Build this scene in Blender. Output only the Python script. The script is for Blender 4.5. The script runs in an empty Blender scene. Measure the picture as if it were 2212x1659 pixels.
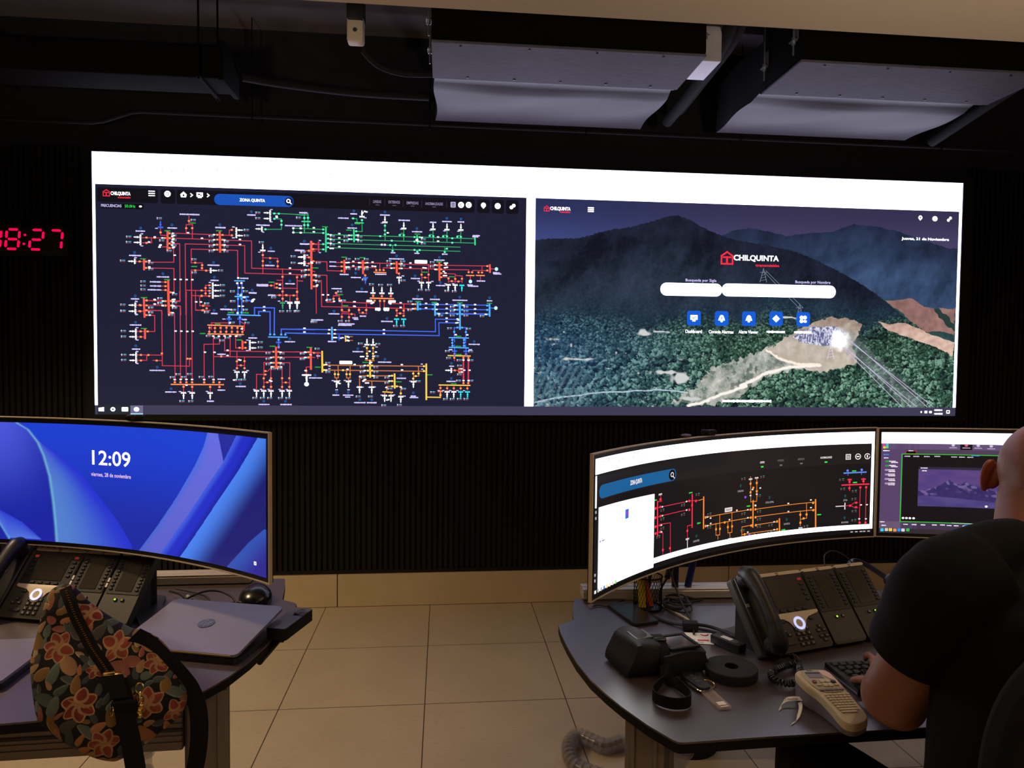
import bpy, bmesh, math, random
import numpy as np
from mathutils import Vector as V, Matrix as M, Euler
from mathutils.geometry import tessellate_polygon
PI = math.pi
SC = bpy.context.scene
COL = SC.collection
random.seed(7)

# ---------------------------------------------------------------- camera
cam_d = bpy.data.cameras.new('camera')
cam = bpy.data.objects.new('camera', cam_d); COL.objects.link(cam)
F_PX = 1517.27
cam_d.sensor_fit = 'HORIZONTAL'; cam_d.sensor_width = 36.0
cam_d.lens = F_PX / 2212 * 36.0
cam_d.clip_start = 0.02
YAW, PITCH, ROLL = 0.0983, -0.0378, 0.0098
fw = V((math.sin(YAW)*math.cos(PITCH), math.cos(YAW)*math.cos(PITCH), math.sin(PITCH)))
rt = V((math.cos(YAW), -math.sin(YAW), 0)); up = rt.cross(fw)
r2 = rt*math.cos(ROLL) + up*math.sin(ROLL); u2 = up*math.cos(ROLL) - rt*math.sin(ROLL)
mw = M((r2, u2, -fw)).transposed().to_4x4(); mw.translation = V((0, -4.1237, 1.4613))
cam.matrix_world = mw
SC.camera = cam

# ---------------------------------------------------------------- world, exposure, room lights, added ceiling fill
wd = bpy.data.worlds.new('dark_world'); SC.world = wd; wd.use_nodes = True
wd.node_tree.nodes['Background'].inputs[0].default_value = (.5, .55, .7, 1)
wd.node_tree.nodes['Background'].inputs[1].default_value = 0.0
SC.view_settings.view_transform = 'Standard'; SC.view_settings.look = 'None'
SC.view_settings.exposure = 0.0; SC.view_settings.gamma = 1.0
SC.view_settings.use_curve_mapping = False

def light(name, kind, loc, energy, color, size=.2, rot=(0, 0, 0), **kw):
    d = bpy.data.lights.new(name, kind); d.energy = energy; d.color = color
    if kind == 'AREA': d.size = size
    else: d.shadow_soft_size = size
    for k, v in kw.items(): setattr(d, k, v)
    o = bpy.data.objects.new(name, d); COL.objects.link(o); o.location = loc; o.rotation_euler = rot
    return o
WARM = (1.0, .72, .40)
WARM2 = (1.0, .80, .58)
DOWN = dict(spot_size=math.radians(150), spot_blend=.8)
light('downlight_walkway', 'SPOT', (-2.15, -1.75, 2.5), 165, WARM, .10, (0, math.radians(-4), 0), spot_size=math.radians(122), spot_blend=.7)
light('downlight_right_desk', 'SPOT', (1.45, -2.75, 2.53), 12, WARM2, .06, **DOWN)
light('downlight_left_desk', 'SPOT', (-1.5, -3.3, 2.53), 9, WARM2, .06, **DOWN)
light('downlight_rear', 'SPOT', (.9, -5.9, 2.5), 60, WARM2, .06, **DOWN)
light('downlight_right_wall', 'SPOT', (3.95, -3.3, 2.5), 85, WARM, .08, (0, math.radians(12), 0), spot_size=math.radians(110), spot_blend=.8)
for n_, x_ in (('ceiling_fill_left', -1.3), ('ceiling_fill_right', 1.6)):  # unseen fill lights, added to brighten the lowered ceiling from below
    light(n_, 'SPOT', (x_, -3.85, 1.6), 95, (1, .84, .66), .10, (PI-.45, 0, 0), spot_size=math.radians(118), spot_blend=.7)

# ---------------------------------------------------------------- helpers
def lin(c):
    return tuple((x/255/12.92 if x/255 <= .04045 else ((x/255+.055)/1.055)**2.4) for x in c)

def mat(name, rgb, rough=.5, metal=0.0, var=.12, scale=30, bump=0.0, bscale=200, coat=0.0, alpha=1.0, trans=0.0, emit=None, estr=0.0, stretch=None, spec=None):
    m = bpy.data.materials.new(name); m.use_nodes = True
    nt = m.node_tree; b = nt.nodes['Principled BSDF']
    c = lin(rgb)
    tc = nt.nodes.new('ShaderNodeTexCoord'); src = tc.outputs['Object']
    if stretch:
        mp = nt.nodes.new('ShaderNodeMapping'); mp.inputs['Scale'].default_value = stretch
        nt.links.new(src, mp.inputs[0]); src = mp.outputs[0]
    nz = nt.nodes.new('ShaderNodeTexNoise'); nz.inputs['Scale'].default_value = scale; nz.inputs['Detail'].default_value = 4
    nt.links.new(src, nz.inputs['Vector'])
    rp = nt.nodes.new('ShaderNodeValToRGB')
    rp.color_ramp.elements[0].position = .3; rp.color_ramp.elements[1].position = .7
    rp.color_ramp.elements[0].color = (*[x*(1-var) for x in c], 1); rp.color_ramp.elements[1].color = (*[min(1, x*(1+var)) for x in c], 1)
    nt.links.new(nz.outputs['Fac'], rp.inputs[0]); nt.links.new(rp.outputs[0], b.inputs['Base Color'])
    b.inputs['Roughness'].default_value = rough; b.inputs['Metallic'].default_value = metal
    if spec is None and rough > .55: spec = .2
    if spec is not None: b.inputs['Specular IOR Level'].default_value = spec
    if coat: b.inputs['Coat Weight'].default_value = coat; b.inputs['Coat Roughness'].default_value = .08
    if trans: b.inputs['Transmission Weight'].default_value = trans
    if alpha < 1: b.inputs['Alpha'].default_value = alpha
    if emit:
        b.inputs['Emission Color'].default_value = (*lin(emit), 1); b.inputs['Emission Strength'].default_value = estr
    if bump:
        n2 = nt.nodes.new('ShaderNodeTexNoise'); n2.inputs['Scale'].default_value = bscale; n2.inputs['Detail'].default_value = 3
        nt.links.new(src, n2.inputs['Vector'])
        bp = nt.nodes.new('ShaderNodeBump'); bp.inputs['Strength'].default_value = bump; bp.inputs['Distance'].default_value = .002
        nt.links.new(n2.outputs['Fac'], bp.inputs['Height']); nt.links.new(bp.outputs[0], b.inputs['Normal'])
    return m

def vmat(name, rough=.6, emit=True, spec=.5, bump=0):
    """surface whose colour comes from the mesh's own colour layer (a display picture, a printed cloth)"""
    m = bpy.data.materials.new(name); m.use_nodes = True
    nt = m.node_tree; b = nt.nodes['Principled BSDF']
    at = nt.nodes.new('ShaderNodeAttribute'); at.attribute_name = 'Col'
    b.inputs['Roughness'].default_value = rough; b.inputs['Specular IOR Level'].default_value = spec
    if emit:
        b.inputs['Base Color'].default_value = (.006, .006, .008, 1)
        nt.links.new(at.outputs['Color'], b.inputs['Emission Color']); b.inputs['Emission Strength'].default_value = 1.0
    else:
        nz = nt.nodes.new('ShaderNodeTexNoise'); nz.inputs['Scale'].default_value = 400
        tc = nt.nodes.new('ShaderNodeTexCoord'); nt.links.new(tc.outputs['Object'], nz.inputs['Vector'])
        nt.links.new(at.outputs['Color'], b.inputs['Base Color'])
        bp = nt.nodes.new('ShaderNodeBump'); bp.inputs['Strength'].default_value = .3; bp.inputs['Distance'].default_value = .001
        nt.links.new(nz.outputs['Fac'], bp.inputs['Height']); nt.links.new(bp.outputs[0], b.inputs['Normal'])
    return m

class MB:
    """collects shapes, then links them as ONE mesh object"""
    def __init__(s, T=None): s.v = []; s.f = []; s.mi = []; s.T = T or M.Identity(4); s.cur = 0
    def add(s, vs, fs, T=None):
        A = s.T @ T if T is not None else s.T
        o = len(s.v); s.v += [tuple(A @ V(p)) for p in vs]; s.f += [tuple(i+o for i in f) for f in fs]; s.mi += [s.cur]*len(fs)
        return s
    def box(s, c, d, rot=(0, 0, 0), bev=0, seg=2, taper=None):
        bm = bmesh.new(); bmesh.ops.create_cube(bm, size=1)
        for q in bm.verts:
            q.co = V((q.co.x*d[0], q.co.y*d[1], q.co.z*d[2]))
            if taper and q.co.z > 0: q.co.x *= taper[0]; q.co.y *= taper[1]
        if bev: bmesh.ops.bevel(bm, geom=bm.edges[:], offset=bev, segments=seg, profile=.5, affect='EDGES')
        s.bmesh(bm, M.Translation(c) @ Euler(rot).to_matrix().to_4x4()); return s
    def bmesh(s, bm, T=None):
        bm.verts.ensure_lookup_table(); bm.verts.index_update()
        s.add([q.co for q in bm.verts], [[q.index for q in f.verts] for f in bm.faces], T); bm.free(); return s
    def cyl(s, a, b, r, r1=None, n=24, cap=True):
        a = V(a); b = V(b); r1 = r if r1 is None else r1
        d = (b-a).normalized(); x = d.orthogonal().normalized(); y = d.cross(x)
        vs = []
        for c, rr in ((a, r), (b, r1)):
            vs += [c + (x*math.cos(2*PI*i/n) + y*math.sin(2*PI*i/n))*rr for i in range(n)]
        fs = [(i, (i+1) % n, n+(i+1) % n, n+i) for i in range(n)]
        if cap: fs += [tuple(range(n-1, -1, -1)), tuple(range(n, 2*n))]
        return s.add(vs, fs)
    def tube(s, pts, r, n=10, closed=False, smooth=0, flat=None):
        pts = [V(p) for p in pts]
        if smooth: pts = spline(pts, smooth, closed)
        k = len(pts); rs = r if isinstance(r, (list, tuple)) else [r]*k
        if len(rs) != k: rs = list(np.interp(np.linspace(0, 1, k), np.linspace(0, 1, len(rs)), rs))
        vs = []; prev = None
        for i in range(k):
            t = (pts[(i+1) % k]-pts[i-1]) if closed else (pts[min(i+1, k-1)]-pts[max(i-1, 0)])
            t.normalize()
            x = t.orthogonal().normalized() if prev is None else (prev - t*prev.dot(t)).normalized()
            prev = x; y = t.cross(x)
            fx, fy = flat or (1, 1)
            vs += [pts[i] + (x*math.cos(2*PI*j/n)*fx + y*math.sin(2*PI*j/n)*fy)*rs[i] for j in range(n)]
        fs = []
        for i in range(k if closed else k-1):
            a = i*n; b = ((i+1) % k)*n
            fs += [(a+j, a+(j+1) % n, b+(j+1) % n, b+j) for j in range(n)]
        if not closed: fs += [tuple(range(n-1, -1, -1)), tuple(range((k-1)*n, k*n))]
        return s.add(vs, fs)
    def strip(s, pts, w, t, side=None, smooth=6):
        """a strap: flat band of width w, thickness t; side = direction of its width at each point"""
        pts = [V(p) for p in pts]; sd = [V(q).normalized() for q in (side if isinstance(side, list) else [side]*len(pts))]
        if smooth:
            m_ = len(pts); pts2 = spline(pts, smooth); xs = np.linspace(0, m_-1, len(pts2))
            S2 = [V([np.interp(x, range(m_), [q[j] for q in sd]) for j in range(3)]).normalized() for x in xs]; pts, sd = pts2, S2
        vs = []; k = len(pts)
        for i in range(k):
            tg = (pts[min(i+1, k-1)]-pts[max(i-1, 0)]).normalized(); nn = tg.cross(sd[i]).normalized(); ss = sd[i]
            vs += [pts[i]+ss*w/2+nn*t/2, pts[i]-ss*w/2+nn*t/2, pts[i]-ss*w/2-nn*t/2, pts[i]+ss*w/2-nn*t/2]
        fs = []
        for i in range(k-1):
            a = 4*i; b = a+4
            fs += [(a+j, a+(j+1) % 4, b+(j+1) % 4, b+j) for j in range(4)]
        fs += [(3, 2, 1, 0), (4*k-4, 4*k-3, 4*k-2, 4*k-1)]
        return s.add(vs, fs)
    def prism(s, poly, z0, z1, T=None, bev=0):
        n = len(poly); ar = sum(poly[i][0]*poly[(i+1) % n][1]-poly[(i+1) % n][0]*poly[i][1] for i in range(n))
        if ar < 0: poly = poly[::-1]
        if not bev:
            tri = tessellate_polygon([[V((x, y, 0)) for x, y in poly]])
            tri = [t if (V(poly[t[1]])-V(poly[t[0]])).cross(V(poly[t[2]])-V(poly[t[0]])) > 0 else t[::-1] for t in tri]
            return s.add([(x, y, z0) for x, y in poly]+[(x, y, z1) for x, y in poly], [tuple(i+n for i in t) for t in tri]+[t[::-1] for t in tri]+[(i, (i+1) % n, n+(i+1) % n, n+i) for i in range(n)], T)
        bm = bmesh.new()
        vb = [bm.verts.new((x, y, z0)) for x, y in poly]; vt = [bm.verts.new((x, y, z1)) for x, y in poly]
        bm.faces.new(vb[::-1]); top = bm.faces.new(vt)
        for i in range(n): bm.faces.new((vb[i], vb[(i+1) % n], vt[(i+1) % n], vt[i]))
        if bev: bmesh.ops.bevel(bm, geom=list(top.edges), offset=bev, segments=2, profile=.5, affect='EDGES', clamp_overlap=True)
        bmesh.ops.triangulate(bm, faces=[f for f in bm.faces if len(f.verts) > 4])
        return s.bmesh(bm, T)
    def lathe(s, prof, n=32, c=(0, 0, 0), closed=False):
        vs = []; k = len(prof); c = V(c)
        for r, z in prof: vs += [c+V((r*math.cos(2*PI*j/n), r*math.sin(2*PI*j/n), z)) for j in range(n)]
        fs = []
        for i in range(k if closed else k-1):
            a = i*n; b = ((i+1) % k)*n
            fs += [(a+j, a+(j+1) % n, b+(j+1) % n, b+j) for j in range(n)]
        if not closed: fs += [tuple(range(n-1, -1, -1)), tuple(range((k-1)*n, k*n))]
        return s.add(vs, fs)
    def ell(s, c, r, rot=(0, 0, 0), n=20):
        bm = bmesh.new(); bmesh.ops.create_uvsphere(bm, u_segments=n, v_segments=n//2+2, radius=1)
        return s.bmesh(bm, M.Translation(c) @ Euler(rot).to_matrix().to_4x4() @ M.Diagonal((*r, 1)))
    def obj(s, name, m, parent=None, smooth=35, loc=None):
        me = bpy.data.meshes.new(name); vs = s.v
        if loc is None and parent is None and vs:
            a = np.array(vs); loc = V(((a[:, 0].min()+a[:, 0].max())/2, (a[:, 1].min()+a[:, 1].max())/2, a[:, 2].min()))
        if parent is not None: loc = V(parent.get('_base', (0, 0, 0)))
        L = V(loc or (0, 0, 0))
        me.from_pydata([tuple(V(p)-L) for p in vs], [], s.f)
        for q in (m if isinstance(m, (list, tuple)) else [m]): me.materials.append(q)
        if isinstance(m, (list, tuple)): me.polygons.foreach_set('material_index', s.mi)
        me.validate(); me.update()
        if smooth:
            me.polygons.foreach_set('use_smooth', [True]*len(me.polygons)); me.set_sharp_from_angle(angle=math.radians(smooth))
        o = bpy.data.objects.new(name, me); COL.objects.link(o)
        if parent is not None: o.parent = parent; o['_base'] = tuple(L)
        else: o.location = L; o['_base'] = tuple(L)
        return o

def spline(pts, k, closed=False):
    out = []; n = len(pts)
    g = (lambda i: pts[i % n]) if closed else (lambda i: pts[min(max(i, 0), n-1)])
    for i in range(n if closed else n-1):
        p0, p1, p2, p3 = g(i-1), g(i), g(i+1), g(i+2)
        for j in range(k):
            t = j/k
            out.append(.5*((2*p1)+(p2-p0)*t+(2*p0-5*p1+4*p2-p3)*t*t+(3*p1-p0-3*p2+p3)*t**3))
    if not closed: out.append(pts[-1])
    return out

def tag(o, label, cat, group=None, kind=None):
    if label: o['label'] = label
    if cat: o['category'] = cat
    if group: o['group'] = group
    if kind: o['kind'] = kind
    return o
def thing(name, loc, label, cat, group=None):
    """an Empty at the thing's base; parts built in world coordinates are parented to it"""
    o = bpy.data.objects.new(name, None); COL.objects.link(o); o.location = loc; o.empty_display_size = .05
    o['_base'] = tuple(loc)
    return tag(o, label, cat, group)
def frame(loc, yaw=0, rx=0, ry=0):
    return M.Translation(loc) @ M.Rotation(yaw, 4, 'Z') @ M.Rotation(rx, 4, 'X') @ M.Rotation(ry, 4, 'Y')
def rrect(x0, y0, x1, y1, r, k=5):
    out = []
    for cx, cy, a in ((x1-r, y0+r, -90), (x1-r, y1-r, 0), (x0+r, y1-r, 90), (x0+r, y0+r, 180)):
        out += [(cx+r*math.cos(math.radians(a+90*i/k)), cy+r*math.sin(math.radians(a+90*i/k))) for i in range(k+1)]
    return out
def ints(t): return [int(q) for q in t.split()]
def pairs(t):
    n = ints(t); return [(n[i], n[i+1]) for i in range(0, len(n), 2)]

# ---------------------------------------------------------------- flat pictures on displays
_tc = {}
def glyphs(s):
    if s in _tc: return _tc[s]
    cu = bpy.data.curves.new('t', 'FONT'); cu.body = s; cu.resolution_u = 3; cu.offset = .03 if s in ('CHILQUINTA', 'transmisión', 'Jueves, 21 de Noviembre', 'ZONA QUINTA') else .012
    o = bpy.data.objects.new('t', cu); COL.objects.link(o)
    dg = bpy.context.evaluated_depsgraph_get(); me = o.evaluated_get(dg).to_mesh()
    vs = np.array([q.co[:2] for q in me.vertices]) if len(me.vertices) else np.zeros((0, 2)); fs = [tuple(f.vertices) for f in me.polygons]
    if len(vs): vs = (vs - vs.min(0)) / np.maximum(vs.max(0)-vs.min(0), 1e-6)
    bpy.data.objects.remove(o); bpy.data.curves.remove(cu)
    _tc[s] = (vs, fs); return _tc[s]

class Canvas:
    """draws a display picture as thin layers of coloured faces; fn maps (x, y, layer) of the picture to the display surface"""
    def __init__(s, fn, up=-1, step=None): s.fn = fn; s.v = []; s.f = []; s.c = []; s.up = up; s.step = step
    def face(s, pts, c, L):
        o = len(s.v); s.v += [(x, y, L) for x, y in pts]; s.f.append(tuple(range(o, o+len(pts)))); s.c += [c]*len(pts)
    def tri(s, vs, fs, c, L):
        o = len(s.v); s.v += [(x, y, L) for x, y in vs]; s.f += [tuple(i+o for i in f) for f in fs]; s.c += [c]*len(vs)
    def rect(s, x0, y0, x1, y1, c, L):
        if s.step and x1-x0 > s.step:
            k = int(math.ceil((x1-x0)/s.step)); xs = np.linspace(x0, x1, k+1)
            for a, b in zip(xs[:-1], xs[1:]): s.face([(a, y0), (b, y0), (b, y1), (a, y1)], c, L)
        else: s.face([(x0, y0), (x1, y0), (x1, y1), (x0, y1)], c, L)
    def ctr(s, x, y, w, h, c, L): s.rect(x-w/2, y-h/2, x+w/2, y+h/2, c, L)
    def line(s, pts, w, c, L):
        for i in range(len(pts)-1):
            (x0, y0), (x1, y1) = pts[i], pts[i+1]; d = math.hypot(x1-x0, y1-y0)
            if d < 1e-6: continue
            ux, uy = (x1-x0)/d*w/2, (y1-y0)/d*w/2
            k = max(1, int(math.ceil(d/s.step))) if s.step else 1
            for j in range(k):
                ax = x0+(x1-x0)*j/k-(ux if j == 0 else 0); ay = y0+(y1-y0)*j/k-(uy if j == 0 else 0)
                bx = x0+(x1-x0)*(j+1)/k+(ux if j == k-1 else 0); by = y0+(y1-y0)*(j+1)/k+(uy if j == k-1 else 0)
                s.face([(ax-uy, ay+ux), (bx-uy, by+ux), (bx+uy, by-ux), (ax+uy, ay-ux)], c, L)
    def disc(s, x, y, rx, ry, c, L, n=14): s.face([(x+rx*math.cos(2*PI*i/n), y+ry*math.sin(2*PI*i/n)) for i in range(n)], c, L)
    def ring(s, x, y, r0, r1, c, L, n=18, a0=0, a1=2*PI):
        for i in range(n):
            a = a0+(a1-a0)*i/n; b = a0+(a1-a0)*(i+1)/n
            s.face([(x+r0*math.cos(a), y+r0*math.sin(a)), (x+r1*math.cos(a), y+r1*math.sin(a)), (x+r1*math.cos(b), y+r1*math.sin(b)), (x+r0*math.cos(b), y+r0*math.sin(b))], c, L)
    def rr(s, x0, y0, x1, y1, r, c, L):
        if s.step:
            s.rect(x0+r, y0, x1-r, y1, c, L)
            for sx, a in ((x0+r, PI/2), (x1-r, -PI/2)):
                s.rect(min(sx, sx+(-r if a > 0 else r)), y0+r, max(sx, sx+(-r if a > 0 else r)), y1-r, c, L)
                for yy, q in ((y0+r, -1), (y1-r, 1)):
                    s.face([(sx, yy)]+[(sx+(-1 if a > 0 else 1)*r*math.cos(t), yy+q*r*math.sin(t)) for t in np.linspace(0, PI/2, 6)], c, L)
        else: s.face(rrect(x0, y0, x1, y1, r), c, L)
    def text(s, t, x0, y0, x1, y1, c, L):
        vs, fs = glyphs(t)
        s.tri([(x0+a*(x1-x0), (y1+(y0-y1)*b) if s.up < 0 else (y0+(y1-y0)*b)) for a, b in vs], fs, c, L)
    def blob(s, x, y, w, h, c, L):
        """an unreadable little line of lettering: a bar of uneven height"""
        k = max(2, int(w/(h*.62))); rnd = random.Random(int(x*31+y*17))
        for i in range(k):
            a = x-w/2+w*i/k; hh = h*rnd.uniform(.62, 1.0); s.rect(a, y-hh/2, a+w/k*.93, y+hh/2, c, L)
    def grid(s, x0, y0, x1, y1, nx, ny, fcol, L):
        xs = np.linspace(x0, x1, nx); ys = np.linspace(y0, y1, ny); X, Y = np.meshgrid(xs, ys)
        C = fcol(X, Y); o = len(s.v)
        s.v += [(a, b, L) for a, b in zip(X.ravel(), Y.ravel())]
        s.c += [tuple(q) for q in C.reshape(-1, 3)]
        s.f += [(o+j*nx+i, o+j*nx+i+1, o+(j+1)*nx+i+1, o+(j+1)*nx+i) for j in range(ny-1) for i in range(nx-1)]
    def obj(s, name, m, parent):
        L = np.array(parent.get('_base', (0, 0, 0)))
        v = s.fn(np.array(s.v, float)) - L
        me = bpy.data.meshes.new(name); me.from_pydata(v.tolist(), [], s.f); me.materials.append(m)
        at = me.color_attributes.new('Col', 'FLOAT_COLOR', 'POINT')
        a = np.ones((len(s.c), 4)); a[:, :3] = np.array(s.c); at.data.foreach_set('color', a.ravel().astype(np.float32))
        me.update()
        o = bpy.data.objects.new(name, me); COL.objects.link(o); o.parent = parent; o['_base'] = tuple(L)
        return o
def fbm(X, Y, s, seed, o=4):
    t = 0; a = .5
    for k in range(o): t = t+a*vnoise(X, Y, s/2**k, seed+k); a *= .5
    return t/(1-.5**o)
def clumps(X, Y, s, seed):
    """tree crowns seen from above: distance to the nearest crown centre, and the offset from it"""
    r = np.random.RandomState(seed); J = r.rand(300, 600, 3); gx = np.floor(X/s).astype(int); gy = np.floor(Y/s).astype(int)
    best = np.full(X.shape, 9.); ox = np.zeros(X.shape); oy = np.zeros(X.shape); tone = np.zeros(X.shape)
    for i in (-1, 0, 1):
        for j in (-1, 0, 1):
            q = J[(gy+j) % 300, (gx+i) % 600]; dx = X/s-(gx+i+q[..., 0]); dy = Y/s-(gy+j+q[..., 1]); d = np.hypot(dx, dy); m = d < best
            best = np.where(m, d, best); ox = np.where(m, dx, ox); oy = np.where(m, dy, oy); tone = np.where(m, q[..., 2], tone)
    return best, ox, oy, tone
def vnoise(X, Y, s, seed):
    """smooth value noise, cell size s"""
    r = np.random.RandomState(seed); G = r.rand(260, 520)
    x = X/s+1000; y = Y/s+1000; xi = np.floor(x).astype(int); yi = np.floor(y).astype(int)
    fx = x-xi; fy = y-yi; fx = fx*fx*(3-2*fx); fy = fy*fy*(3-2*fy)
    g = lambda a, b: G[b % 260, a % 520]
    return (g(xi, yi)*(1-fx)+g(xi+1, yi)*fx)*(1-fy)+(g(xi, yi+1)*(1-fx)+g(xi+1, yi+1)*fx)*fy
def mixc(a, b, t): return np.array(a)*(1-t[..., None])+np.array(b)*t[..., None]
def sstep(a, b, x): t = np.clip((x-a)/(b-a), 0, 1); return t*t*(3-2*t)
def inside(X, Y, poly):
    ins = np.zeros(X.shape, bool); n = len(poly)
    for i in range(n):
        (x0, y0), (x1, y1) = poly[i], poly[(i+1) % n]
        if y0 == y1: continue
        c = ((y0 > Y) != (y1 > Y)) & (X < (x1-x0)*(Y-y0)/(y1-y0)+x0); ins ^= c
    return ins
def dline(X, Y, pts):
    d = np.full(X.shape, 1e9)
    for (x0, y0), (x1, y1) in zip(pts[:-1], pts[1:]):
        dx, dy = x1-x0, y1-y0; t = np.clip(((X-x0)*dx+(Y-y0)*dy)/(dx*dx+dy*dy), 0, 1)
        d = np.minimum(d, np.hypot(X-x0-t*dx, Y-y0-t*dy))
    return d

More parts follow.
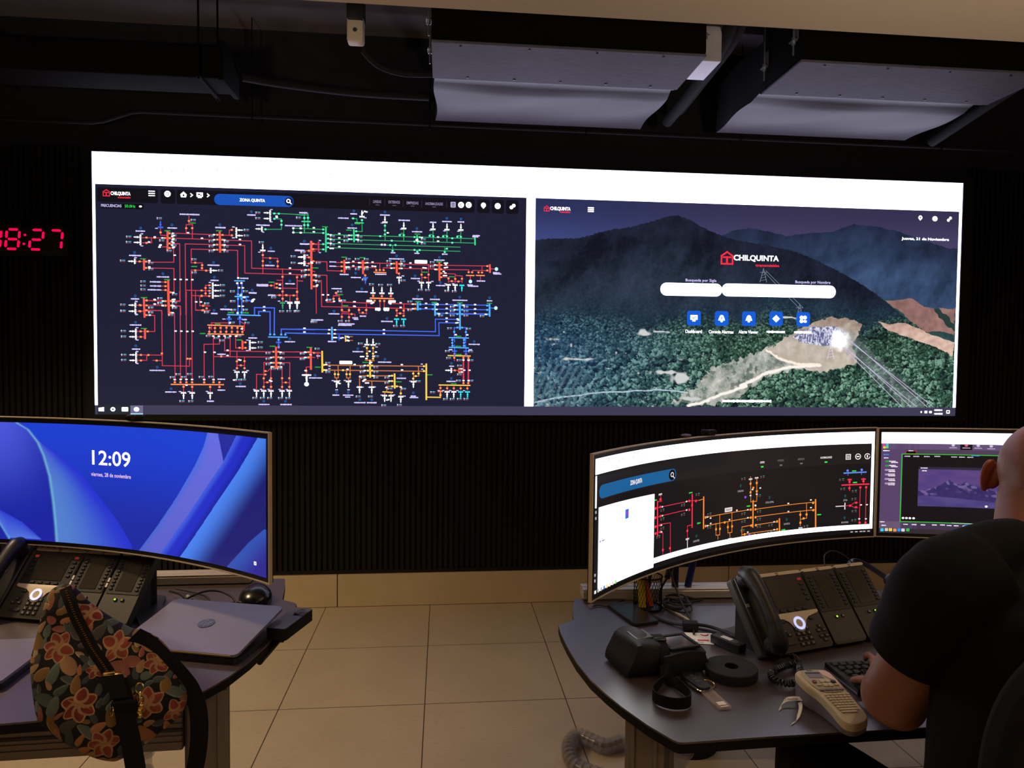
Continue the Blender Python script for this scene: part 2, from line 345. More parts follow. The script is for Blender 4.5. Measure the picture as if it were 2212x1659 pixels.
# ---------------------------------------------------------------- pictures traced for the displays (display pixels / millimetres on the panel)
SCHEM={
'L:r:4':'315 324 500 326,302 345 500 346,302 367 344 367 344 604 312 605,310 386 319 388 320 444 226 446,226 470 320 470 320 570 304 569,500 367 366 367 367 661,500 388 390 388 390 445 434 444 433 476,465 475 390 475 390 661,508 327 555 327,544 327 545 305 555 304,508 347 635 348 635 462 873 464,508 368 607 368 607 483 873 485,508 388 578 389 578 502,382 252 382 287,370 324 371 287 396 286 395 345,268 307 268 334 294 334,194 346 294 345,231 346 232 366 195 367,274 382 293 381,168 444 226 445,681 390 681 484,681 417 742 418 742 461,762 462 763 599,822 485 822 598,704 533 728 533,728 523 728 543 822 543,728 523 760 523,713 573 822 572,792 572 792 596,267 527 292 527,267 544 292 543,267 561 292 560,367 559 465 560,390 581 464 581,447 581 447 537 465 537,406 559 406 641 464 641,423 581 423 622 464 623,170 625 291 624,170 650 224 647,204 604 291 606,203 645 270 645 271 663,304 624 345 625 346 662,873 383 896 384,856 410 875 411,856 436 875 437,882 467 896 471,882 486 896 488,739 510 760 510,825 511 845 511,884 353 908 354,884 376 908 376,819 385 880 383,862 411 880 411,864 437 880 436,888 427 946 428 947 465 1011 466,984 430 1017 429,984 447 1017 446,1019 429 1099 428,1022 448 1099 447,1099 429 1238 429,1099 448 1152 448 1152 459,1169 431 1169 458,1183 458 1184 448 1241 448,1243 430 1420 432,1258 449 1420 448,1424 432 1644 430,1424 450 1551 449 1551 458,1567 458 1567 451 1635 450,1608 432 1608 450,1347 449 1348 503,1376 430 1377 502,1348 486 1376 487,1431 466 1492 468 1492 504,1431 482 1463 483 1463 505,1492 474 1522 476 1522 504,1463 500 1522 499,1557 474 1558 492,1601 475 1602 491,1644 442 1665 443,1105 477 1108 492,1241 467 1252 473 1252 487,819 464 880 465,819 486 879 486,888 485 946 485 947 586 945 599 971 598,888 507 923 508 924 618 1126 619,901 534 902 645,822 487 823 593,973 590 974 572 998 571 998 590,998 596 1143 601,1009 596 1009 639 1039 640 1039 625,1205 600 1322 601,1126 620 1165 620,1192 620 1322 621,1112 597 1113 641,1081 624 1082 643 1113 643,1170 587 1170 627,1188 586 1188 627,1241 621 1242 642 1273 642 1272 603,1141 563 1141 581,1178 562 1178 578,1216 561 1216 579,823 511 845 512,987 554 987 571,342 565 343 607 312 606,369 565 366 945,391 565 390 945,423 581 423 623 464 623,406 564 406 642 464 642,390 581 464 582,170 625 291 624,170 650 224 648,204 605 291 606,203 645 270 646 270 875 380 876 380 844,203 666 241 666 241 733 207 733,304 625 344 626 343 946,304 654 321 655 321 946,169 733 202 733,169 756 202 756,168 831 271 831,208 832 208 853 168 854,233 853 270 854,367 844 391 846,587 688 605 695 604 723 596 723,470 721 470 693 545 693,477 751 478 945,502 751 502 782 439 784 439 945,523 751 523 811 725 812,546 750 545 833,478 835 725 835,568 750 568 798 613 797,596 774 613 774,573 812 573 887,604 836 604 886,573 871 604 871,738 812 864 812,738 835 864 834,733 858 684 858 683 975,738 858 791 858 790 974,716 877 699 895 688 895,690 909 653 908 653 975,712 890 713 974,759 876 759 974,683 943 713 941,759 942 790 943,877 875 860 876 861 907,355 954 355 983,390 954 390 983,463 956 463 982,501 945 500 967,745 774 745 799,462 708 461 743,484 707 484 742,508 707 507 742,531 707 530 742,553 706 553 741,576 706 576 741,596 706 596 741,704 574 822 573,762 558 762 599,822 556 822 598,792 574 792 599,881 812 895 814,881 834 895 835,818 811 923 816,818 835 875 835,877 875 859 876 860 907,1009 602 1009 637 1039 640 1039 624,998 597 1143 600,924 618 1126 619 1165 620,923 555 924 618,901 555 902 647,947 554 946 594 949 598 974 599,973 585 974 570 998 571 998 584,985 562 985 571,1008 649 1009 680,1008 646 1064 648 1064 657,1039 648 1039 679,1081 623 1082 643 1113 643,1112 596 1113 647,1170 588 1170 624,1188 588 1188 625,1205 599 1322 601,1192 619 1322 621,1241 620 1242 654,1271 600 1272 653,1242 641 1271 642,1490 816 1491 843,1479 885 1531 886,1509 877 1509 893 1527 894,1509 877 1527 877,1431 952 1431 971,1460 952 1460 971,1489 952 1489 970,1519 952 1519 970,1548 952 1549 970,1141 564 1141 579,1178 563 1178 577,1216 562 1216 578',
'L:R:10':'296 321 295 393,506 316 507 396,880 345 882 542,201 438 201 476,297 523 299 662,199 599 201 664,882 347 882 541,1019 422 1020 470,1097 422 1098 473,1240 423 1241 468,1423 423 1424 495,1642 427 1643 456,199 599 201 672,296 566 298 658,202 726 202 761,734 795 735 881,879 797 879 883,596 770 596 800',
'L:g:4':'722 230 869 233,726 253 758 253 758 296 692 298,852 232 852 309,867 231 867 291,807 290 896 291,807 308 896 308,807 290 807 308,819 233 854 235,853 227 853 306,868 226 868 290,819 290 933 292,819 308 933 307,945 313 1573 314,945 332 1573 333,945 350 1512 352,945 368 1512 370,1050 242 1072 243 1072 259,1093 248 1094 296 1065 297,1190 263 1191 333,1270 281 1270 333,1395 282 1397 334,1455 283 1455 332,1515 283 1515 332,1258 306 1258 300 1270 300,1381 304 1381 301 1396 301,1439 306 1439 303 1455 302,1500 305 1500 303 1515 302,1223 351 1223 375,1328 369 1328 376,1446 357 1446 379,1446 362 1455 362,917 355 938 354,917 376 938 377',
'L:G:6':'844 261 876 261,843 261 875 260,1065 260 1098 260',
'sq:n':'212 345,212 367,244 345,285 345,304 325,304 345,304 367,304 386,268 322,184 444,209 444,209 470,382 272,371 302,395 301,496 326,496 346,495 367,495 388,517 326,517 346,517 368,517 388,555 304,555 327,681 406,681 431,681 450,711 418,742 431,742 451,871 464,871 485,871 383,871 411,871 437,888 354,888 376,762 495,822 496,762 557,822 557,749 573,777 572,808 573,762 587,822 587,715 533,738 525,738 541,406 444,434 454,433 466,406 476,450 476,286 527,286 544,286 560,306 569,285 606,308 605,285 625,308 624,210 604,210 625,209 645,183 624,182 649,431 559,431 582,447 548,447 571,463 537,463 560,462 581,437 622,451 633,434 642,306 654,890 354,890 376,871 384,871 411,871 437,871 463,871 485,892 485,892 507,892 533,1008 428,1008 446,1008 465,1088 429,1088 447,1107 429,1107 447,1154 459,1169 458,1185 458,1229 429,1229 448,1252 430,1252 449,1413 432,1413 450,1431 431,1431 449,1431 466,1431 483,1347 474,1377 473,1362 486,1463 488,1492 489,1521 488,1477 499,1506 500,1550 459,1565 459,1593 459,1608 459,1631 431,1631 450,1107 482,1250 471,822 558,822 588,985 559,974 585,998 584,1147 589,1170 590,1188 590,1210 588,1141 569,1178 569,1216 568,1321 601,1321 621,1009 631,1039 631,1081 629,1112 629,1097 642,1241 629,1271 629,1256 641,890 427,185 625,184 650,210 605,210 625,209 645,209 665,285 606,285 624,308 605,308 624,308 654,185 733,185 756,213 733,185 831,185 854,215 831,269 824,248 854,372 845,383 845,320 944,343 944,367 944,390 944,439 944,477 943,501 943,355 963,390 963,463 963,501 963,462 714,484 715,507 714,531 713,553 713,576 713,596 713,461 731,484 731,507 731,530 730,553 730,576 730,596 730,584 797,608 774,608 797,573 854,604 853,573 883,604 883,589 871,509 834,724 812,744 812,724 835,744 835,724 859,744 859,724 876,744 876,690 894,690 909,683 925,713 925,759 924,789 924,698 942,774 942,683 961,713 961,759 961,789 961,868 812,868 835,878 824,860 892,745 792,431 581,462 582,437 623,451 633,437 641,750 573,778 573,808 573,762 588,823 587,870 812,870 834,892 815,879 824,859 891,984 559,974 584,998 584,1147 589,1170 589,1188 589,1210 589,1141 568,1178 569,1216 568,1321 601,1321 620,1009 631,1039 632,1081 630,1111 630,1097 641,1050 648,1009 660,1039 661,1241 629,1271 630,1256 642,1241 652,1271 652,1493 885,1513 878,1513 893,1490 830,1530 831,1552 831,1491 813,1541 814,1531 940,1552 940,1431 962,1460 963,1489 963,1519 963,1548 963',
'sq:c':'729 231,747 231,729 253,758 261,758 277,692 298,852 246,867 245,852 276,867 275,853 246,868 245,853 276,868 276,931 292,931 307,951 312,951 330,951 349,951 366,1049 314,1049 330,1069 313,1069 331,1069 296,1056 242,1093 248,1190 269,1190 289,1190 306,1170 314,1253 307,1270 307,1316 314,1316 333,1338 314,1338 333,1381 307,1396 308,1439 308,1455 307,1500 308,1515 308,1478 315,1478 334,1219 332,1213 351,1235 350,1223 375,1316 369,1338 369,1328 376,1455 360,1446 375,931 354,931 376',
'sq:w':'807 290,807 308,838 290,838 308,580 504,576 526,593 525,577 651,837 290,837 308,1177 350,1190 350',
'wht:w':'378 321,434 342,588 343,588 364,324 415,324 515,347 515,371 515,394 515,245 342,793 458,793 480,317 325,321 334,317 351,319 364,314 373,318 384,319 347,222 363,243 601,243 619,751 529,751 544,266 376,263 383,409 607,428 607,222 440,222 466,222 470,483 326,483 347,483 368,483 389,275 345,317 570,319 600,319 626,275 606,274 625,525 347,525 367,525 387,314 360,315 338,321 381,739 247,738 242,858 464,858 485,583 545,599 545,583 622,598 622,605 584,639 599,644 592,264 383,268 374,590 576,892 286,892 303,998 308,998 326,998 345,998 363,1417 311,1417 329,1202 299,962 314,962 332,962 349,962 371,971 371,1039 314,1039 330,1076 312,1076 331,1347 315,1347 335,1327 324,1329 331,1325 327,1105 211,1112 213,1095 217,1138 425,1057 424,1057 443,1299 425,1299 444,1138 442,1149 443,1355 444,1364 445,882 431,884 435,1028 430,1028 448,1037 429,1037 448,1081 429,1081 447,1116 428,1116 446,1218 430,1218 449,1261 429,1261 449,1404 431,1406 450,930 568,951 568,1063 595,1063 615,1258 596,1258 616,899 485,901 508,906 527,903 532,945 591,976 595,1000 592,1125 590,1134 601,1141 596,1210 591,1221 591,1230 589,1214 599,1165 627,1159 623,1197 622,1201 627,1190 627,1310 601,1311 621,1367 597,1367 617,1456 598,1456 617,1456 637,1579 599,1579 618,1579 636,1447 422,1451 429,1456 422,1447 442,1456 440,1442 458,1449 465,1443 476,1452 476,1416 598,1412 601,1491 603,1491 622,242 600,242 619,325 730,348 730,372 731,394 730,443 817,482 817,535 808,535 830,315 599,321 598,317 607,314 623,222 665,275 606,274 624,314 654,320 933,344 932,367 932,390 932,439 932,477 932,367 956,477 749,500 749,523 748,546 748,570 748,582 847,587 849,709 934,714 937,714 859,753 859,716 876,755 876,714 837,753 814,755 836,855 812,855 835,409 607,428 607,857 891,545 693,594 717,686 623,686 638,852 711,852 727,561 933,583 622,598 622,603 585,639 595,636 602,853 711,853 727,1187 713,1187 729,1367 597,1367 616,1456 598,1456 617,1456 637,1579 598,1579 617,1579 636,1456 659,1456 674,1503 662,1506 666,1503 678,1498 679,956 716,954 732,980 716,979 733,976 749,984 749,1416 602,1412 622,1493 603,1529 602,1423 641,1626 640,1496 730,1546 730,1011 749,1006 751,1033 744,1037 747,1033 760,1037 762,1061 595,1061 614,1258 596,1258 616,1121 591,1130 592,1141 597,1159 626,1165 630,1154 628,1197 626,1203 630,1192 630,1210 596,1223 591,1230 593,1214 601,1063 863,1033 884,1264 862,1265 885,943 864,943 888,857 813,857 835,1126 806,1153 809,1117 827,1142 827,1113 837,1099 829,1090 829,1133 853,1128 857,1086 915,1100 934,1104 930,1108 927,1111 942,1120 942,1211 911,1211 933,1106 867,1106 889,1198 961,1260 959,1530 840,1552 840,1534 884,1557 884,1531 929,1553 929,1522 878,1523 892,1202 1015,1207 1013,993 942,1000 945,1144 911',
'val:':'263 265,399 268,272 356,141 344,140 366,116 443,228 450,228 475,302 398,321 334,321 354,321 375,471 333,471 354,471 375,471 395,532 354,531 374,531 395,614 303,614 327,661 230,661 253,828 246,675 353,846 391,806 409,806 436,848 470,848 494,401 431,401 486,508 475,515 536,515 559,515 580,725 583,196 527,196 544,196 560,322 577,263 596,263 616,321 613,321 634,226 634,226 655,115 624,115 649,451 614,450 650,556 561,609 560,556 602,608 601,560 639,608 638,969 320,969 338,969 356,1026 320,1026 339,1084 320,1084 338,1354 323,1354 341,828 246,1035 415,1035 456,1073 414,1074 457,1111 414,1111 456,1207 420,1207 439,1266 420,1266 438,1392 420,1392 439,910 434,847 390,848 470,848 493,908 492,908 514,1134 520,1172 522,1210 521,1342 540,1373 540,1456 542,1488 543,1103 501,1268 501,954 591,1015 592,1000 554,1297 591,1297 626,1480 611,1539 610,1480 629,1539 628,823 639,115 624,115 650,263 595,263 614,226 635,226 654,321 613,321 632,116 733,116 756,116 832,116 853,306 664,310 924,333 911,356 923,380 910,427 922,466 921,457 749,489 757,534 756,512 768,615 692,555 692,581 748,669 773,669 795,701 819,701 843,701 866,759 819,759 842,759 865,722 885,748 885,844 819,844 842,577 933,599 932,646 1009,677 1009,707 1009,752 1009,783 1009,348 1024,384 1024,758 641,788 640,818 640,451 613,450 649,725 583,558 602,608 601,560 638,608 637,888 684,1480 610,1539 609,1480 629,1539 628,1430 649,1480 648,1539 647,1610 648,1469 703,1551 704,1297 591,1297 627,954 589,1015 591,1002 679,1033 679,1236 697,1267 696,895 684,1460 802,1561 802,843 819,843 842,905 798,950 858,950 897,1095 874,1095 896,1153 874,1153 895,1087 774,1161 775,1099 919,1153 919,1200 919,1200 942,1155 828,1213 967,1272 967,1078 1001,1130 1001,1334 934,1397 981,1453 1011,1482 1011,1513 1010,1542 1010,1465 832,1511 841,1563 841,1513 865,1513 903,1509 930,1563 930,1187 1039,1254 1037',
'grn:':'398 280,296 315,503 309,198 433,402 460,293 517,200 593,716 519,550 650,611 649,939 281,1038 292,1074 264,1328 301,1019 407,1096 407,1422 417,899 455,1360 463,1476 480,1024 613,1002 566,1333 591,1403 593,1513 592,1641 592,199 593,198 721,434 739,583 764,496 698,549 649,611 650,720 789,873 792,1333 590,1403 592,1513 592,1641 592,1024 613,1508 737,1508 780,873 792,1108 854,908 876,1510 816,1251 936,1385 905,1489 943',
'pin:':'314 291,189 307,506 285,635 227,164 408,480 442,276 493,483 503,714 377,711 436,792 513,165 587,852 345,637 554,527 625,481 642,1059 211,1190 212,1326 278,1454 231,1515 232,1052 270,853 344,1240 397,1423 399,1067 474,1319 480,1428 507,1093 540,976 638,1330 567,1405 568,1512 568,1642 568,165 587,165 696,165 794,250 882,305 972,639 743,586 948,683 1023,773 1023,792 757,527 625,481 642,1330 567,1405 567,1512 568,1642 569,976 637,1200 665,1576 759,1076 796,1192 840,897 911,1261 908,987 983,1036 984,1085 1015,1136 1015,1314 984,1478 855,1478 921',
'lab':'385 245 83,315 303 41,188 319 39,166 420 50,509 296 44,635 240 37,848 224 35,682 281 59,808 280 74,716 389 31,710 449 42,793 524 42,480 453 52,276 506 52,246 527 46,246 544 46,242 560 58,484 516 35,164 599 35,851 356 33,836 382 37,605 505 35,679 530 50,679 535 50,717 573 32,639 565 34,528 637 46,482 654 28,194 330 11,194 380 11,168 429 11,169 609 11,169 664 11,252 306 11,562 292 11,561 337 11,717 215 11,716 266 11,683 310 9,864 402 11,864 447 11,667 394 10,465 525 10,465 548 10,465 570 10,747 598 10,777 598 10,849 225 35,1058 223 30,1190 224 44,1272 244 51,1395 249 30,1455 244 44,1515 244 30,1327 291 46,1015 242 46,1052 283 42,1582 301 33,1578 306 28,1225 383 21,1327 383 23,1446 384 25,854 355 42,1240 409 67,1423 410 48,1019 480 39,1173 476 50,1068 492 44,1321 491 41,1429 519 42,1604 496 39,1671 459 32,1675 464 37,1556 514 25,1570 519 48,971 428 29,971 446 30,987 541 45,1093 552 53,976 648 48,1331 579 48,1405 579 44,1513 581 69,1642 581 25,828 383 32,917 339 10,917 390 10,1178 258 11,1260 282 11,1385 283 11,1444 284 11,1505 284 11,1107 238 11,1267 481 11,1335 502 11,1393 502 11,1450 511 11,1483 510 11,164 599 35,165 707 48,166 807 35,250 895 65,304 985 48,510 825 36,639 755 38,588 960 44,684 1036 48,775 1036 50,792 769 46,464 1023 30,509 930 32,509 976 33,521 677 14,605 678 21,717 574 32,639 566 34,528 636 46,482 655 28,169 610 11,170 663 11,171 718 11,171 769 11,170 817 11,170 867 11,341 983 11,377 983 11,451 982 11,616 764 11,616 808 11,563 892 11,617 893 11,644 973 10,672 972 10,703 972 10,748 972 10,779 972 10,848 909 10,1331 578 48,1405 579 44,1513 581 69,1642 581 25,976 648 48,1200 677 52,968 766 37,1577 771 51,1077 808 48,1191 852 60,899 922 58,1262 921 42,984 995 30,1036 995 46,1034 1003 23,1085 1027 51,1136 1027 44,1314 998 23,1317 1004 39,1479 867 23,1477 933 42,906 675 53,1015 690 42,1046 690 35,1022 696 60,1065 664 25,1069 670 21,1098 656 28,877 822 11,910 828 17,1474 795 16,1560 795 16,957 871 10,957 882 10,1350 859 10,1352 881 10,971 933 10,998 933 10,1022 932 10,1045 932 10,1075 960 10,1097 960 10,1126 960 10,1149 959 10,1178 994 10,1231 993 10,1276 998 10,1301 933 10,1423 973 10,1443 973 10,1473 973 10,1505 973 10,1534 973 10,987 972 12,1038 972 12,1104 786 11,1156 787 11',
'tr:L:w':'187 344,187 366,164 444,164 625,164 650,711 229,711 253,677 297,853 410,853 436,851 411,851 437,164 625,164 650,165 733,165 756,165 831,165 854,1477 885',
'tr:R:w':'574 304,574 327,469 475,477 536,477 559,477 581,477 581,627 774,627 797',
'tr:U:w':'681 386,1093 233,1190 254,1270 278,1395 278,1455 278,1515 278,1140 556,1178 556,1216 556,1115 777,1141 778',
'tr:D:w':'792 604,822 604,1251 489,1347 509,1377 508,1462 516,1492 516,822 601,355 989,390 989,463 989,573 900,604 900,653 979,683 979,713 979,759 979,789 978,792 606,822 605,860 911,987 937,1037 937,1084 961,1136 961,1191 997,1218 997,1260 1001,1314 936,1460 979,1489 979',
'tr:D:g':'762 605,762 606',
'tr:U:b':'268 301',
'L:b:6':'579 528 578 651,595 527 594 650,607 584 616 597 635 598,579 561 578 655,594 561 594 655,611 587 616 598 635 598,646 656 646 627 728 627 727 735,663 656 663 643 710 643 710 735,756 734 756 716 895 716,773 734 773 732 895 733,745 752 745 770,542 665 542 676,586 664 586 676',
'L:B:6':'566 516 605 516,567 582 621 583,536 658 669 660,704 750 780 750,569 581 621 582,1468 743 1551 744,1468 785 1551 787',
'sq:B':'579 572,593 571,579 591,593 591,578 648,593 648,1342 600,1342 621,1396 601,1396 621,1523 602,1523 621,1632 602,1632 620,1416 639,1502 604,579 572,593 572,579 592,593 591,578 649,593 649,542 669,586 669,710 739,727 739,756 739,773 739,745 761,1342 602,1342 621,1396 601,1396 621,1502 602,1523 602,1502 622,1523 622,1502 641,1523 641,1632 602,1632 621,1632 640,1416 641,1489 718,1540 718,1503 699,1523 699,1481 753,1481 766,1482 778,1532 752,1532 765,1532 778',
'L:G:8':'942 284 942 384,1059 291 1060 339,1576 311 1577 339,1327 309 1329 340',
'tr:L:r':'911 355,911 376',
'L:n:6':'1145 468 1194 469,1541 473 1573 473,1584 472 1618 472,1129 579 1227 579,306 953 517 953,456 703 599 706,456 740 600 741,1129 578 1227 579',
'box':'1344 419 54 15,1125 591 25 10,1223 591 28 10,1161 625 23 12,1197 624 25 12,861 910 40 6,1026 855 54 14',
'tr:D:c':'1521 517,1519 979,1549 979,1241 667,1271 667',
'tr:D:b':'1108 493,745 773,542 677,586 676,1491 802,1541 802',
'cir:c':'1671 443,1558 499,1670 612,1670 612',
'L:b:5':'1333 601 1644 600,1333 621 1644 620,1405 638 1644 638,1646 612 1667 613,818 715 1408 718 1407 664 1505 664,818 733 1424 735 1422 679 1505 679,1333 601 1644 600,1333 621 1644 620,1405 639 1644 640,1646 612 1669 612,1489 700 1490 743,1540 699 1540 742,1489 700 1540 699,1481 745 1482 786,1532 745 1532 786,1490 750 1491 761,1539 749 1539 765,1491 775 1491 784,1539 774 1539 783,1491 788 1491 802,1541 788 1541 801,967 749 993 750',
'L:B:9':'1331 595 1331 624,1405 597 1406 645,1512 597 1513 644,1642 597 1643 642,1331 599 1332 623,1405 600 1406 646,1513 598 1514 705,1642 598 1643 646,967 707 968 757',
'ball:w':'861 949',
'L:w:7':'862 911 862 942',
'L:r:8':'1530 824 1531 943,1552 824 1552 943',
'L:R:9':'878 797 880 883',
'L:y:6':'1464 821 1559 822,1425 949 1559 950,1373 1002 1431 1003 1431 991,1184 980 1224 982',
'L:y:9':'926 810 927 895,1128 846 1129 916,1233 904 1234 962,1369 860 1370 1011',
'L:o:5':'930 867 1368 868,929 888 1368 890,993 868 994 919,979 890 980 921 994 921,1044 867 1044 920,1029 890 1029 921 1044 921,987 921 987 935,1037 921 1037 935,1084 912 1084 957,1084 912 1124 911,1133 911 1229 911,1100 933 1229 935,1136 935 1137 959,1115 788 1116 842,1141 788 1142 842,1108 844 1146 846,1200 956 1224 956,1200 956 1199 981,1242 956 1260 956 1260 992,1314 892 1315 930,1335 868 1337 911 1316 912,1191 981 1191 992,1218 981 1218 992',
'sq:Y':'934 866,934 888,980 905,994 906,1029 905,1043 905,1014 888,1119 867,1119 889,1137 867,1137 889,1119 911,1139 911,1115 792,1141 792,1115 816,1141 816,1141 837,1222 910,1222 933,1224 956,1243 956,1359 868,1359 889,1336 900,1313 900,1324 911,1313 922,1260 986,1431 993',
'tr:D:y':'1431 977',
'tr:D:r':'908 815',
'tr:R:b':'998 750',
'L:y:7':'1024 742 1025 763',
'L:o:4':'1037 744 1054 744,1037 760 1054 760',
}
MR=[('poly', 'W', '9 349 1168 349 1158 307 15 309'), ('poly', 'W', '1168 349 1159 349 1159 30 1166 29'), ('poly', 'W', '10 306 16 305 20 226 11 228'), ('poly', 'W', '280 37 1160 43 1165 27 282 16'), ('poly', 'pill', '28 271 49 280 372 278 378 264 352 245 50 248 33 256'), ('poly', 'pilll', '31 268 49 280 140 273 145 244 50 248 33 256'), ('poly', 'W', '27 226 276 220 278 38 282 17 29 26'), ('line', 'r', 3, '316 179 427 178'), ('line', 'r', 3, '317 154 428 154'), ('line', 'r', 3, '310 131 356 128 359 33'), ('line', 'r', 3, '311 108 323 105 325 37'), ('line', 'r', 3, '427 180 482 175'), ('line', 'r', 3, '453 107 433 107 434 73'), ('line', 'r', 3, '298 196 315 195 308 216'), ('line', 'r', 3, '277 181 309 179'), ('line', 'r', 3, '278 155 310 153'), ('line', 'r', 3, '279 129 310 129'), ('line', 'r', 3, '279 110 311 110'), ('line', 'r', 3, '325 40 358 38'), ('line', 'R', 7, '296 196 299 103'), ('line', 'R', 7, '452 195 454 101'), ('line', 'o', 3, '521 121 707 122'), ('line', 'o', 3, '522 95 708 97'), ('line', 'o', 3, '726 121 962 125'), ('line', 'o', 3, '727 97 963 100'), ('line', 'o', 3, '559 97 560 61 577 60 575 120'), ('line', 'o', 3, '611 95 612 61 629 61 627 121'), ('line', 'o', 3, '706 149 703 224'), ('line', 'o', 3, '731 149 729 217'), ('line', 'o', 3, '705 146 731 146'), ('line', 'o', 3, '672 40 671 72 708 73'), ('line', 'o', 3, '728 72 816 73'), ('line', 'o', 3, '672 48 820 48'), ('line', 'o', 3, '725 45 726 37'), ('line', 'o', 3, '907 100 908 52'), ('line', 'o', 3, '930 123 932 75 911 73'), ('line', 'o', 3, '482 175 503 177'), ('line', 'o', 3, '569 60 569 48'), ('line', 'o', 3, '620 61 621 48'), ('line', 'O', 7, '503 182 505 90'), ('line', 'O', 7, '716 148 717 67'), ('line', 'O', 7, '825 81 827 41'), ('line', 'O', 7, '964 132 967 42'), ('line', 'R', 6, '1060 175 1152 175'), ('line', 'B', 6, '1066 214 1142 215'), ('line', 'r', 3, '1124 163 1124 45'), ('line', 'r', 3, '1144 165 1145 45'), ('line', 'r', 3, '1071 106 1092 107 1106 116 1116 115'), ('line', 'r', 3, '1092 106 1106 99 1117 98'), ('line', 'r', 3, '1086 195 1087 155'), ('line', 'r', 3, '1134 196 1135 178'), ('line', 'b', 3, '1080 221 1080 206'), ('line', 'b', 3, '1127 222 1127 207'), ('sq', 'sr', '308 201 288 179 309 180 288 153 310 154 289 128 310 129 290 109 311 110 439 179 440 153 469 175 452 165 433 93 1086 185 1086 164 1134 185 1124 165 1144 165 1111 115 1111 100 1090 106 356 56 324 57 1125 48 1145 47'), ('sq', 'so', '513 121 514 95 597 95 707 122 726 121 708 97 727 96 710 72 729 71 816 74 817 49 955 123 956 99 703 203 729 203 704 176 730 177 715 189 560 79 577 78 611 79 629 79 907 88 931 87 920 75 908 62 683 48'), ('sq', 'sb', '1078 222 1127 223'), ('val', 'v', '321 170 322 145 322 119 304 98 414 171 414 144 478 194 531 129 532 89 678 113 679 89 743 113 743 89 744 66 675 221 754 221 741 163 792 65 789 43 676 61 1060 194 1065 163 1106 154 1105 128 1107 88 1107 58 932 49'), ('grn', 'g', '445 202 484 108 697 134 842 45 979 83 1101 220 1105 182 285 202'), ('pin', 'p', '662 199 783 152 474 70 854 76 1072 138 1072 66'), ('wht', 'w', '318 179 319 154 315 128 316 109 427 179 428 154 521 121 522 95 694 123 695 98 726 132 859 128 860 102 648 126 617 101 535 116 536 100 946 133 947 108 696 53 744 186 712 184 704 166 730 168 804 74 805 49 1128 107 1148 107 1123 61 1146 60 725 134'), ('text', 't', 'LAGUNA VERDE', 27, 6, '474 57'), ('text', 't', 'CASABLANCA', 26, 6, '662 184'), ('text', 't', 'LITORAL CENTRAL', 34, 6, '784 138'), ('text', 't', 'LOS POETAS', 24, 6, '855 63'), ('text', 't', 'LEYDA', 14, 6, '1073 125'), ('text', 't', 'SAN ANTONIO', 25, 6, '1073 52'), ('text', 'w', 'ZONA QUINTA', 54, 15, '197 264'), ('text', 'w', 'LINEAS', 18, 6.5, '750 266'), ('text', 'td', 'EXTERNOS', 25, 6.5, '825 267'), ('text', 'td', 'EMPRESAS', 26, 6.5, '905 267'), ('text', 'w', 'ANORMALIDADES', 43, 6.5, '999 268'), ('bar', 'g', '750 252 999 253'), ('bar', 'td', '826 252 906 253'), ('tbox', 'w', '612 132'), ('text', 'k', 'TRASPASO', 24, 6, '612 132'), ('icon', 'w', '1079 267 1113 267 1145 267'), ('mag', 'w', '357 263'), ('comb', 'wh', '703 219 728 221 568 42 621 44 434 71 308 217 909 47'), ('line', 'wh', 4, '434 67 435 42'), ('line', 'wh', 4, '1040 106 1071 106'), ('line', 'wh', 5, '1072 115 1072 96'), ('comb', 'sr', '1134 194 1086 194'), ('sq', 'bl', '207 181'), ('sq', 'mag', '683 163 703 43'), ('dots', 'k', '25 339 46 338 68 337 82 336 107 335 131 334 156 334 181 333 209 334 238 333 273 334 294 333 322 334 350 335 117 330 181 328 238 327 280 327 308 327 350 325'), ('task', 'x', '21 22 37 20 52 19 69 18 84 19 100 17 115 17 130 16'), ('taskr', 'w', '1098 22 1114 23 1130 23 1141 24 1156 23'), ('side', 'w', '18 202 18 217 20 62 20 48')]
MQ=[('line', 'W', 30, '9 330 354 328'), ('pts', 'x', '9 349 10 310 13 291 16 30 71 278 73 51 120 108 121 226 84 290 239 307 269 293 19 22 137 25'), ('green', 'g', '74 279 382 278'), ('green2', 'g', '73 278 74 52'), ('green3', 'g', '73 51 389 57'), ('ridge', 'x', '123 153 139 157 162 163 185 176 199 185 208 193 215 187 222 181 233 178 243 178 256 190 264 182 281 173 304 171 340 159'), ('bars', 'w', '217 303 254 303 287 303 323 302 86 274 112 274 143 274 173 275 221 274 243 274 266 274 24 286 43 251 49 247 43 237 49 233 41 222 42 217 41 208 42 203 41 192 43 187 42 178 42 173 24 262 137 221 96 286 18 49 23 37 87 42 112 42 138 42 171 43 194 44 213 43 233 43 258 43'), ('dot', 'd', '79 63 89 63 99 63 110 63 314 168 315 110'), ('grn', 'g', '27 251 27 236'), ('gry', 'y', '26 222 27 207 26 192 27 177'), ('flower', 'x', '21 302'), ('blue', 'b', '281 274 24 273 280 45'), ('tb', 'x', '18 22 31 23 43 23 56 22 68 23 80 23 94 24'), ('purp', 'x', '122 216 338 217 333 110 121 109'), ('lake', 'x', '122 125 186 127 206 134 332 136 333 112 121 110'), ('sel', 'x', '16 199 71 199 68 183 15 183')]
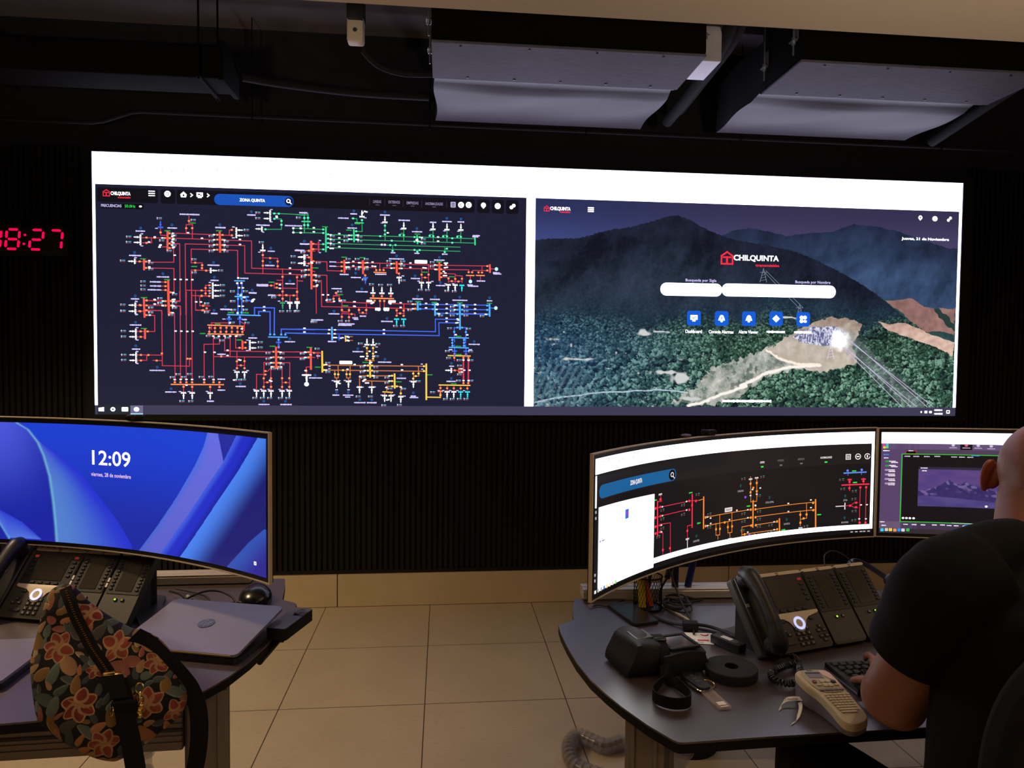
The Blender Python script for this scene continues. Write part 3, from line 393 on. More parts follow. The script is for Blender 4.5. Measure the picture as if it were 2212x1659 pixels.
ML={'e1': '295 344 329 327 360 291 378 254 396 197 407 123 413 61 416 14', 'f1': '311 344 365 297 426 260 503 206 572 137 622 88 672 24', 'e0': '213 136 239 95 305 64 369 15', 'g0': '212 98 238 57 264 16', 'e2': '950 345 936 309 903 257 833 166 768 90 698 13', 'h2': '990 344 1009 277', 'e3': '1058 347 1006 273 940 200 859 107 777 16', 'e4': '1137 348 1071 268 994 183 929 108 847 13', 'e5': '1159 129 1102 88 1020 14', 'clock': '605 256 602 210 538 277 671 236 534 216 672 204 1125 40'}
WL={'hdr1': '19 137 259 191 270 138 328 191 333 139 896 186', 'hdr2': '819 140 1574 199 1585 147 1640 199 1648 147 1702 199 1710 147 1765 200', 'pill': '484 150 808 184', 'logo1': '41 149 65 170 68 157 150 170 107 171 151 176', 'icons1': '234 163 297 163 361 164 393 165 426 164 460 164 789 166', 'zona': '639 166', 'frec': '32 200 201 217 74 206 147 206 189 206', 'menu': '1157 168 1229 168 1307 169 1399 170 1158 182 1229 182 1307 182 1399 183 1125 170 1189 172 1267 172 1346 173 1453 172', 'icons2': '1481 171 1515 171 1548 170 1612 171 1674 171 1739 171', 'logo2': '1877 162 1902 186 1905 168 1995 182 1947 186 1995 191 2086 174', 'logo3': '2683 340 2742 392 2743 357 2956 385 2846 394 2958 407', 'icons3': '3634 166 3706 167 3778 167', 'fecha': '3545 253 3779 267', 'sb1': '2407 489 2692 541 2522 469 2665 483', 'sb2': '2691 488 3232 538 3037 466 3205 482', 'btn': '2564 642 2693 642 2821 641 2950 639 3079 640', 'btnl': '2564 701 2692 701 2820 700 2950 699 3079 699', 'foot': '2705 1009 2937 1022', 'task': '25 1058 71 1058 119 1058 165 1058 141 1036 191 1077 3669 1062 3692 1062 3715 1062 3754 1053 3755 1070 3803 1061', 'ridge1': '1842 312 1889 305 2033 301 2157 263 2261 246 2387 210 2429 194 2482 189 2514 196 2601 239 2687 273 2774 292 2905 309 3038 337 3127 366 3217 406 3331 461 3445 528 3585 633 3844 780', 'ridge2': '2559 318 2687 269 2752 243 2827 235 2904 247 2992 265 3124 247 3212 239 3312 202 3368 209 3424 210 3527 230 3665 269 3781 302 3850 298', 'field': '3479 542 3607 540 3666 570 3725 582 3821 577 3822 701 3773 691 3714 685 3670 693 3580 626', 'field2': '3443 651 3566 653 3820 739 3820 801 3739 760 3672 741 3620 728 3539 694 3487 681', 'hill': '2994 722 3050 694 3134 649 3205 631 3334 636 3371 663 3323 765 3340 840 3169 882 3055 862 2912 783', 'grass': '2478 1027 2668 866 2868 797 2960 749 3055 869 2928 890 2832 958 2791 999 2652 1029', 'road': '2547 1040 2684 993 2816 945 2789 945 2914 884 3019 853 3161 848', 'road2': '1843 1022 2005 992 2185 978 2340 968 2443 967 2539 977', 'road3': '2912 786 2969 816 3054 839 3161 845', 'sub': '3030 721 3121 673 3235 671 3286 698 3294 752 3180 760 3087 747', 'blob': '3261 732', 'wire0': '3290 725 3726 1036', 'wire1': '3308 731 3697 1037', 'wire2': '3280 766 3645 1037', 'wire3': '3295 769 3616 1037', 'wire4': '3273 766 3572 1037', 'wire5': '2882 423 3062 593', 'wire6': '2896 423 3076 586', 'wire7': '2767 -23 2768 -22', 'pylon': '2885 423 3061 580 3216 760', 'marks': '188 61 203 62 276 63 317 70 361 62 499 57 532 60 583 58 961 60'}
# ---------------------------------------------------------------- materials of the room
m_floor = mat('beige_floor_tile', (186, 170, 146), .42, var=.06, scale=3)
nt = m_floor.node_tree; b_ = nt.nodes['Principled BSDF']
tc = nt.nodes.new('ShaderNodeTexCoord')
mp = nt.nodes.new('ShaderNodeMapping'); mp.inputs['Scale'].default_value = (26, 110, 1)
nt.links.new(tc.outputs['Object'], mp.inputs[0])
st = nt.nodes.new('ShaderNodeTexNoise'); st.inputs['Scale'].default_value = 1.3; st.inputs['Detail'].default_value = 6; st.inputs['Roughness'].default_value = .65
nt.links.new(mp.outputs[0], st.inputs['Vector'])
rp = nt.nodes.new('ShaderNodeValToRGB'); rp.color_ramp.elements[0].position = .30; rp.color_ramp.elements[1].position = .47
rp.color_ramp.elements[0].color = (.55, .53, .5, 1); rp.color_ramp.elements[1].color = (1, 1, 1, 1)
nt.links.new(st.outputs['Fac'], rp.inputs[0])
mx = nt.nodes.new('ShaderNodeMix'); mx.data_type = 'RGBA'; mx.blend_type = 'MULTIPLY'; mx.inputs['Factor'].default_value = .45
old = b_.inputs['Base Color'].links[0].from_socket
nt.links.new(old, mx.inputs['A']); nt.links.new(rp.outputs[0], mx.inputs['B'])
br = nt.nodes.new('ShaderNodeTexBrick'); br.offset = 0; br.inputs['Scale'].default_value = 1
br.inputs['Brick Width'].default_value = .6; br.inputs['Row Height'].default_value = .6; br.inputs['Mortar Size'].default_value = .0022; br.inputs['Mortar Smooth'].default_value = .2
br.inputs['Color1'].default_value = br.inputs['Color2'].default_value = (1, 1, 1, 1); br.inputs['Mortar'].default_value = (.10, .09, .08, 1)
mp2 = nt.nodes.new('ShaderNodeMapping'); mp2.inputs['Location'].default_value = (.0673, 0, 0)
nt.links.new(tc.outputs['Object'], mp2.inputs[0]); nt.links.new(mp2.outputs[0], br.inputs['Vector'])
mx2 = nt.nodes.new('ShaderNodeMix'); mx2.data_type = 'RGBA'; mx2.blend_type = 'MULTIPLY'; mx2.inputs['Factor'].default_value = 1
nt.links.new(mx.outputs['Result'], mx2.inputs['A']); nt.links.new(br.outputs['Color'], mx2.inputs['B'])
nt.links.new(mx2.outputs['Result'], b_.inputs['Base Color'])

m_wall = mat('dark_wall_paint', (34, 34, 38), .75, var=.1, scale=8)
m_rib = mat('black_ribbed_panel', (24, 23, 22), .6, var=.15, scale=20, stretch=(1, 1, .1))
m_base = mat('beige_skirting_tile', (196, 178, 146), .45, var=.05, scale=6)
m_ceil = mat('cream_plaster', (196, 178, 154), .8, var=.04, scale=2, bump=.05)
m_slab = mat('dark_ceiling_slab', (104, 98, 104), .85, var=.12, scale=4)
m_black = mat('black_plastic', (22, 22, 23), .42, var=.15, scale=60)
m_blackm = mat('black_matt_plastic', (26, 26, 28), .62, var=.15, scale=60)
m_grey = mat('dark_grey_plastic', (60, 57, 52), .48, var=.08, scale=40)
m_silver = mat('silver_plastic', (206, 190, 164), .45, metal=.05, var=.05, scale=20)
m_alu = mat('anodised_aluminium', (190, 182, 172), .38, metal=.35, var=.06, scale=4, stretch=(1, 40, 40))
m_leg = mat('shaded_desk_aluminium', (122, 112, 104), .5, metal=.2, var=.06, scale=4, stretch=(40, 40, 1))  # darker copy of the rail aluminium: shade on legs and beams put into the colour
m_steel = mat('galvanised_steel', (150, 150, 156), .42, metal=.7, var=.18, scale=9, bump=.1)
m_panel = mat('insulated_grey_panel', (94, 90, 104), .62, var=.16, scale=14, stretch=(1, 5, 1), bump=.25, bscale=60)
m_sleeve = mat('grey_duct_canvas', (66, 60, 69), .5, var=.18, scale=5, bump=.3, bscale=14)
m_darkmetal = mat('dark_duct_metal', (14, 12, 10), .85, spec=.08, var=.15, scale=8)
m_foam = mat('black_pipe_foam', (30, 29, 32), .8, var=.12, scale=40, bump=.2)
m_chrome = mat('polished_chrome', (215, 212, 205), .12, metal=1, var=.03)
m_brass = mat('brass_metal', (205, 176, 96), .25, metal=1, var=.08)
m_white = mat('white_paper', (228, 222, 212), .7, var=.03)
m_red = mat('red_print', (200, 45, 60), .6, var=.05)
m_clear = mat('clear_plastic', (200, 198, 204), .18, var=.1, alpha=.30)
m_cable = mat('black_cable_rubber', (17, 17, 18), .5, var=.1)
m_cablew = mat('cream_cable', (205, 186, 150), .5, var=.05)
m_led = mat('red_led', (255, 30, 75), .5, emit=(255, 0, 78), estr=1.15)

# ---------------------------------------------------------------- the setting
XL, XR, YB, ZC = -4.2, 4.7, -6.6, 2.55
def struct(name, mb, m, label=None):
    o = mb.obj(name, m); o['kind'] = 'structure'
    if label: o['label'] = label
    return o
fl = MB().box(((XL+XR)/2, (YB+.1)/2, -.05), (XR-XL+.2, -YB+.3, .1)); f_ = fl.obj('floor', m_floor, loc=(0, 0, 0)); f_['kind'] = 'structure'
f_['label'] = 'beige streaked square floor tiles'
mb = MB(); mb.box(((XL+XR)/2, .06, 1.7), (XR-XL+.2, .12, 3.4)); mb.cur = 1
def ribs(x0, x1, z0, z1):
    p = .0316; n = int((x1-x0)/p)
    prof = []
    for i in range(n):
        a = x0+i*p; prof += [(a, -.002), (a+.004, -.016), (a+.022, -.016), (a+.026, -.002)]
    prof.append((x1, -.002))
    vs = [(x, y, z0) for x, y in prof]+[(x, y, z1) for x, y in prof]; k = len(prof)
    mb.add(vs, [(i, i+1, k+i+1, k+i) for i in range(k-1)])
    mb.add([(x, 0 if q else y, z1) for q in (0, 1) for x, y in prof], [(i, i+1, k+i+1, k+i) for i in range(k-1)])
ribs(XL, -1.95, .215, 2.60); ribs(3.235, XR, .215, 2.66); ribs(-1.95, 3.235, .215, 1.09)
mb.box(((XL+XR)/2, -.010, .208), (XR-XL, .02, .02))
mb.obj('wall_back', [m_wall, m_rib], smooth=20)['kind'] = 'structure'
mb = MB(); js = [XL, -2.96, -.602, 1.752, XR]
for a, b in zip(js[:-1], js[1:]): mb.box(((a+b)/2, -.008, .1), (b-a-.005, .016, .196), bev=.002, seg=1)
struct('baseboard_back', mb, m_base, 'beige tile skirting under the ribbed wall')
struct('wall_left', MB().box((XL-.06, YB/2, 1.7), (.12, -YB, 3.4)), m_wall)
struct('wall_right', MB().box((XR+.06, YB/2, 1.7), (.12, -YB, 3.4)), m_ceil)
struct('wall_rear', MB().box(((XL+XR)/2, YB-.06, 1.7), (XR-XL+.2, .12, 3.4)), m_ceil)
struct('ceiling', MB().box(((XL+XR)/2, YB/2, 3.33), (XR-XL+.2, -YB+.2, .1)), m_slab)
struct('trim_1', MB().box(((XL+XR)/2, (YB-1.873)/2, ZC+.03), (XR-XL, -1.873-YB, .06)), m_ceil, 'lowered cream plaster ceiling ending in a straight edge')

# ---------------------------------------------------------------- video wall
SX0, SX1, SZ0, SZ1 = -1.9043, 3.1704, 1.1249, 2.5570
vw = thing('video_wall', (.633, -.03, 1.09), 'huge wall display with a power grid diagram beside a mountain landscape', 'screen')
mb = MB()
for x0, x1, z0, z1 in ((-1.945, 3.232, SZ1, 2.60), (-1.945, 3.232, 1.092, SZ0), (-1.945, SX0, SZ0, SZ1), (SX1, 3.232, SZ0, SZ1)):
    mb.box(((x0+x1)/2, -.033, (z0+z1)/2), (x1-x0, .066, z1-z0), bev=.001, seg=1)
mb.obj('frame', m_blackm, vw)
MB().box((.633, -.028, 1.841), (SX1-SX0, .054, SZ1-SZ0)).obj('housing', m_blackm, vw)
m_pic = vmat('led_wall_picture', .7, spec=.25)
def wfn(a):
    return np.stack([SX0+a[:, 0]/3840*(SX1-SX0), -.0590-a[:, 2]*.0003, SZ1-a[:, 1]/1080*(SZ1-SZ0)], 1)
def K(r, g, b, k=1.0): return tuple(k*q for q in lin((r, g, b)))
WHT = (3.9, 3.8, 5.2)
NAVY = K(31, 32, 54); DARK = K(19, 17, 26); TASK = K(64, 60, 86)
PAL = {'r': K(206, 58, 78, 1.15), 'R': K(236, 84, 72, 1.2), 'g': K(52, 165, 98, 1.1), 'G': K(70, 215, 140, 1.1), 'b': K(66, 104, 236, 1.15), 'B': K(84, 170, 255, 1.15), 'y': K(250, 200, 74, 1.2),
       'o': K(196, 116, 66, 1.1), 'n': K(255, 138, 84, 1.3), 'c': K(90, 240, 190, 1.2), 'Y': K(255, 214, 96, 1.2), 'w': (1.5, 1.45, 1.5)}
LAB = K(206, 196, 252, 1.2); CY = K(84, 190, 232, 1.1)
cv = Canvas(wfn)
cv.rect(0, 0, 3840, 1080, NAVY, 0)
cv.rect(0, 0, 3840, 131, WHT, 1); cv.rect(0, 131, 11, 1041, WHT, 1); cv.rect(1800, 131, 1840, 1041, WHT, 1); cv.rect(3826, 131, 3840, 1041, WHT, 1)
cv.rect(0, 1041, 3840, 1080, TASK, 1); cv.rect(10, 1041, 160, 1080, K(34, 40, 48), 2)
for x, y in pairs(WL['marks']): cv.ctr(x, y, 6, 3, K(120, 120, 130), 2)
# --- left window: bars and icons
W_ = (2.2, 2.2, 2.3)
h = pairs(WL['hdr1']); h2 = pairs(WL['hdr2'])
cv.rr(h[0][0], 144, h[1][0], 203, 10, DARK, 1); cv.rr(h[2][0], 144, h[3][0], 203, 10, DARK, 1); cv.rr(h[4][0], 144, h2[1][0], 203, 10, DARK, 1)
for i in (2, 4, 6): cv.rr(h2[i][0], 144, h2[i+1][0], 203, 10, DARK, 1)
def logo(x0, y0, x1, xt0, xt1, yt0, yt1, xs0, xs1, ys0, ys1, L):
    w = x1-x0; hh = w*1.02; R_ = K(235, 40, 60, 1.3); t = w*.12
    cv.line([(x0+t/2, y0+hh*.35), (x0+w/2, y0+t/2), (x1-t/2, y0+hh*.35), (x1-t/2, y0+hh-t/2), (x0+t/2, y0+hh-t/2), (x0+t/2, y0+hh*.35)], t, R_, L)
    cv.line([(x0+w*.22, y0+hh*.45), (x1-w*.22, y0+hh*.45)], t, R_, L); cv.line([(x0+w*.5, y0+hh*.45), (x0+w*.5, y0+hh*.9)], t*1.2, R_, L)
    cv.text('CHILQUINTA', xt0, yt0, xt1, yt1, W_, L); cv.text('transmisión', xs0, ys0, xs1, ys1, R_, L)
q = pairs(WL['logo1']); logo(q[0][0], 152, q[0][0]+28, q[0][0]+31, q[3][0], 160, 177, q[3][0]-50, q[3][0], 179, 187, 3)
ic = pairs(WL['icons1'])
x, y = ic[0]
for d in (-9, 0, 9): cv.ctr(x, y+d, 26, 4, W_, 3)
x, y = ic[1]; cv.disc(x, y, 13, 13, W_, 3); cv.ring(x, y, 4, 6, DARK, 4)
x, y = ic[2]; cv.face([(x-13, y-1), (x, y-13), (x+13, y-1), (x+10, y+11), (x-10, y+11)], W_, 3); cv.disc(x, y+3, 4, 4, DARK, 4)
for i in (3, 5): x, y = ic[i]; cv.line([(x-3, y-6), (x+4, y), (x-3, y+6)], 4, W_, 3)
x, y = ic[4]; cv.rect(x-13, y-11, x+13, y+7, W_, 3); cv.rect(x-8, y+7, x+8, y+12, W_, 3); cv.rect(x-8, y-6, x+8, y+3, DARK, 4); cv.line([(x-6, y), (x-1, y+2), (x+6, y-4)], 3, W_, 5)
q = pairs(WL['pill']); cv.rr(q[0][0], 156, q[1][0], 202, 22, K(28, 84, 186), 2)
z = pairs(WL['zona'])[0]; cv.text('ZONA QUINTA', z[0]-52, 172, z[0]+52, 187, W_, 3)
x, y = ic[6]; y = 179; cv.disc(x, y, 17, 17, K(14, 22, 60), 3); cv.ring(x-2, y-2, 5, 9, W_, 4); cv.line([(x+4, y+4), (x+9, y+9)], 4, W_, 4)
q = pairs(WL['frec']); cv.rect(q[0][0], 208, q[1][0], 229, K(12, 10, 16), 2); cv.text('FRECUENCIAS', q[2][0]-40, 212, q[2][0]+40, 224, LAB, 3); cv.text('50.0Hz', q[3][0]-20, 212, q[3][0]+22, 224, K(40, 215, 80, 1.2), 3); cv.disc(q[4][0], 218, 6, 4, W_, 3)
q = pairs(WL['menu'])
for i, t in enumerate(('LINEAS', 'EXTERNOS', 'EMPRESAS', 'ANORMALIDADES')):
    w = (17, 24, 25, 38)[i]; cv.text(t, q[i][0]-w, q[i][1]-6, q[i][0]+w, q[i][1]+6, K(150, 140, 180), 3); cv.ctr(q[i+4][0], q[i+4][1], 16, 3, K(90, 84, 116), 3)
for x, y in q[8:]: cv.ctr(x, y, 2, 30, K(52, 48, 66), 3)
ic = pairs(WL['icons2'])
x, y = ic[0]; cv.rr(x-11, y-12, x+11, y+12, 3, K(190, 184, 220), 3)
for d in (-6, 0, 6): cv.ctr(x, y+d, 14, 2.5, DARK, 4)
for k in (1, 2): x, y = ic[k]; cv.disc(x, y, 13, 13, W_, 3); cv.ring(x, y, 4, 6.5, DARK, 4, a0=.6, a1=5.6)
x, y = ic[3]; cv.disc(x, y-2, 11, 11, W_, 3); cv.face([(x-7, y+6), (x+7, y+6), (x, y+14)], W_, 3)
x, y = ic[4]; cv.disc(x, y, 13, 13, W_, 3)
x, y = ic[5]; cv.disc(x-5, y+4, 8, 8, W_, 3); cv.disc(x+5, y-4, 8, 8, W_, 3)
# --- left window: the one-line diagram of the grid
def bar(x, y, d, w, c, L):
    cv.ctr(x, y, w, 5, c, L)
def load(x, y, d, c, L):
    """transformer comb with its feeder arrow, pointing in direction d"""
    dx, dy = {'L': (-1, 0), 'R': (1, 0), 'U': (0, -1), 'D': (0, 1)}[d]
    P_ = lambda a, b: (x+a*dx-b*dy, y+a*dy+b*dx)
    cv.line([P_(0, -9), P_(0, 9)], 4, c, L)
    for k in (-8, -2.7, 2.7, 8): cv.line([P_(-4, k), P_(2, k)], 2, c, L)
    cv.line([P_(0, 0), P_(25, 0)], 2.6, c, L)
    cx, cy = P_(11, 0); cv.disc(cx, cy, 5.2 if dx else 3.6, 3.6 if dx else 6, c, L+1)
    cx, cy = P_(20, 0); cv.ctr(cx, cy, 5, 5, c, L)
lc = {'w': (1.7, 1.65, 1.7), 'g': PAL['g'], 'b': PAL['b'], 'c': K(50, 225, 240, 1.2), 'y': PAL['n'], 'r': PAL['r']}
for k, v in SCHEM.items():
    p = k.split(':')
    for s in v.split(','):
        n = ints(s)
        if p[0] == 'L':
            w_ = int(p[2]); w_ = w_*.8 if w_ >= 6 else w_*.82
            cv.line([(n[i], n[i+1]) for i in range(0, len(n), 2)], w_, PAL[p[1]], 3 if p[1] in 'RGBYn' else 2)
        elif p[0] == 'sq': cv.rr(n[0]-4.4, n[1]-3.7, n[0]+4.4, n[1]+3.7, 2.2, PAL[p[1]], 4)
        elif p[0] == 'wht': cv.rr(n[0]-5, n[1]-2.8, n[0]+5, n[1]+2.8, 2.4, PAL['w'], 5)
        elif p[0] == 'val':
            cv.blob(n[0]+5, n[1]-2.6, 12, 4, CY, 5); cv.blob(n[0]-7, n[1]-2.6, 6, 4, (1, 1, 1), 5); cv.blob(n[0]-7, n[1]+2.6, 6, 3, K(190, 180, 230), 5); cv.blob(n[0]+5, n[1]+2.6, 11, 3, K(190, 90, 90), 5)
        elif p[0] == 'grn': cv.blob(n[0], n[1], 24, 5.2, K(44, 168, 64, 1.1), 5)
        elif p[0] == 'pin': cv.disc(n[0], n[1]-1, 5.5, 5, K(36, 96, 160), 5); cv.face([(n[0]-4, n[1]+2), (n[0]+4, n[1]+2), (n[0], n[1]+6)], K(36, 96, 160), 5); cv.disc(n[0], n[1]-1, 2.5, 2, K(22, 50, 96), 6)
        elif p[0] == 'cir': cv.disc(n[0], n[1], 7.5, 8, K(180, 235, 240, 1.3), 5)
        elif p[0] == 'ball': cv.disc(n[0], n[1], 10, 9, (1.7, 1.7, 1.7), 5)
        elif p[0] == 'lab': cv.blob(n[0], n[1], n[2]*.96, 6.4 if n[2] > 14 else 5, LAB, 5)
        elif p[0] == 'box': cv.rr(n[0]-n[2]/2, n[1]-n[3]/2, n[0]+n[2]/2, n[1]+n[3]/2, 3, (2, 2, 2), 6)
        elif p[0] == 'tr': load(n[0], n[1], p[1], lc[p[2]], 4)
tk = pairs(WL['task'])
x, y = tk[0]; cv.face([(x-11, y-6), (x+11, y-9), (x+11, y+9), (x-11, y+8)], W_, 3)
x, y = tk[1]; cv.disc(x, y, 10, 9, W_, 3); cv.disc(x, y, 3, 4, K(34, 40, 48), 4)
x, y = tk[2]; cv.rr(x-13, y-9, x+13, y+9, 3, W_, 3)
cv.rect(tk[4][0], 1042, tk[5][0], 1077, K(110, 108, 140), 3); cv.rect(tk[4][0], 1075, tk[5][0], 1079, K(150, 210, 250, 1.4), 4); x, y = tk[3]; cv.disc(x, y, 11, 9.5, (2.2, 2.4, 2.2), 4)
for i, (w, h_) in enumerate(((8, 8), (14, 12), (14, 10), (40, 8), (42, 9), (18, 16))):
    x, y = tk[6+i]
    if i in (3, 4): cv.blob(x, y, w, h_, W_, 3)
    else: cv.rr(x-w/2, y-h_/2, x+w/2, y+h_/2, 3, W_, 3)
cv.rr(tk[11][0]-5, tk[11][1]-4, tk[11][0]+5, tk[11][1]+3, 1, TASK, 4)
# --- right window: landscape photograph
def land(X, Y):
    r1 = pairs(WL['ridge1']); r2_ = pairs(WL['ridge2'])
    n8 = vnoise(X, Y, 6, 1); n20 = vnoise(X, Y, 16, 2); n50 = vnoise(X, Y, 50, 3); n120 = vnoise(X, Y, 140, 4)
    u = (X-1840)/1986; v = (Y-131)/910
    relief = lambda s, sd, dx=.35, dy=.25: (fbm(X, Y, s, sd)-fbm(X+s*dx, Y+s*dy, s, sd))
    sky = mixc(K(50, 58, 104), K(64, 58, 92), sstep(.05, .6, u)); sky = sky*(.72+.5*sstep(0, .22, v))[..., None]*(1+.25*sstep(.3, -.05, u)*sstep(.05, .2, v))[..., None]
    C = sky.copy()
    # far blue range
    y2 = np.interp(X, [a for a, _ in r2_], [b for _, b in r2_])+(vnoise(X, X*0, 12, 9)-.5)*5
    m2 = Y > y2; d2 = Y-y2; t = sstep(0, 300, d2)
    far = mixc(K(34, 44, 68), K(56, 78, 112), t)*(1+1.5*relief(120, 30)+.5*relief(30, 36))[..., None].clip(.45, 1.6)
    far = np.where((d2 > 318)[..., None], mixc(K(36, 62, 62), K(50, 82, 84), n20), far)
    C = np.where(m2[..., None], far, C)
    # dark main mountain
    y1 = np.interp(X, [a for a, _ in r1], [b for _, b in r1])+(vnoise(X, X*0, 9, 10)-.5)*5
    m1 = Y > y1; d = Y-y1
    hi = mixc(K(25, 30, 46), K(38, 50, 66), sstep(20, 330, d))*(1+1.6*relief(150, 40)+.7*relief(34, 46)+.35*(n8-.5))[..., None].clip(.5, 1.7)
    # forest of single crowns, larger towards the bottom
    sc = 1.0+2.2*sstep(.35, 1.0, v); wx = 13*(n20-.5)+9*(n8-.5); wy = 13*(vnoise(X, Y, 18, 62)-.5)+9*(vnoise(X, Y, 7, 63)-.5); k1 = clumps(X+wx, (Y+wy)/.75, 14, 60); k2 = clumps(X+1.5*wx, (Y+1.5*wy)/.8, 24, 61); w2 = sstep(.62, .78, v+.05*(n120-.5))
    lit = lambda k: np.clip(.62-.55*k[0]-.45*k[1]*.7-.5*k[2], 0, 1)*(.55+.8*k[3])
    L = lit(k1)*(1-w2)+lit(k2)*w2; L = L*(.35+1.15*fbm(X, Y, 60, 64))*(.45+1.1*n8)*1.15
    col = mixc(K(12, 23, 30), K(60, 98, 80), sstep(.02, .55, L)); col = col+np.array(K(150, 184, 164))*(.55*sstep(.42, .9, L))[..., None]
    blue = (sstep(.50, .0, u)*(1-.35*sstep(.7, 1, v)))[..., None]
    col = col*(1-.5*blue)+np.array(K(44, 80, 132))*blue*(.18+1.0*L[..., None])
    depth = sstep(.35, .95, v)
    col = col*(.42+.66*depth)[..., None]*(.72+.55*fbm(X, Y, 220, 70))[..., None]
    hazy = mixc(K(22, 36, 52), K(38, 66, 82), L.clip(0, 1)*1.3)
    low = sstep(.36, .62, v+.14*(n120-.5)+.05*(n50-.5)+.06*(u-.5)); md = sstep(.48, .66, v+.12*(n120-.5))
    fr = hazy*(1-md[..., None])+col*md[..., None]
    C = np.where(m1[..., None], hi*(1-low[..., None])+fr*low[..., None], C)
    # bare slopes on the right
    sl = relief(70, 80)
    for nm, ca, cb in (('field', (116, 82, 82), (170, 130, 122)), ('field2', (158, 118, 104), (226, 192, 176))):
        P_ = pairs(WL[nm]); Xw = X+(n20-.5)*16; Yw = Y+(n50-.5)*14; m = inside(Xw, Yw, P_)
        rows = .5+.5*np.sin((X*.42+Y*.9)*.20+n120*3); c = mixc(K(*ca), K(*cb), (.30+.9*sl+.35*n20+.22*rows*(nm == 'field2')+.35*sstep(.5, .8, v)).clip(0, 1))
        C = np.where(m[..., None], c, C)
        if nm == 'field': C = np.where((m & (dline(X+(n20-.5)*26, Y, [(P_[0][0]+250, P_[0][1]+40), (P_[0][0]+420, P_[0][1]+200), (P_[0][0]+620, P_[0][1]+270)]) < 13))[..., None], K(40, 60, 58), C)
    # pale grass ridge, the levelled hill and its tracks
    m = inside(X+(n50-.5)*44+(n8-.5)*16, Y+(n20-.5)*26, pairs(WL['grass']))
    g = mixc(K(92, 112, 100), K(214, 212, 204), (.05+.75*fbm(X, Y, 34, 90)+.35*(n8-.3)+.9*relief(40, 94)).clip(0, 1)); C = np.where(m[..., None], g, C)
    bush = sstep(.60, .70, fbm(X, Y, 26, 97)); C = np.where(m[..., None], C*(1-.65*bush[..., None])+np.array(K(44, 74, 60))*.65*bush[..., None], C)
    m = inside(X+(n50-.5)*26+(n8-.5)*8, Y+(n20-.5)*16, pairs(WL['hill'])); hy = sstep(.50, .70, v)
    g = mixc(K(134, 104, 90), K(206, 198, 184), (.15+.55*hy+.5*(fbm(X, Y, 30, 99)-.4)+.6*relief(40, 103)).clip(0, 1)); C = np.where(m[..., None], g, C)
    for nm, w, c in (('road', 10, (244, 236, 228)), ('road3', 7, (244, 230, 216)), ('road2', 4, (176, 196, 212))):
        dd = dline(X+(n20-.5)*14, Y+(n50-.5)*12, pairs(WL[nm])); a = sstep(w, w*.4, dd+3*(n8-.5)); C = C*(1-a[..., None])+np.array(K(*c, 1.1))*a[..., None]
    rows = (sstep(-.2, .6, np.sin((X*.8+Y*.30+18*n120)*.26)))*(u < .14)*(v > .80)*sstep(.14, .10, u); C = C*(1-.5*rows[..., None])+np.array(K(104, 132, 150))*(.42*rows)[..., None]
    m = inside(X, Y, pairs(WL['sub'])); g = mixc(K(104, 108, 146), K(226, 226, 246), sstep(.3, .75, n8)); C = np.where(m[..., None], g, C)
    bx, by = pairs(WL['blob'])[0]; a = sstep(62, 16, np.hypot(X-bx, (Y-by)*1.05)+(n20-.5)*24); C = C*(1-a[..., None])+np.array((2.0, 2.0, 2.0))*a[..., None]
    # clearings and houses scattered through the trees
    a = sstep(.78, .86, fbm(X, Y*1.6, 34, 110))*(v > .62)*(u < .5); C = C*(1-.8*a[..., None])+np.array(K(198, 204, 206))*.8*a[..., None]
    for x_, y_, w_, h_ in ((.10, .77, 90, 7), (.30, .83, 70, 10), (.335, .86, 44, 26), (.25, .635, 34, 14), (.29, .63, 40, 5), (.58, .55, 60, 5), (.36, .96, 60, 9)):
        a = sstep(1.0, .5, np.hypot((X-1840-1986*x_)/w_, (Y-131-910*y_-.25*(X-1840-1986*x_)*(n50-.3))/h_)+(n20-.5)*.8); C = C*(1-a[..., None])+np.array(K(206, 208, 208))*a[..., None]
    # cleared lane under the power lines
    ln_ = dline(X, Y, [pairs(WL['wire0'])[0], pairs(WL['wire2'])[1]]); a = sstep(58, 20, ln_+(n20-.5)*30)*(Y < 1050); C = C*(1-.45*a[..., None])+np.array(K(124, 132, 136))*(.45*a*(.4+n20))[..., None]
    return C.clip(0, 4)
cv.grid(1840, 131, 3826, 1041, 900, 430, land, 1)
wc = K(196, 186, 214, 1.1)
for i in range(8):
    q = pairs(WL['wire%d' % i])
    if i < 5:
        (x0, y0), (x1, y1) = q; x2 = x0+(x1-x0)*(1041-y0)/(y1-y0) if y1 > 1041 else x1
        cv.line([(x0, y0), (x2, min(y1, 1041))], 2.6, wc, 2)
    elif i < 7: cv.line(q, 2, K(130, 136, 156), 2)
py = pairs(WL['pylon'])
for j, (x, y) in enumerate(py):
    hh = (52, 60, 60)[j]; c = K(120, 128, 150) if j < 2 else K(220, 218, 232)
    for s_ in (-1, 1): cv.line([(x, y-10), (x+s_*16, y+hh)], 2.5, c, 3)
    for k in range(1, 5): cv.line([(x-4*k, y+hh*k/4.5), (x+4*k, y+hh*(k-.6)/4.5)], 1.8, c, 3)
    cv.line([(x-16, y+8), (x+16, y+8)], 2, c, 3)
rnd = random.Random(3); sp = pairs(WL['sub']); sx_, sy_ = min(a for a, _ in sp), min(b for _, b in sp)
for k in range(26):
    x = sx_+30+rnd.random()*150; y = sy_+14+rnd.random()*40; cv.line([(x, y), (x, y+26)], 2, K(60, 70, 110) if k % 2 else K(240, 240, 250, 1.2), 3)
for k in range(12):
    y = sy_+14+k*5; cv.line([(sx_+34, y), (sx_+170, y+4)], 1.4, K(80, 90, 140), 3)
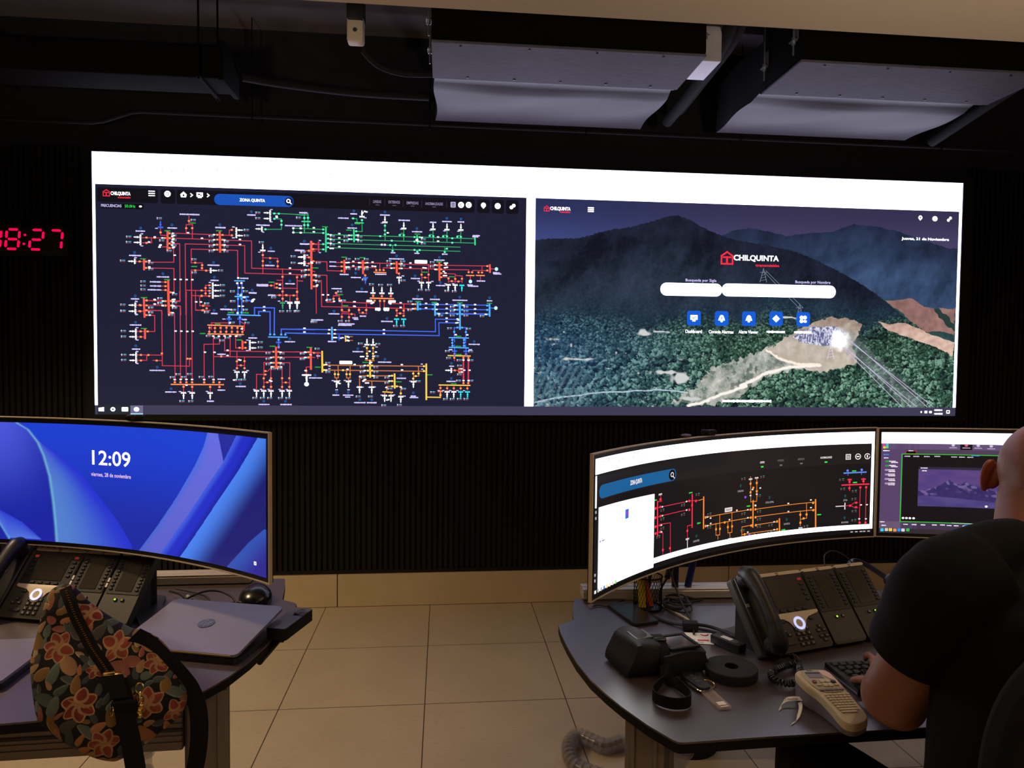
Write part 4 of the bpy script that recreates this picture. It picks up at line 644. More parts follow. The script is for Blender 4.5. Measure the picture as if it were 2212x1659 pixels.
q = pairs(WL['logo2']); logo(q[0][0], q[0][1], q[1][0], q[2][0], q[3][0], q[2][1]-2, q[2][1]+16, q[4][0], q[5][0], q[4][1]-3, q[5][1]+1, 4)
x, y = q[6]
for d in (-8, 0, 8): cv.ctr(x, y+d, 27, 5, W_, 4)
q = pairs(WL['logo3']); logo(q[0][0], q[0][1], q[1][0], q[2][0], q[3][0], q[2][1]-2, q[3][1], q[4][0], q[5][0], q[4][1], q[5][1]-1, 4)
ic = pairs(WL['icons3'])
x, y = ic[0]; cv.disc(x, y-2, 10, 10, W_, 4); cv.face([(x-6, y+5), (x+6, y+5), (x, y+12)], W_, 4); cv.disc(x, y-2, 4, 4, K(120, 120, 160), 5)
x, y = ic[1]; cv.disc(x, y, 13, 12, W_, 4); cv.ring(x, y, 5, 7, K(150, 150, 180), 5)
x, y = ic[2]; cv.disc(x-5, y+5, 7, 7, W_, 4); cv.disc(x+5, y-5, 7, 7, W_, 4)
q = pairs(WL['fecha']); cv.text('Jueves, 21 de Noviembre', q[0][0], q[0][1]+2, q[1][0], q[1][1]+4, W_, 4)
for nm, t in (('sb1', 'Busqueda por Sigla'), ('sb2', 'Busqueda por Nombre')):
    q = pairs(WL[nm]); hh = 57; y0 = (q[0][1]+q[1][1])/2-hh/2
    cv.rr(q[0][0], y0, q[1][0], y0+hh, 27, WHT, 4); cv.text(t, q[2][0], y0-20, q[3][0], y0-4, LAB, 4)
for i, (x, y) in enumerate(pairs(WL['btn'])):
    cv.rr(x-32, y-33, x+32, y+33, 11, K(20, 92, 212, 1.05), 4)
    if i == 0: cv.rr(x-17, y-14, x+17, y+8, 3, W_, 5); cv.rect(x-7, y+8, x+7, y+15, W_, 5); cv.line([(x-8, y-2), (x-2, y+2), (x+8, y-7)], 3, K(20, 92, 212), 6)
    elif i in (1, 2):
        cv.disc(x, y-4, 11, 12, W_, 5); cv.face([(x-12, y-4), (x+12, y-4), (x+16, y+9), (x-16, y+9)], W_, 5); cv.disc(x, y+12, 6, 5, W_, 5)
        if i == 1: cv.ctr(x, y-2, 4, 12, K(20, 92, 212), 6)
    elif i == 3: cv.face([(x, y-17), (x+18, y), (x, y+17), (x-18, y)], W_, 5); cv.ctr(x-4, y, 4, 4, K(20, 92, 212), 6); cv.ctr(x+5, y, 4, 4, K(20, 92, 212), 6)
    else:
        for a, b in ((-8, -8), (8, -8), (-8, 8)): cv.disc(x+a, y+b, 9, 9, W_, 5)
        cv.rr(x+2, y+4, x+17, y+15, 3, W_, 5)
for (x, y), (t, w) in zip(pairs(WL['btnl']), (('Dashboard', 38), ('Consola Alarmas', 58), ('Alarm Viewer', 46), ('', 44), ('', 42))):
    if t: cv.text(t, x-w, y-7, x+w, y+8, W_, 4)
    else: cv.blob(x, y, 2*w, 12, W_, 4)
q = pairs(WL['foot']); cv.blob((q[0][0]+q[1][0])/2, q[0][1]+5, q[1][0]-q[0][0], 13, W_, 4)
cv.obj('display', m_pic, vw)

# ---------------------------------------------------------------- red clock
ck = thing('digital_clock', (-2.245, -.05, 1.986), 'black wall clock with red digits reading 08:27, left of the big display', 'clock')
MB().box((-2.245, -.05, 2.066), (.44, .05, .162), bev=.006).obj('case', m_blackm, ck)
MB().box((-2.245, -.077, 2.068), (.40, .006, .118), bev=.002, seg=1).obj('window', mat('dark_clock_window', (13, 9, 10), .5, var=.1), ck)
def seg7(d, x, z, w, h, t, on):
    S = {'a': ((t*.6, h), (w-t*.6, h)), 'b': ((w, h-t*.6), (w, h/2+t*.4)), 'c': ((w, h/2-t*.4), (w, t*.6)), 'd': ((t*.6, 0), (w-t*.6, 0)), 'e': ((0, h/2-t*.4), (0, t*.6)), 'f': ((0, h-t*.6), (0, h/2+t*.4)), 'g': ((t*.6, h/2), (w-t*.6, h/2))}
    D = {'0': 'abcdef', '8': 'abcdefg', '2': 'abged', '7': 'abc'}[d]
    mb = MB()
    for k, (p, q) in S.items():
        if (k in D) != on: continue
        p = V((p[0]+p[1]*.10, p[1])); q = V((q[0]+q[1]*.10, q[1])); u = (q-p).normalized(); n = V((-u.y, u.x)); e = t*.45
        pl = [p, p+u*e+n*t/2, q-u*e+n*t/2, q, q-u*e-n*t/2, p+u*e-n*t/2]
        pl = [(x+a.x, z+a.y) for a in pl]
        vs = [(a, -.0815, b) for a, b in pl]+[(a, -.0800, b) for a, b in pl]
        mb.add(vs, [(0, 1, 2, 3, 4, 5), (11, 10, 9, 8, 7, 6)]+[(i, (i+1) % 6, 6+(i+1) % 6, 6+i) for i in range(6)])
    return mb
m_off = mat('unlit_segment', (32, 24, 25), .5, var=.05)
for d, x in zip('0827', (-2.4335, -2.3415, -2.2205, -2.1235)):
    seg7(d, x, 2.018, .064, .104, .0125, True).obj('digit', m_led, ck, smooth=0)
for z, x in ((2.094, -2.2405), (2.046, -2.2470)): MB().cyl((x, -.0790, z), (x, -.0815, z), .0062, n=16).obj('colon_dot', m_led, ck)
# ---------------------------------------------------------------- equipment under the dark ceiling
def fan_coil(x0, x1, label, bright_box):
    zb = 2.75
    t = thing('fan_coil_unit', ((x0+x1)/2, -.8, zb), label, 'air conditioner', 'ducted units hanging under the dark ceiling')
    MB().box(((x0+x1)/2, -1.0, zb+.16), (x1-x0, .37, .30), bev=.004).obj('casing', m_darkmetal, t)
    mb = MB(); mb.box(((x0+x1)/2, -1.0, zb), (x1-x0, .38, .012), bev=.003, seg=1)
    mb.obj('bottom_panel', m_panel, t)
    for i in range(5): MB().cyl((x0+.16+i*(x1-x0-.3)/4, -.845, zb-.010), (x0+.16+i*(x1-x0-.3)/4, -.845, zb-.004), .006, n=10).obj('screw', m_black, t)
    for i in range(4): MB().cyl((x0+.12+i*(x1-x0-.3)/3, -1.165, zb-.010), (x0+.12+i*(x1-x0-.3)/3, -1.165, zb-.004), .005, n=10).obj('screw', m_black, t)
    # canvas sleeve with sagging bottom
    nx, ny = 34, 16; vs = []; fs = []
    for j in range(ny):
        for i in range(nx):
            u = i/(nx-1); v = j/(ny-1)
            x = x0+.01+(x1-x0-.02)*u; y = -.785+.585*v
            z = zb+.004+.018*math.sin(PI*min(1, v*6))*(v < .17)-.016*math.sin(PI*v)*math.sin(PI*u)**.5+.006*math.sin(9*u+5*v)*math.sin(PI*v)
            x += .008*math.sin(7*v+x0*3)*((u > .95)-(u < .05)); vs.append((x, y, z))
    fs = [(j*nx+i, (j+1)*nx+i, (j+1)*nx+i+1, j*nx+i+1) for j in range(ny-1) for i in range(nx-1)]
    edge = [i for i in range(nx)]+[j*nx+nx-1 for j in range(1, ny)]+[(ny-1)*nx+i for i in range(nx-2, -1, -1)]+[j*nx for j in range(ny-2, 0, -1)]
    o = len(vs); vs += [(vs[i][0], vs[i][1], zb+.26) for i in edge]; k = len(edge)
    fs += [(edge[i], edge[(i+1) % k], o+(i+1) % k, o+i) for i in range(k)]+[tuple(o+i for i in range(k))]
    mb = MB().add(vs, fs); mb.mi = [0]*((nx-1)*(ny-1))+[1]*(len(fs)-(nx-1)*(ny-1)); mb.obj('duct_sleeve', [m_sleeve, m_foam], t, smooth=50)
    MB().box(((x0+x1)/2, -.798, zb+.028), (x1-x0-.02, .03, .05)).obj('collar', m_black, t)
    for x in (x0-.012, x1+.012):
        for y in (-1.14, -.86):
            mb = MB(); mb.box((x, y, zb+.10), (.022, .045, .005)); mb.box((x+(.009 if x < x0 else -.009), y, zb+.135), (.004, .045, .075)); mb.cyl((x, y, zb+.04), (x, y, 3.275), .004, n=8); mb.cyl((x, y, zb+.085), (x, y, zb+.097), .009, n=6); mb.cyl((x, y, zb+.103), (x, y, zb+.115), .009, n=6)
            mb.obj('hanger', m_steel, t)
    if bright_box:
        mb = MB(); mb.box((x1+.045, -1.03, zb+.075), (.085, .21, .15), bev=.003, seg=1); mb.obj('control_box', mat('bright_steel_box', (205, 200, 205), .35, metal=.3, var=.04), t)
    return t
fan_coil(-.055, 1.105, 'left grey ceiling air unit with a bright control box on its side', True)
fan_coil(1.525, 2.70, 'right grey ceiling air unit with a pale canvas duct', False)
for k, (pts, r, lb) in enumerate((
    ([(1.20, -1.25, 2.92), (1.23, -1.05, 2.86), (1.245, -.6, 2.815), (1.25, -.30, 2.80), (1.25, -.22, 2.795)], .030, 'thick black insulated pipe nearest the left air unit'),
    ([(1.27, -1.22, 2.96), (1.295, -1.0, 2.90), (1.31, -.5, 2.87), (1.31, -.25, 2.85)], .026, 'black insulated pipe between the two air units'),
    ([(2.80, -1.1, 2.93), (2.83, -.95, 2.86), (2.84, -.5, 2.79), (2.84, -.22, 2.745)], .028, 'black insulated pipe hanging right of the right air unit'),
    ([(2.86, -1.05, 2.95), (2.90, -.85, 2.91), (2.92, -.4, 2.85), (2.91, -.22, 2.81)], .024, 'outer black insulated pipe at the far right of the ceiling'))):
    tag(MB().tube(pts, r, 14, smooth=6).obj('insulated_pipe', m_foam), lb, 'pipe', 'insulated pipes')
t = thing('conduit', (0, -.17, 2.74), 'thin dark conduit running along the top of the wall', 'conduit')
MB().tube([(-3.6, -.15, 2.672), (-1.86, -.15, 2.684), (-1.80, -.15, 2.694), (-1.66, -.15, 2.745), (-1.60, -.15, 2.752), (1.2, -.15, 2.744), (4.4, -.15, 2.735)], .011, 10).obj('pipe', m_foam, t)
for x, z in ((-2.42, 2.68), (-1.035, 2.752), (-.08, 2.748), (.80, 2.745), (1.71, 2.742), (2.95, 2.74)):
    mb = MB(); mb.tube([(x, -.15+.016*math.cos(a), z+.016*math.sin(a)-.002) for a in np.linspace(0, 2*PI, 12, endpoint=False)], .003, 6, closed=True); mb.cyl((x, -.15, z+.014), (x, -.15, 3.275), .003, n=6); mb.cyl((x, -.15, z-.026), (x, -.15, z-.016), .006, n=8)
    mb.obj('hanging_clamp', m_darkmetal, t)
t = thing('ventilation_duct', (-2.4, -.9, 2.64), 'long dark rectangular metal duct at the upper left', 'duct')
MB().box((-2.65, -.565, 2.828), (3.22, .235, .155), bev=.02, seg=3).obj('duct_body', m_darkmetal, t)
for x in (-1.035, -2.2): MB().box((x, -.565, 2.828), (.028, .262, .182), bev=.006).obj('flange', m_darkmetal, t)
for x in (-1.13, -2.6):
    mb = MB(); mb.box((x, -.565, 2.743), (.018, .30, .010)); [mb.cyl((x, y, 2.73), (x, y, 3.275), .005, n=8) for y in (-.705, -.425)]; mb.obj('trapeze_hanger', m_darkmetal, t)
tag(MB().tube([(-1.0, -.46, 2.84), (-.8, -.42, 2.83), (-.45, -.40, 2.812), (-.08, -.42, 2.80)], .020, 12, smooth=6).obj('soft_pipe', m_foam), 'thin dark pipe between the metal duct and the left air unit', 'pipe')
t = thing('detector_box', (-.39, -.80, 2.9), 'small beige box hanging from the dark ceiling', 'detector')
DZ = 2.935
mb = MB(); mb.box((-.405, -.80, DZ), (.075, .065, .10), bev=.012); mb.obj('box', mat('ivory_plastic', (214, 196, 170), .5, var=.03), t)
MB().box((-.405, -.79, DZ+.195), (.078, .08, .29), bev=.004).obj('bracket', m_black, t)
mb = MB(); mb.cyl((-.405, -.838, DZ), (-.405, -.834, DZ), .009, n=16); mb.obj('sensor_eye', m_grey, t)
tag(MB().tube([(-.375, -.78, DZ-.066), (-.31, -.73, DZ-.11), (-.20, -.70, DZ-.13), (-.055, -.72, DZ-.135)], .016, 10, smooth=5).obj('flexible_conduit', m_foam), 'dark flexible conduit from the beige ceiling box to the left air unit', 'conduit')

# ---------------------------------------------------------------- desks
TZ = .74
m_top = mat('brown_laminate', (63, 52, 52), .36, var=.05, scale=50, spec=.9, coat=.35)
m_top.node_tree.nodes['Principled BSDF'].inputs['Coat Roughness'].default_value = .38
m_edge = mat('black_edge_band', (15, 14, 14), .6, var=.08)
def desk(label, poly, rail, legs, beams, group='control room desks'):
    cx = sum(q[0] for q in poly)/len(poly); cy = sum(q[1] for q in poly)/len(poly)
    t = thing('control_desk', (cx, cy, 0), label, 'desk', group)
    MB().prism(poly, TZ-.004, TZ).obj('desktop', m_top, t)
    MB().prism(poly, TZ-.022, TZ-.0045).obj('edge_band', m_edge, t)
    (ax, ay), (bx, by) = rail; d = V((bx-ax, by-ay, 0)); L = d.length; yaw = math.atan2(d.y, d.x)
    T = frame((ax, ay, TZ), yaw); mb = MB(T)
    mb.box((L/2, .03, .0145), (L, .06, .024), bev=.002, seg=1); mb.box((L/2, .0145, .029), (L, .027, .006), bev=.001, seg=1); mb.box((L/2, .0455, .029), (L, .027, .006), bev=.001, seg=1)
    mb.obj('tool_rail', m_alu, t)
    for (x, y, w, d_, yw) in legs:
        T = frame((x, y, 0), yw); mb = MB(T); h = TZ-.03
        mb.box((0, 0, h/2), (w, d_, h), bev=.006)
        for s in (-1, 1):
            mb.box((s*w*.28, -d_/2-.002, h/2), (w*.10, .006, h), bev=.001, seg=1); mb.box((s*(w/2+.002), 0, h/2), (.006, d_*.22, h), bev=.001, seg=1); mb.box((s*w*.36, d_/2+.001, h/2), (w*.12, .005, h))
        mb.box((0, 0, .012), (w+.03, d_+.03, .024), bev=.004); mb.obj('leg', m_leg, t)
    for a, b, hgt, z in beams:
        a = V((*a, z)); b = V((*b, z)); d = b-a; T = frame(a, math.atan2(d.y, d.x)); L = d.length; mb = MB(T)
        mb.box((L/2, 0, 0), (L, .04, hgt), bev=.003, seg=1)
        for k in (-.32, -.18, .1, .24): mb.box((L/2, -.0205, hgt*k), (L, .004, hgt*.06))
        mb.obj('beam', m_leg, t)
        mb = MB(T); mb.box((L/2, -.0215, -hgt*.02), (L, .003, hgt*.07)); mb.obj('beam_slot', m_black, t)
    return t
RP = [(.315, -2.273), (.312, -2.33), (.314, -2.41), (.320, -2.505), (.334, -2.597), (.354, -2.668), (.374, -2.726), (.406, -2.80), (.438, -2.856), (.446, -2.864), (.458, -2.866), (.626, -2.859), (1.45, -2.84), (2.9, -2.84), (2.9, -2.165), (1.6, -2.165), (.617, -2.094), (.413, -2.071), (.397, -2.076), (.375, -2.16), (.362, -2.242)]
RP[14] = (2.9, -2.05); RP[15] = (1.6, -2.05)
desk('brown control desk on the right with curved end, tape roll and label printer on it', RP, ((.42, -2.09), (1.08, -2.112)),
     [(.455, -2.66, .085, .13, math.radians(-28)), (1.9, -2.55, .09, .12, 0)], [((.50, -2.30), (1.9, -2.28), .09, .62)])
LP = [(-.518, -1.818), (-.503, -1.822), (-.492, -1.87), (-.481, -1.934), (-.468, -2.020), (-.430, -2.046), (-.418, -2.060), (-.417, -2.12), (-.418, -2.186), (-.425, -2.267), (-.432, -2.349), (-.449, -2.439), (-.472, -2.517), (-.491, -2.558), (-.508, -2.590), (-.520, -2.598), (-.793, -2.688), (-.86, -2.695), (-2.6, -2.72), (-2.6, -1.80)]
desk('brown control desk on the left with closed laptop and patterned bag', LP, ((-2.4, -1.875), (-.60, -1.868)),
     [(-.535, -2.475, .085, .12, math.radians(18)), (-2.2, -2.4, .09, .12, 0)], [((-2.2, -2.56), (-.575, -2.50), .10, .625)])
for lb, pts in (('ribbed clear cable hose hanging under the left desk', [(-.70, -2.42, .66), (-.705, -2.42, .45), (-.735, -2.40, .25), (-.78, -2.36, .06), (-.84, -2.3, .03)]),
                ('ribbed clear cable hose hanging under the right desk beside its leg', [(.565, -2.62, .68), (.56, -2.60, .60), (.53, -2.56, .48), (.505, -2.52, .36), (.52, -2.44, .15), (.55, -2.4, .035)])):
    P_ = spline([V(q) for q in pts], 10); mb = MB(); mb.tube(P_, .022, 14)
    for i in range(1, len(P_)-1, 2): 
        d = (P_[i+1]-P_[i-1]).normalized()*.005; mb.cyl(P_[i]-d, P_[i]+d, .027, n=14)
    tag(mb.obj('cable_hose', m_clear), lb, 'cable hose', 'clear cable hoses')
mb = MB(); lp = [V((.68+.0, -1.60, .03)), V((.60, -1.63, .032)), V((.52, -1.56, .034)), V((.47, -1.63, .036)), V((.47, -1.75, .036)), V((.55, -1.82, .034))]
P_ = spline(lp, 10); mb.tube(P_, .024, 12)
for i in range(1, len(P_)-1, 2):
    d = (P_[i+1]-P_[i-1]).normalized()*.005; mb.cyl(P_[i]-d, P_[i]+d, .029, n=12)
hs = tag(mb.obj('floor_hose', mat('smoky_clear_plastic', (170, 166, 170), .25, alpha=.28)), 'loop of ribbed clear hose lying on the floor by the right desk leg', 'cable hose')
tag(MB().tube([q+V((-.004, .004, .0)) for q in P_], .008, 8).obj('cable', m_cable), 'dark cable inside the hose loop on the floor', 'cable')
t = thing('waste_bin', (.93, -1.58, 0), 'round black bin on the floor under the right desk', 'bin')
MB().lathe([(.10, .004), (.115, .0), (.15, .40), (.155, .41), (.146, .41), (.11, .02), (0.001, .018)], 36, (.93, -1.58, 0)).obj('bin_body', m_blackm, t)
mb = MB(); mb.lathe([(.150, .402), (.160, .404), (.160, .418), (.150, .42)], 36, (.93, -1.58, 0), closed=True); mb.obj('rim', m_black, t)

# ---------------------------------------------------------------- curved monitors
MH, MC = .36, 1.175
m_mpic = vmat('monitor_picture', .10, spec=.5)
def monitor(label, prm, draw, stand=True, posts=None, grp='ultrawide curved monitors'):
    ax, ay, th, z0, sl, R0 = prm
    d = V((math.cos(th), math.sin(th), 0)); n = V((-math.sin(th), math.cos(th), 0)); sag = math.sqrt(R0*R0-MC*MC/4)
    def S(x, z, back=0):
        lx = x-MC/2; y = math.sqrt(R0*R0-lx*lx)-sag
        nn = V((lx, y+sag, 0)).normalized()
        q = V((ax, ay, 0))+d*(x+nn.x*back)+n*(y+nn.y*back); q.z = z0+sl*x+z; return q
    mid = S(MC/2, 0, .075)
    t = thing('curved_monitor', (mid.x, mid.y, TZ), label, 'monitor', grp)
    N = 48; xs = [MC*i/N for i in range(N+1)]
    def slab(z_lo, z_hi, b0, b1, x0=0, x1=MC, taper=None):
        mb = MB(); X = [x0+(x1-x0)*i/N for i in range(N+1)]; vs = []
        for x in X: vs += [S(x, z_lo, b0), S(x, z_hi, b0), S(x, z_hi-(taper or 0), b1), S(x, z_lo+(taper or 0), b1)]
        fs = []
        for i in range(N):
            a = 4*i; b = a+4; fs += [(a+j, b+j, b+(j+1) % 4, a+(j+1) % 4) for j in range(4)]
        fs += [(0, 1, 2, 3), (4*N+3, 4*N+2, 4*N+1, 4*N)]
        return mb.add(vs, fs)
    slab(.0, MH, .0012, .012).obj('panel', m_black, t)
    mb = slab(MH-.001, MH+.002, -.001, .008); mb2 = slab(-.002, .001, -.001, .008)
    mb.add(mb2.v, mb2.f); e1 = slab(-.002, MH+.002, -.001, .008, -.0025, .001); mb.add(e1.v, e1.f); e2 = slab(-.002, MH+.002, -.001, .008, MC-.001, MC+.0025); mb.add(e2.v, e2.f)
    mb.obj('rim', m_silver, t)
    slab(.03, MH-.03, .012, .045, .12, MC-.12, .03).obj('rear_shell', m_blackm, t)
    def mfn(a):
        out = np.zeros((len(a), 3))
        lx = a[:, 0]/1000-MC/2; y = np.sqrt(R0*R0-lx*lx); k = 1-(a[:, 2]*.00012-.0008)/R0
        k = 1-(.0002+a[:, 2]*.00016)/R0
        lx2 = lx*k; y2 = y*k-sag
        out[:, 0] = ax+d.x*(lx2+MC/2)+n.x*y2; out[:, 1] = ay+d.y*(lx2+MC/2)+n.y*y2; out[:, 2] = z0+sl*a[:, 0]/1000+a[:, 1]/1000
        return out
    cv = Canvas(mfn, up=1, step=16); draw(cv); cv.obj('display', m_mpic, t)
    if stand:
        T = frame((mid.x, mid.y, TZ), th); mb = MB(T)
        mb.box((0, -.01, .10), (.16, .06, .20), bev=.008); mb.obj('stand_neck', m_blackm, t)
        MB(T).cyl((0, -.03, .17), (0, .0, .30), .03, n=20).obj('hinge', m_black, t) if False else None
        mb = MB(T); mb.prism([(-.24, -.17), (-.225, -.18), (-.02, -.02), (.02, -.02), (.225, -.18), (.24, -.17), (.06, .07), (-.06, .07)], .0005, .012); mb.obj('stand_base', m_black, t)
    for k, (a, b) in enumerate(posts or []): MB().tube([a, b], .0105, 14).obj('support_post', mat('dark_blue_metal', (24, 30, 66) if k == 0 else (34, 48, 122), .4, var=.1), t)
    if posts:
        c_ = S(.37, .17, .05); MB().box((c_.x, c_.y, c_.z), (.16, .012, .10), rot=(0, 0, th+.1), bev=.003).obj('bracket', m_blackm, t)
    return t, S

def draw_right(cv):
    cv.grid(8, 12, 1167, 349, 90, 8, lambda X, Y: mixc(K(24, 21, 23), K(24, 21, 23), X*0), 0)
    D = {'W': (3.0, 2.9, 3.0), 'r': K(214, 44, 70, 1.1), 'R': K(238, 44, 74, 1.15), 'o': K(232, 134, 52, 1.05), 'O': K(242, 134, 52, 1.15), 'b': K(84, 114, 200), 'B': K(96, 140, 240), 'wh': K(225, 215, 215, 1.1),
         'sr': K(245, 52, 80, 1.15), 'so': K(255, 150, 48, 1.15), 'sb': K(110, 140, 255), 't': K(170, 168, 170), 'td': K(112, 106, 108), 'w': K(235, 225, 225, 1.2), 'g': K(50, 225, 70, 1.1), 'k': K(40, 36, 38), 'p': K(28, 88, 96), 'bl': K(60, 90, 225), 'mag': K(150, 90, 250), 'v': 0, 'x': 0, 'pill': K(26, 96, 152), 'pilll': K(66, 128, 168)}
    cv.rect(16, 243, 1158, 309, K(31, 27, 29), 1); cv.rect(8, 12, 1167, 27, K(17, 14, 16), 1)
    def strip(poly, c, L):
        """fill between the upper and lower edge, cut in short steps so that it follows the curve"""
        xs = sorted(set([q[0] for q in poly])); lo, hi = xs[0], xs[-1]; k = max(1, int((hi-lo)/14)); X = np.linspace(lo, hi, k+1)
        def span(x):
            ys = []; n = len(poly)
            for i in range(n):
                (a, b), (c_, d_) = poly[i], poly[(i+1) % n]
                if a == c_: continue
                if min(a, c_) <= x <= max(a, c_): ys.append(b+(d_-b)*(x-a)/(c_-a))
            return (min(ys), max(ys)) if ys else (0, 0)
        for a, b in zip(X[:-1], X[1:]):
            e = (b-a)*.002; l0, h0 = span(a+e); l1, h1 = span(b-e); cv.face([(a, l0), (b, l1), (b, h1), (a, h0)], c, L)
    for it in MR:
        k, c = it[0], it[1]; P_ = pairs(it[-1]); C_ = D[c]
        if k == 'poly':
            if c == 'pill': cv.rr(28, 246, 378, 280, 15, C_, 2); cv.disc(360, 263, 15, 15, K(14, 12, 16), 3)
            elif c == 'pilll': pass
            else: pass
        elif k == 'line': cv.line(P_, it[2]*.72, C_, 3)
        elif k == 'sq':
            for x, y in P_: cv.rr(x-3.6, y-3.4, x+3.6, y+3.4, 1.6, C_, 4)
        elif k == 'val':
            for x, y in P_: cv.blob(x+3, y+2, 7, 3, K(40, 150, 135), 4); cv.blob(x+3, y-3, 7, 3, K(150, 62, 48), 4); cv.blob(x-8, y+1, 5, 2, K(150, 150, 150), 4); cv.blob(x-8, y-3, 5, 2, K(120, 120, 120), 4)
        elif k == 'text':
            w, h = it[3]*.5, it[4]*.5
            for x, y in P_: cv.text(it[2], x-w, y-h, x+w, y+h, C_, 7 if c == 'k' else 4)
        elif k == 'grn':
            for x, y in P_: cv.blob(x, y, 15, 4.5, C_, 4)
        elif k == 'pin':
            for x, y in P_: cv.disc(x, y+2, 3.6, 3.6, C_, 4); cv.face([(x-2.8, y), (x, y-5), (x+2.8, y)], C_, 4); cv.disc(x, y+2, 1.6, 1.6, K(20, 24, 28), 5)
        elif k == 'wht':
            for x, y in P_: cv.rr(x-3.4, y-2, x+3.4, y+2, 1.5, D['w'], 5)
        elif k == 'bar':
            for x, y in P_: cv.rr(x-5.5, y-2.4, x+5.5, y+2.4, 2.2, C_, 4)
        elif k == 'tbox':
            for x, y in P_: cv.rr(x-16, y-6.5, x+16, y+6.5, 1.5, K(236, 220, 220, 1.0), 5)
        elif k == 'icon':
            for i, (x, y) in enumerate(P_):
                if i == 0:
                    for s in ((-9, -9, 9, -6.5), (-9, 6.5, 9, 9), (-9, -9, -6.5, 9), (6.5, -9, 9, 9), (-5, -4, 5, -2.5), (-5, -.7, 5, .8), (-5, 2.6, 5, 4)): cv.rect(x+s[0], y+s[1], x+s[2], y+s[3], D['w'], 4)
                else: cv.ring(x, y, 7.5, 10, D['w'], 4, a0=0 if i == 1 else .5, a1=2*PI); cv.ctr(x, y, 10 if i == 1 else 4, 4 if i == 1 else 9, D['w'], 4)
        elif k == 'mag':
            x, y = P_[0]; cv.ring(360, 264, 4.6, 7, D['w'], 5); cv.line([(364, 259), (370, 253)], 2.6, D['w'], 5)
        elif k == 'comb':
            for x, y in P_:
                cv.ctr(x, y-1, 15, 2.4, C_, 4)
                for j in (-6, -2, 2, 6): cv.ctr(x+j, y-3, 1.8, 4, C_, 4)
        elif k == 'dots':
            for i, (x, y) in enumerate(P_): cv.ctr(x, y, 9 if i % 3 else 5, 1.5, K(150, 146, 150), 7)
        elif k == 'task':
            cs = [K(240, 240, 240), K(200, 200, 200), K(180, 170, 180), K(40, 120, 220), K(240, 215, 120), K(240, 225, 190), K(235, 215, 215), K(150, 225, 110)]
            for i in range(8): cv.rr(12+i*13.2, 15, 20+i*13.2, 24, 2, cs[i], 7) if i else cv.ctr(15, 19.5, 8, 8, cs[0], 7)
        elif k == 'taskr':
            for x, y in P_: cv.ctr(x, 19, 9, 3.5, K(190, 180, 190), 7)
        elif k == 'side':
            for x, y in P_: cv.ctr(13, y, 5, 7, K(200, 190, 190), 7)
    # white browser bars and the little window in front
    for x0, y0, x1, y1 in ((9, 309, 1168, 348), (1159, 27, 1168, 309), (281, 27, 1159, 42), (10, 227, 15.5, 306)): cv.rect(x0, y0, x1, y1, D['W'], 6)
    strip([(27, 17), (281, 17), (281, 220), (27, 226)], D['W'], 6)
    x0 = 27
    cv.rr(148, 174, 164, 199, 1.5, K(52, 112, 228), 7); cv.disc(156, 187, 4.5, 7, K(160, 70, 200), 8)
    for y, w in ((209, 6), (201, 16), (194, 20), (186, 8), (152, 18)): cv.ctr(36+w/2, y, w, 1, K(176, 172, 182), 7)
    cv.ctr(34, 140, 5, 6, K(90, 90, 210), 7); cv.ctr(48, 140, 15, 3, K(120, 120, 130), 7)
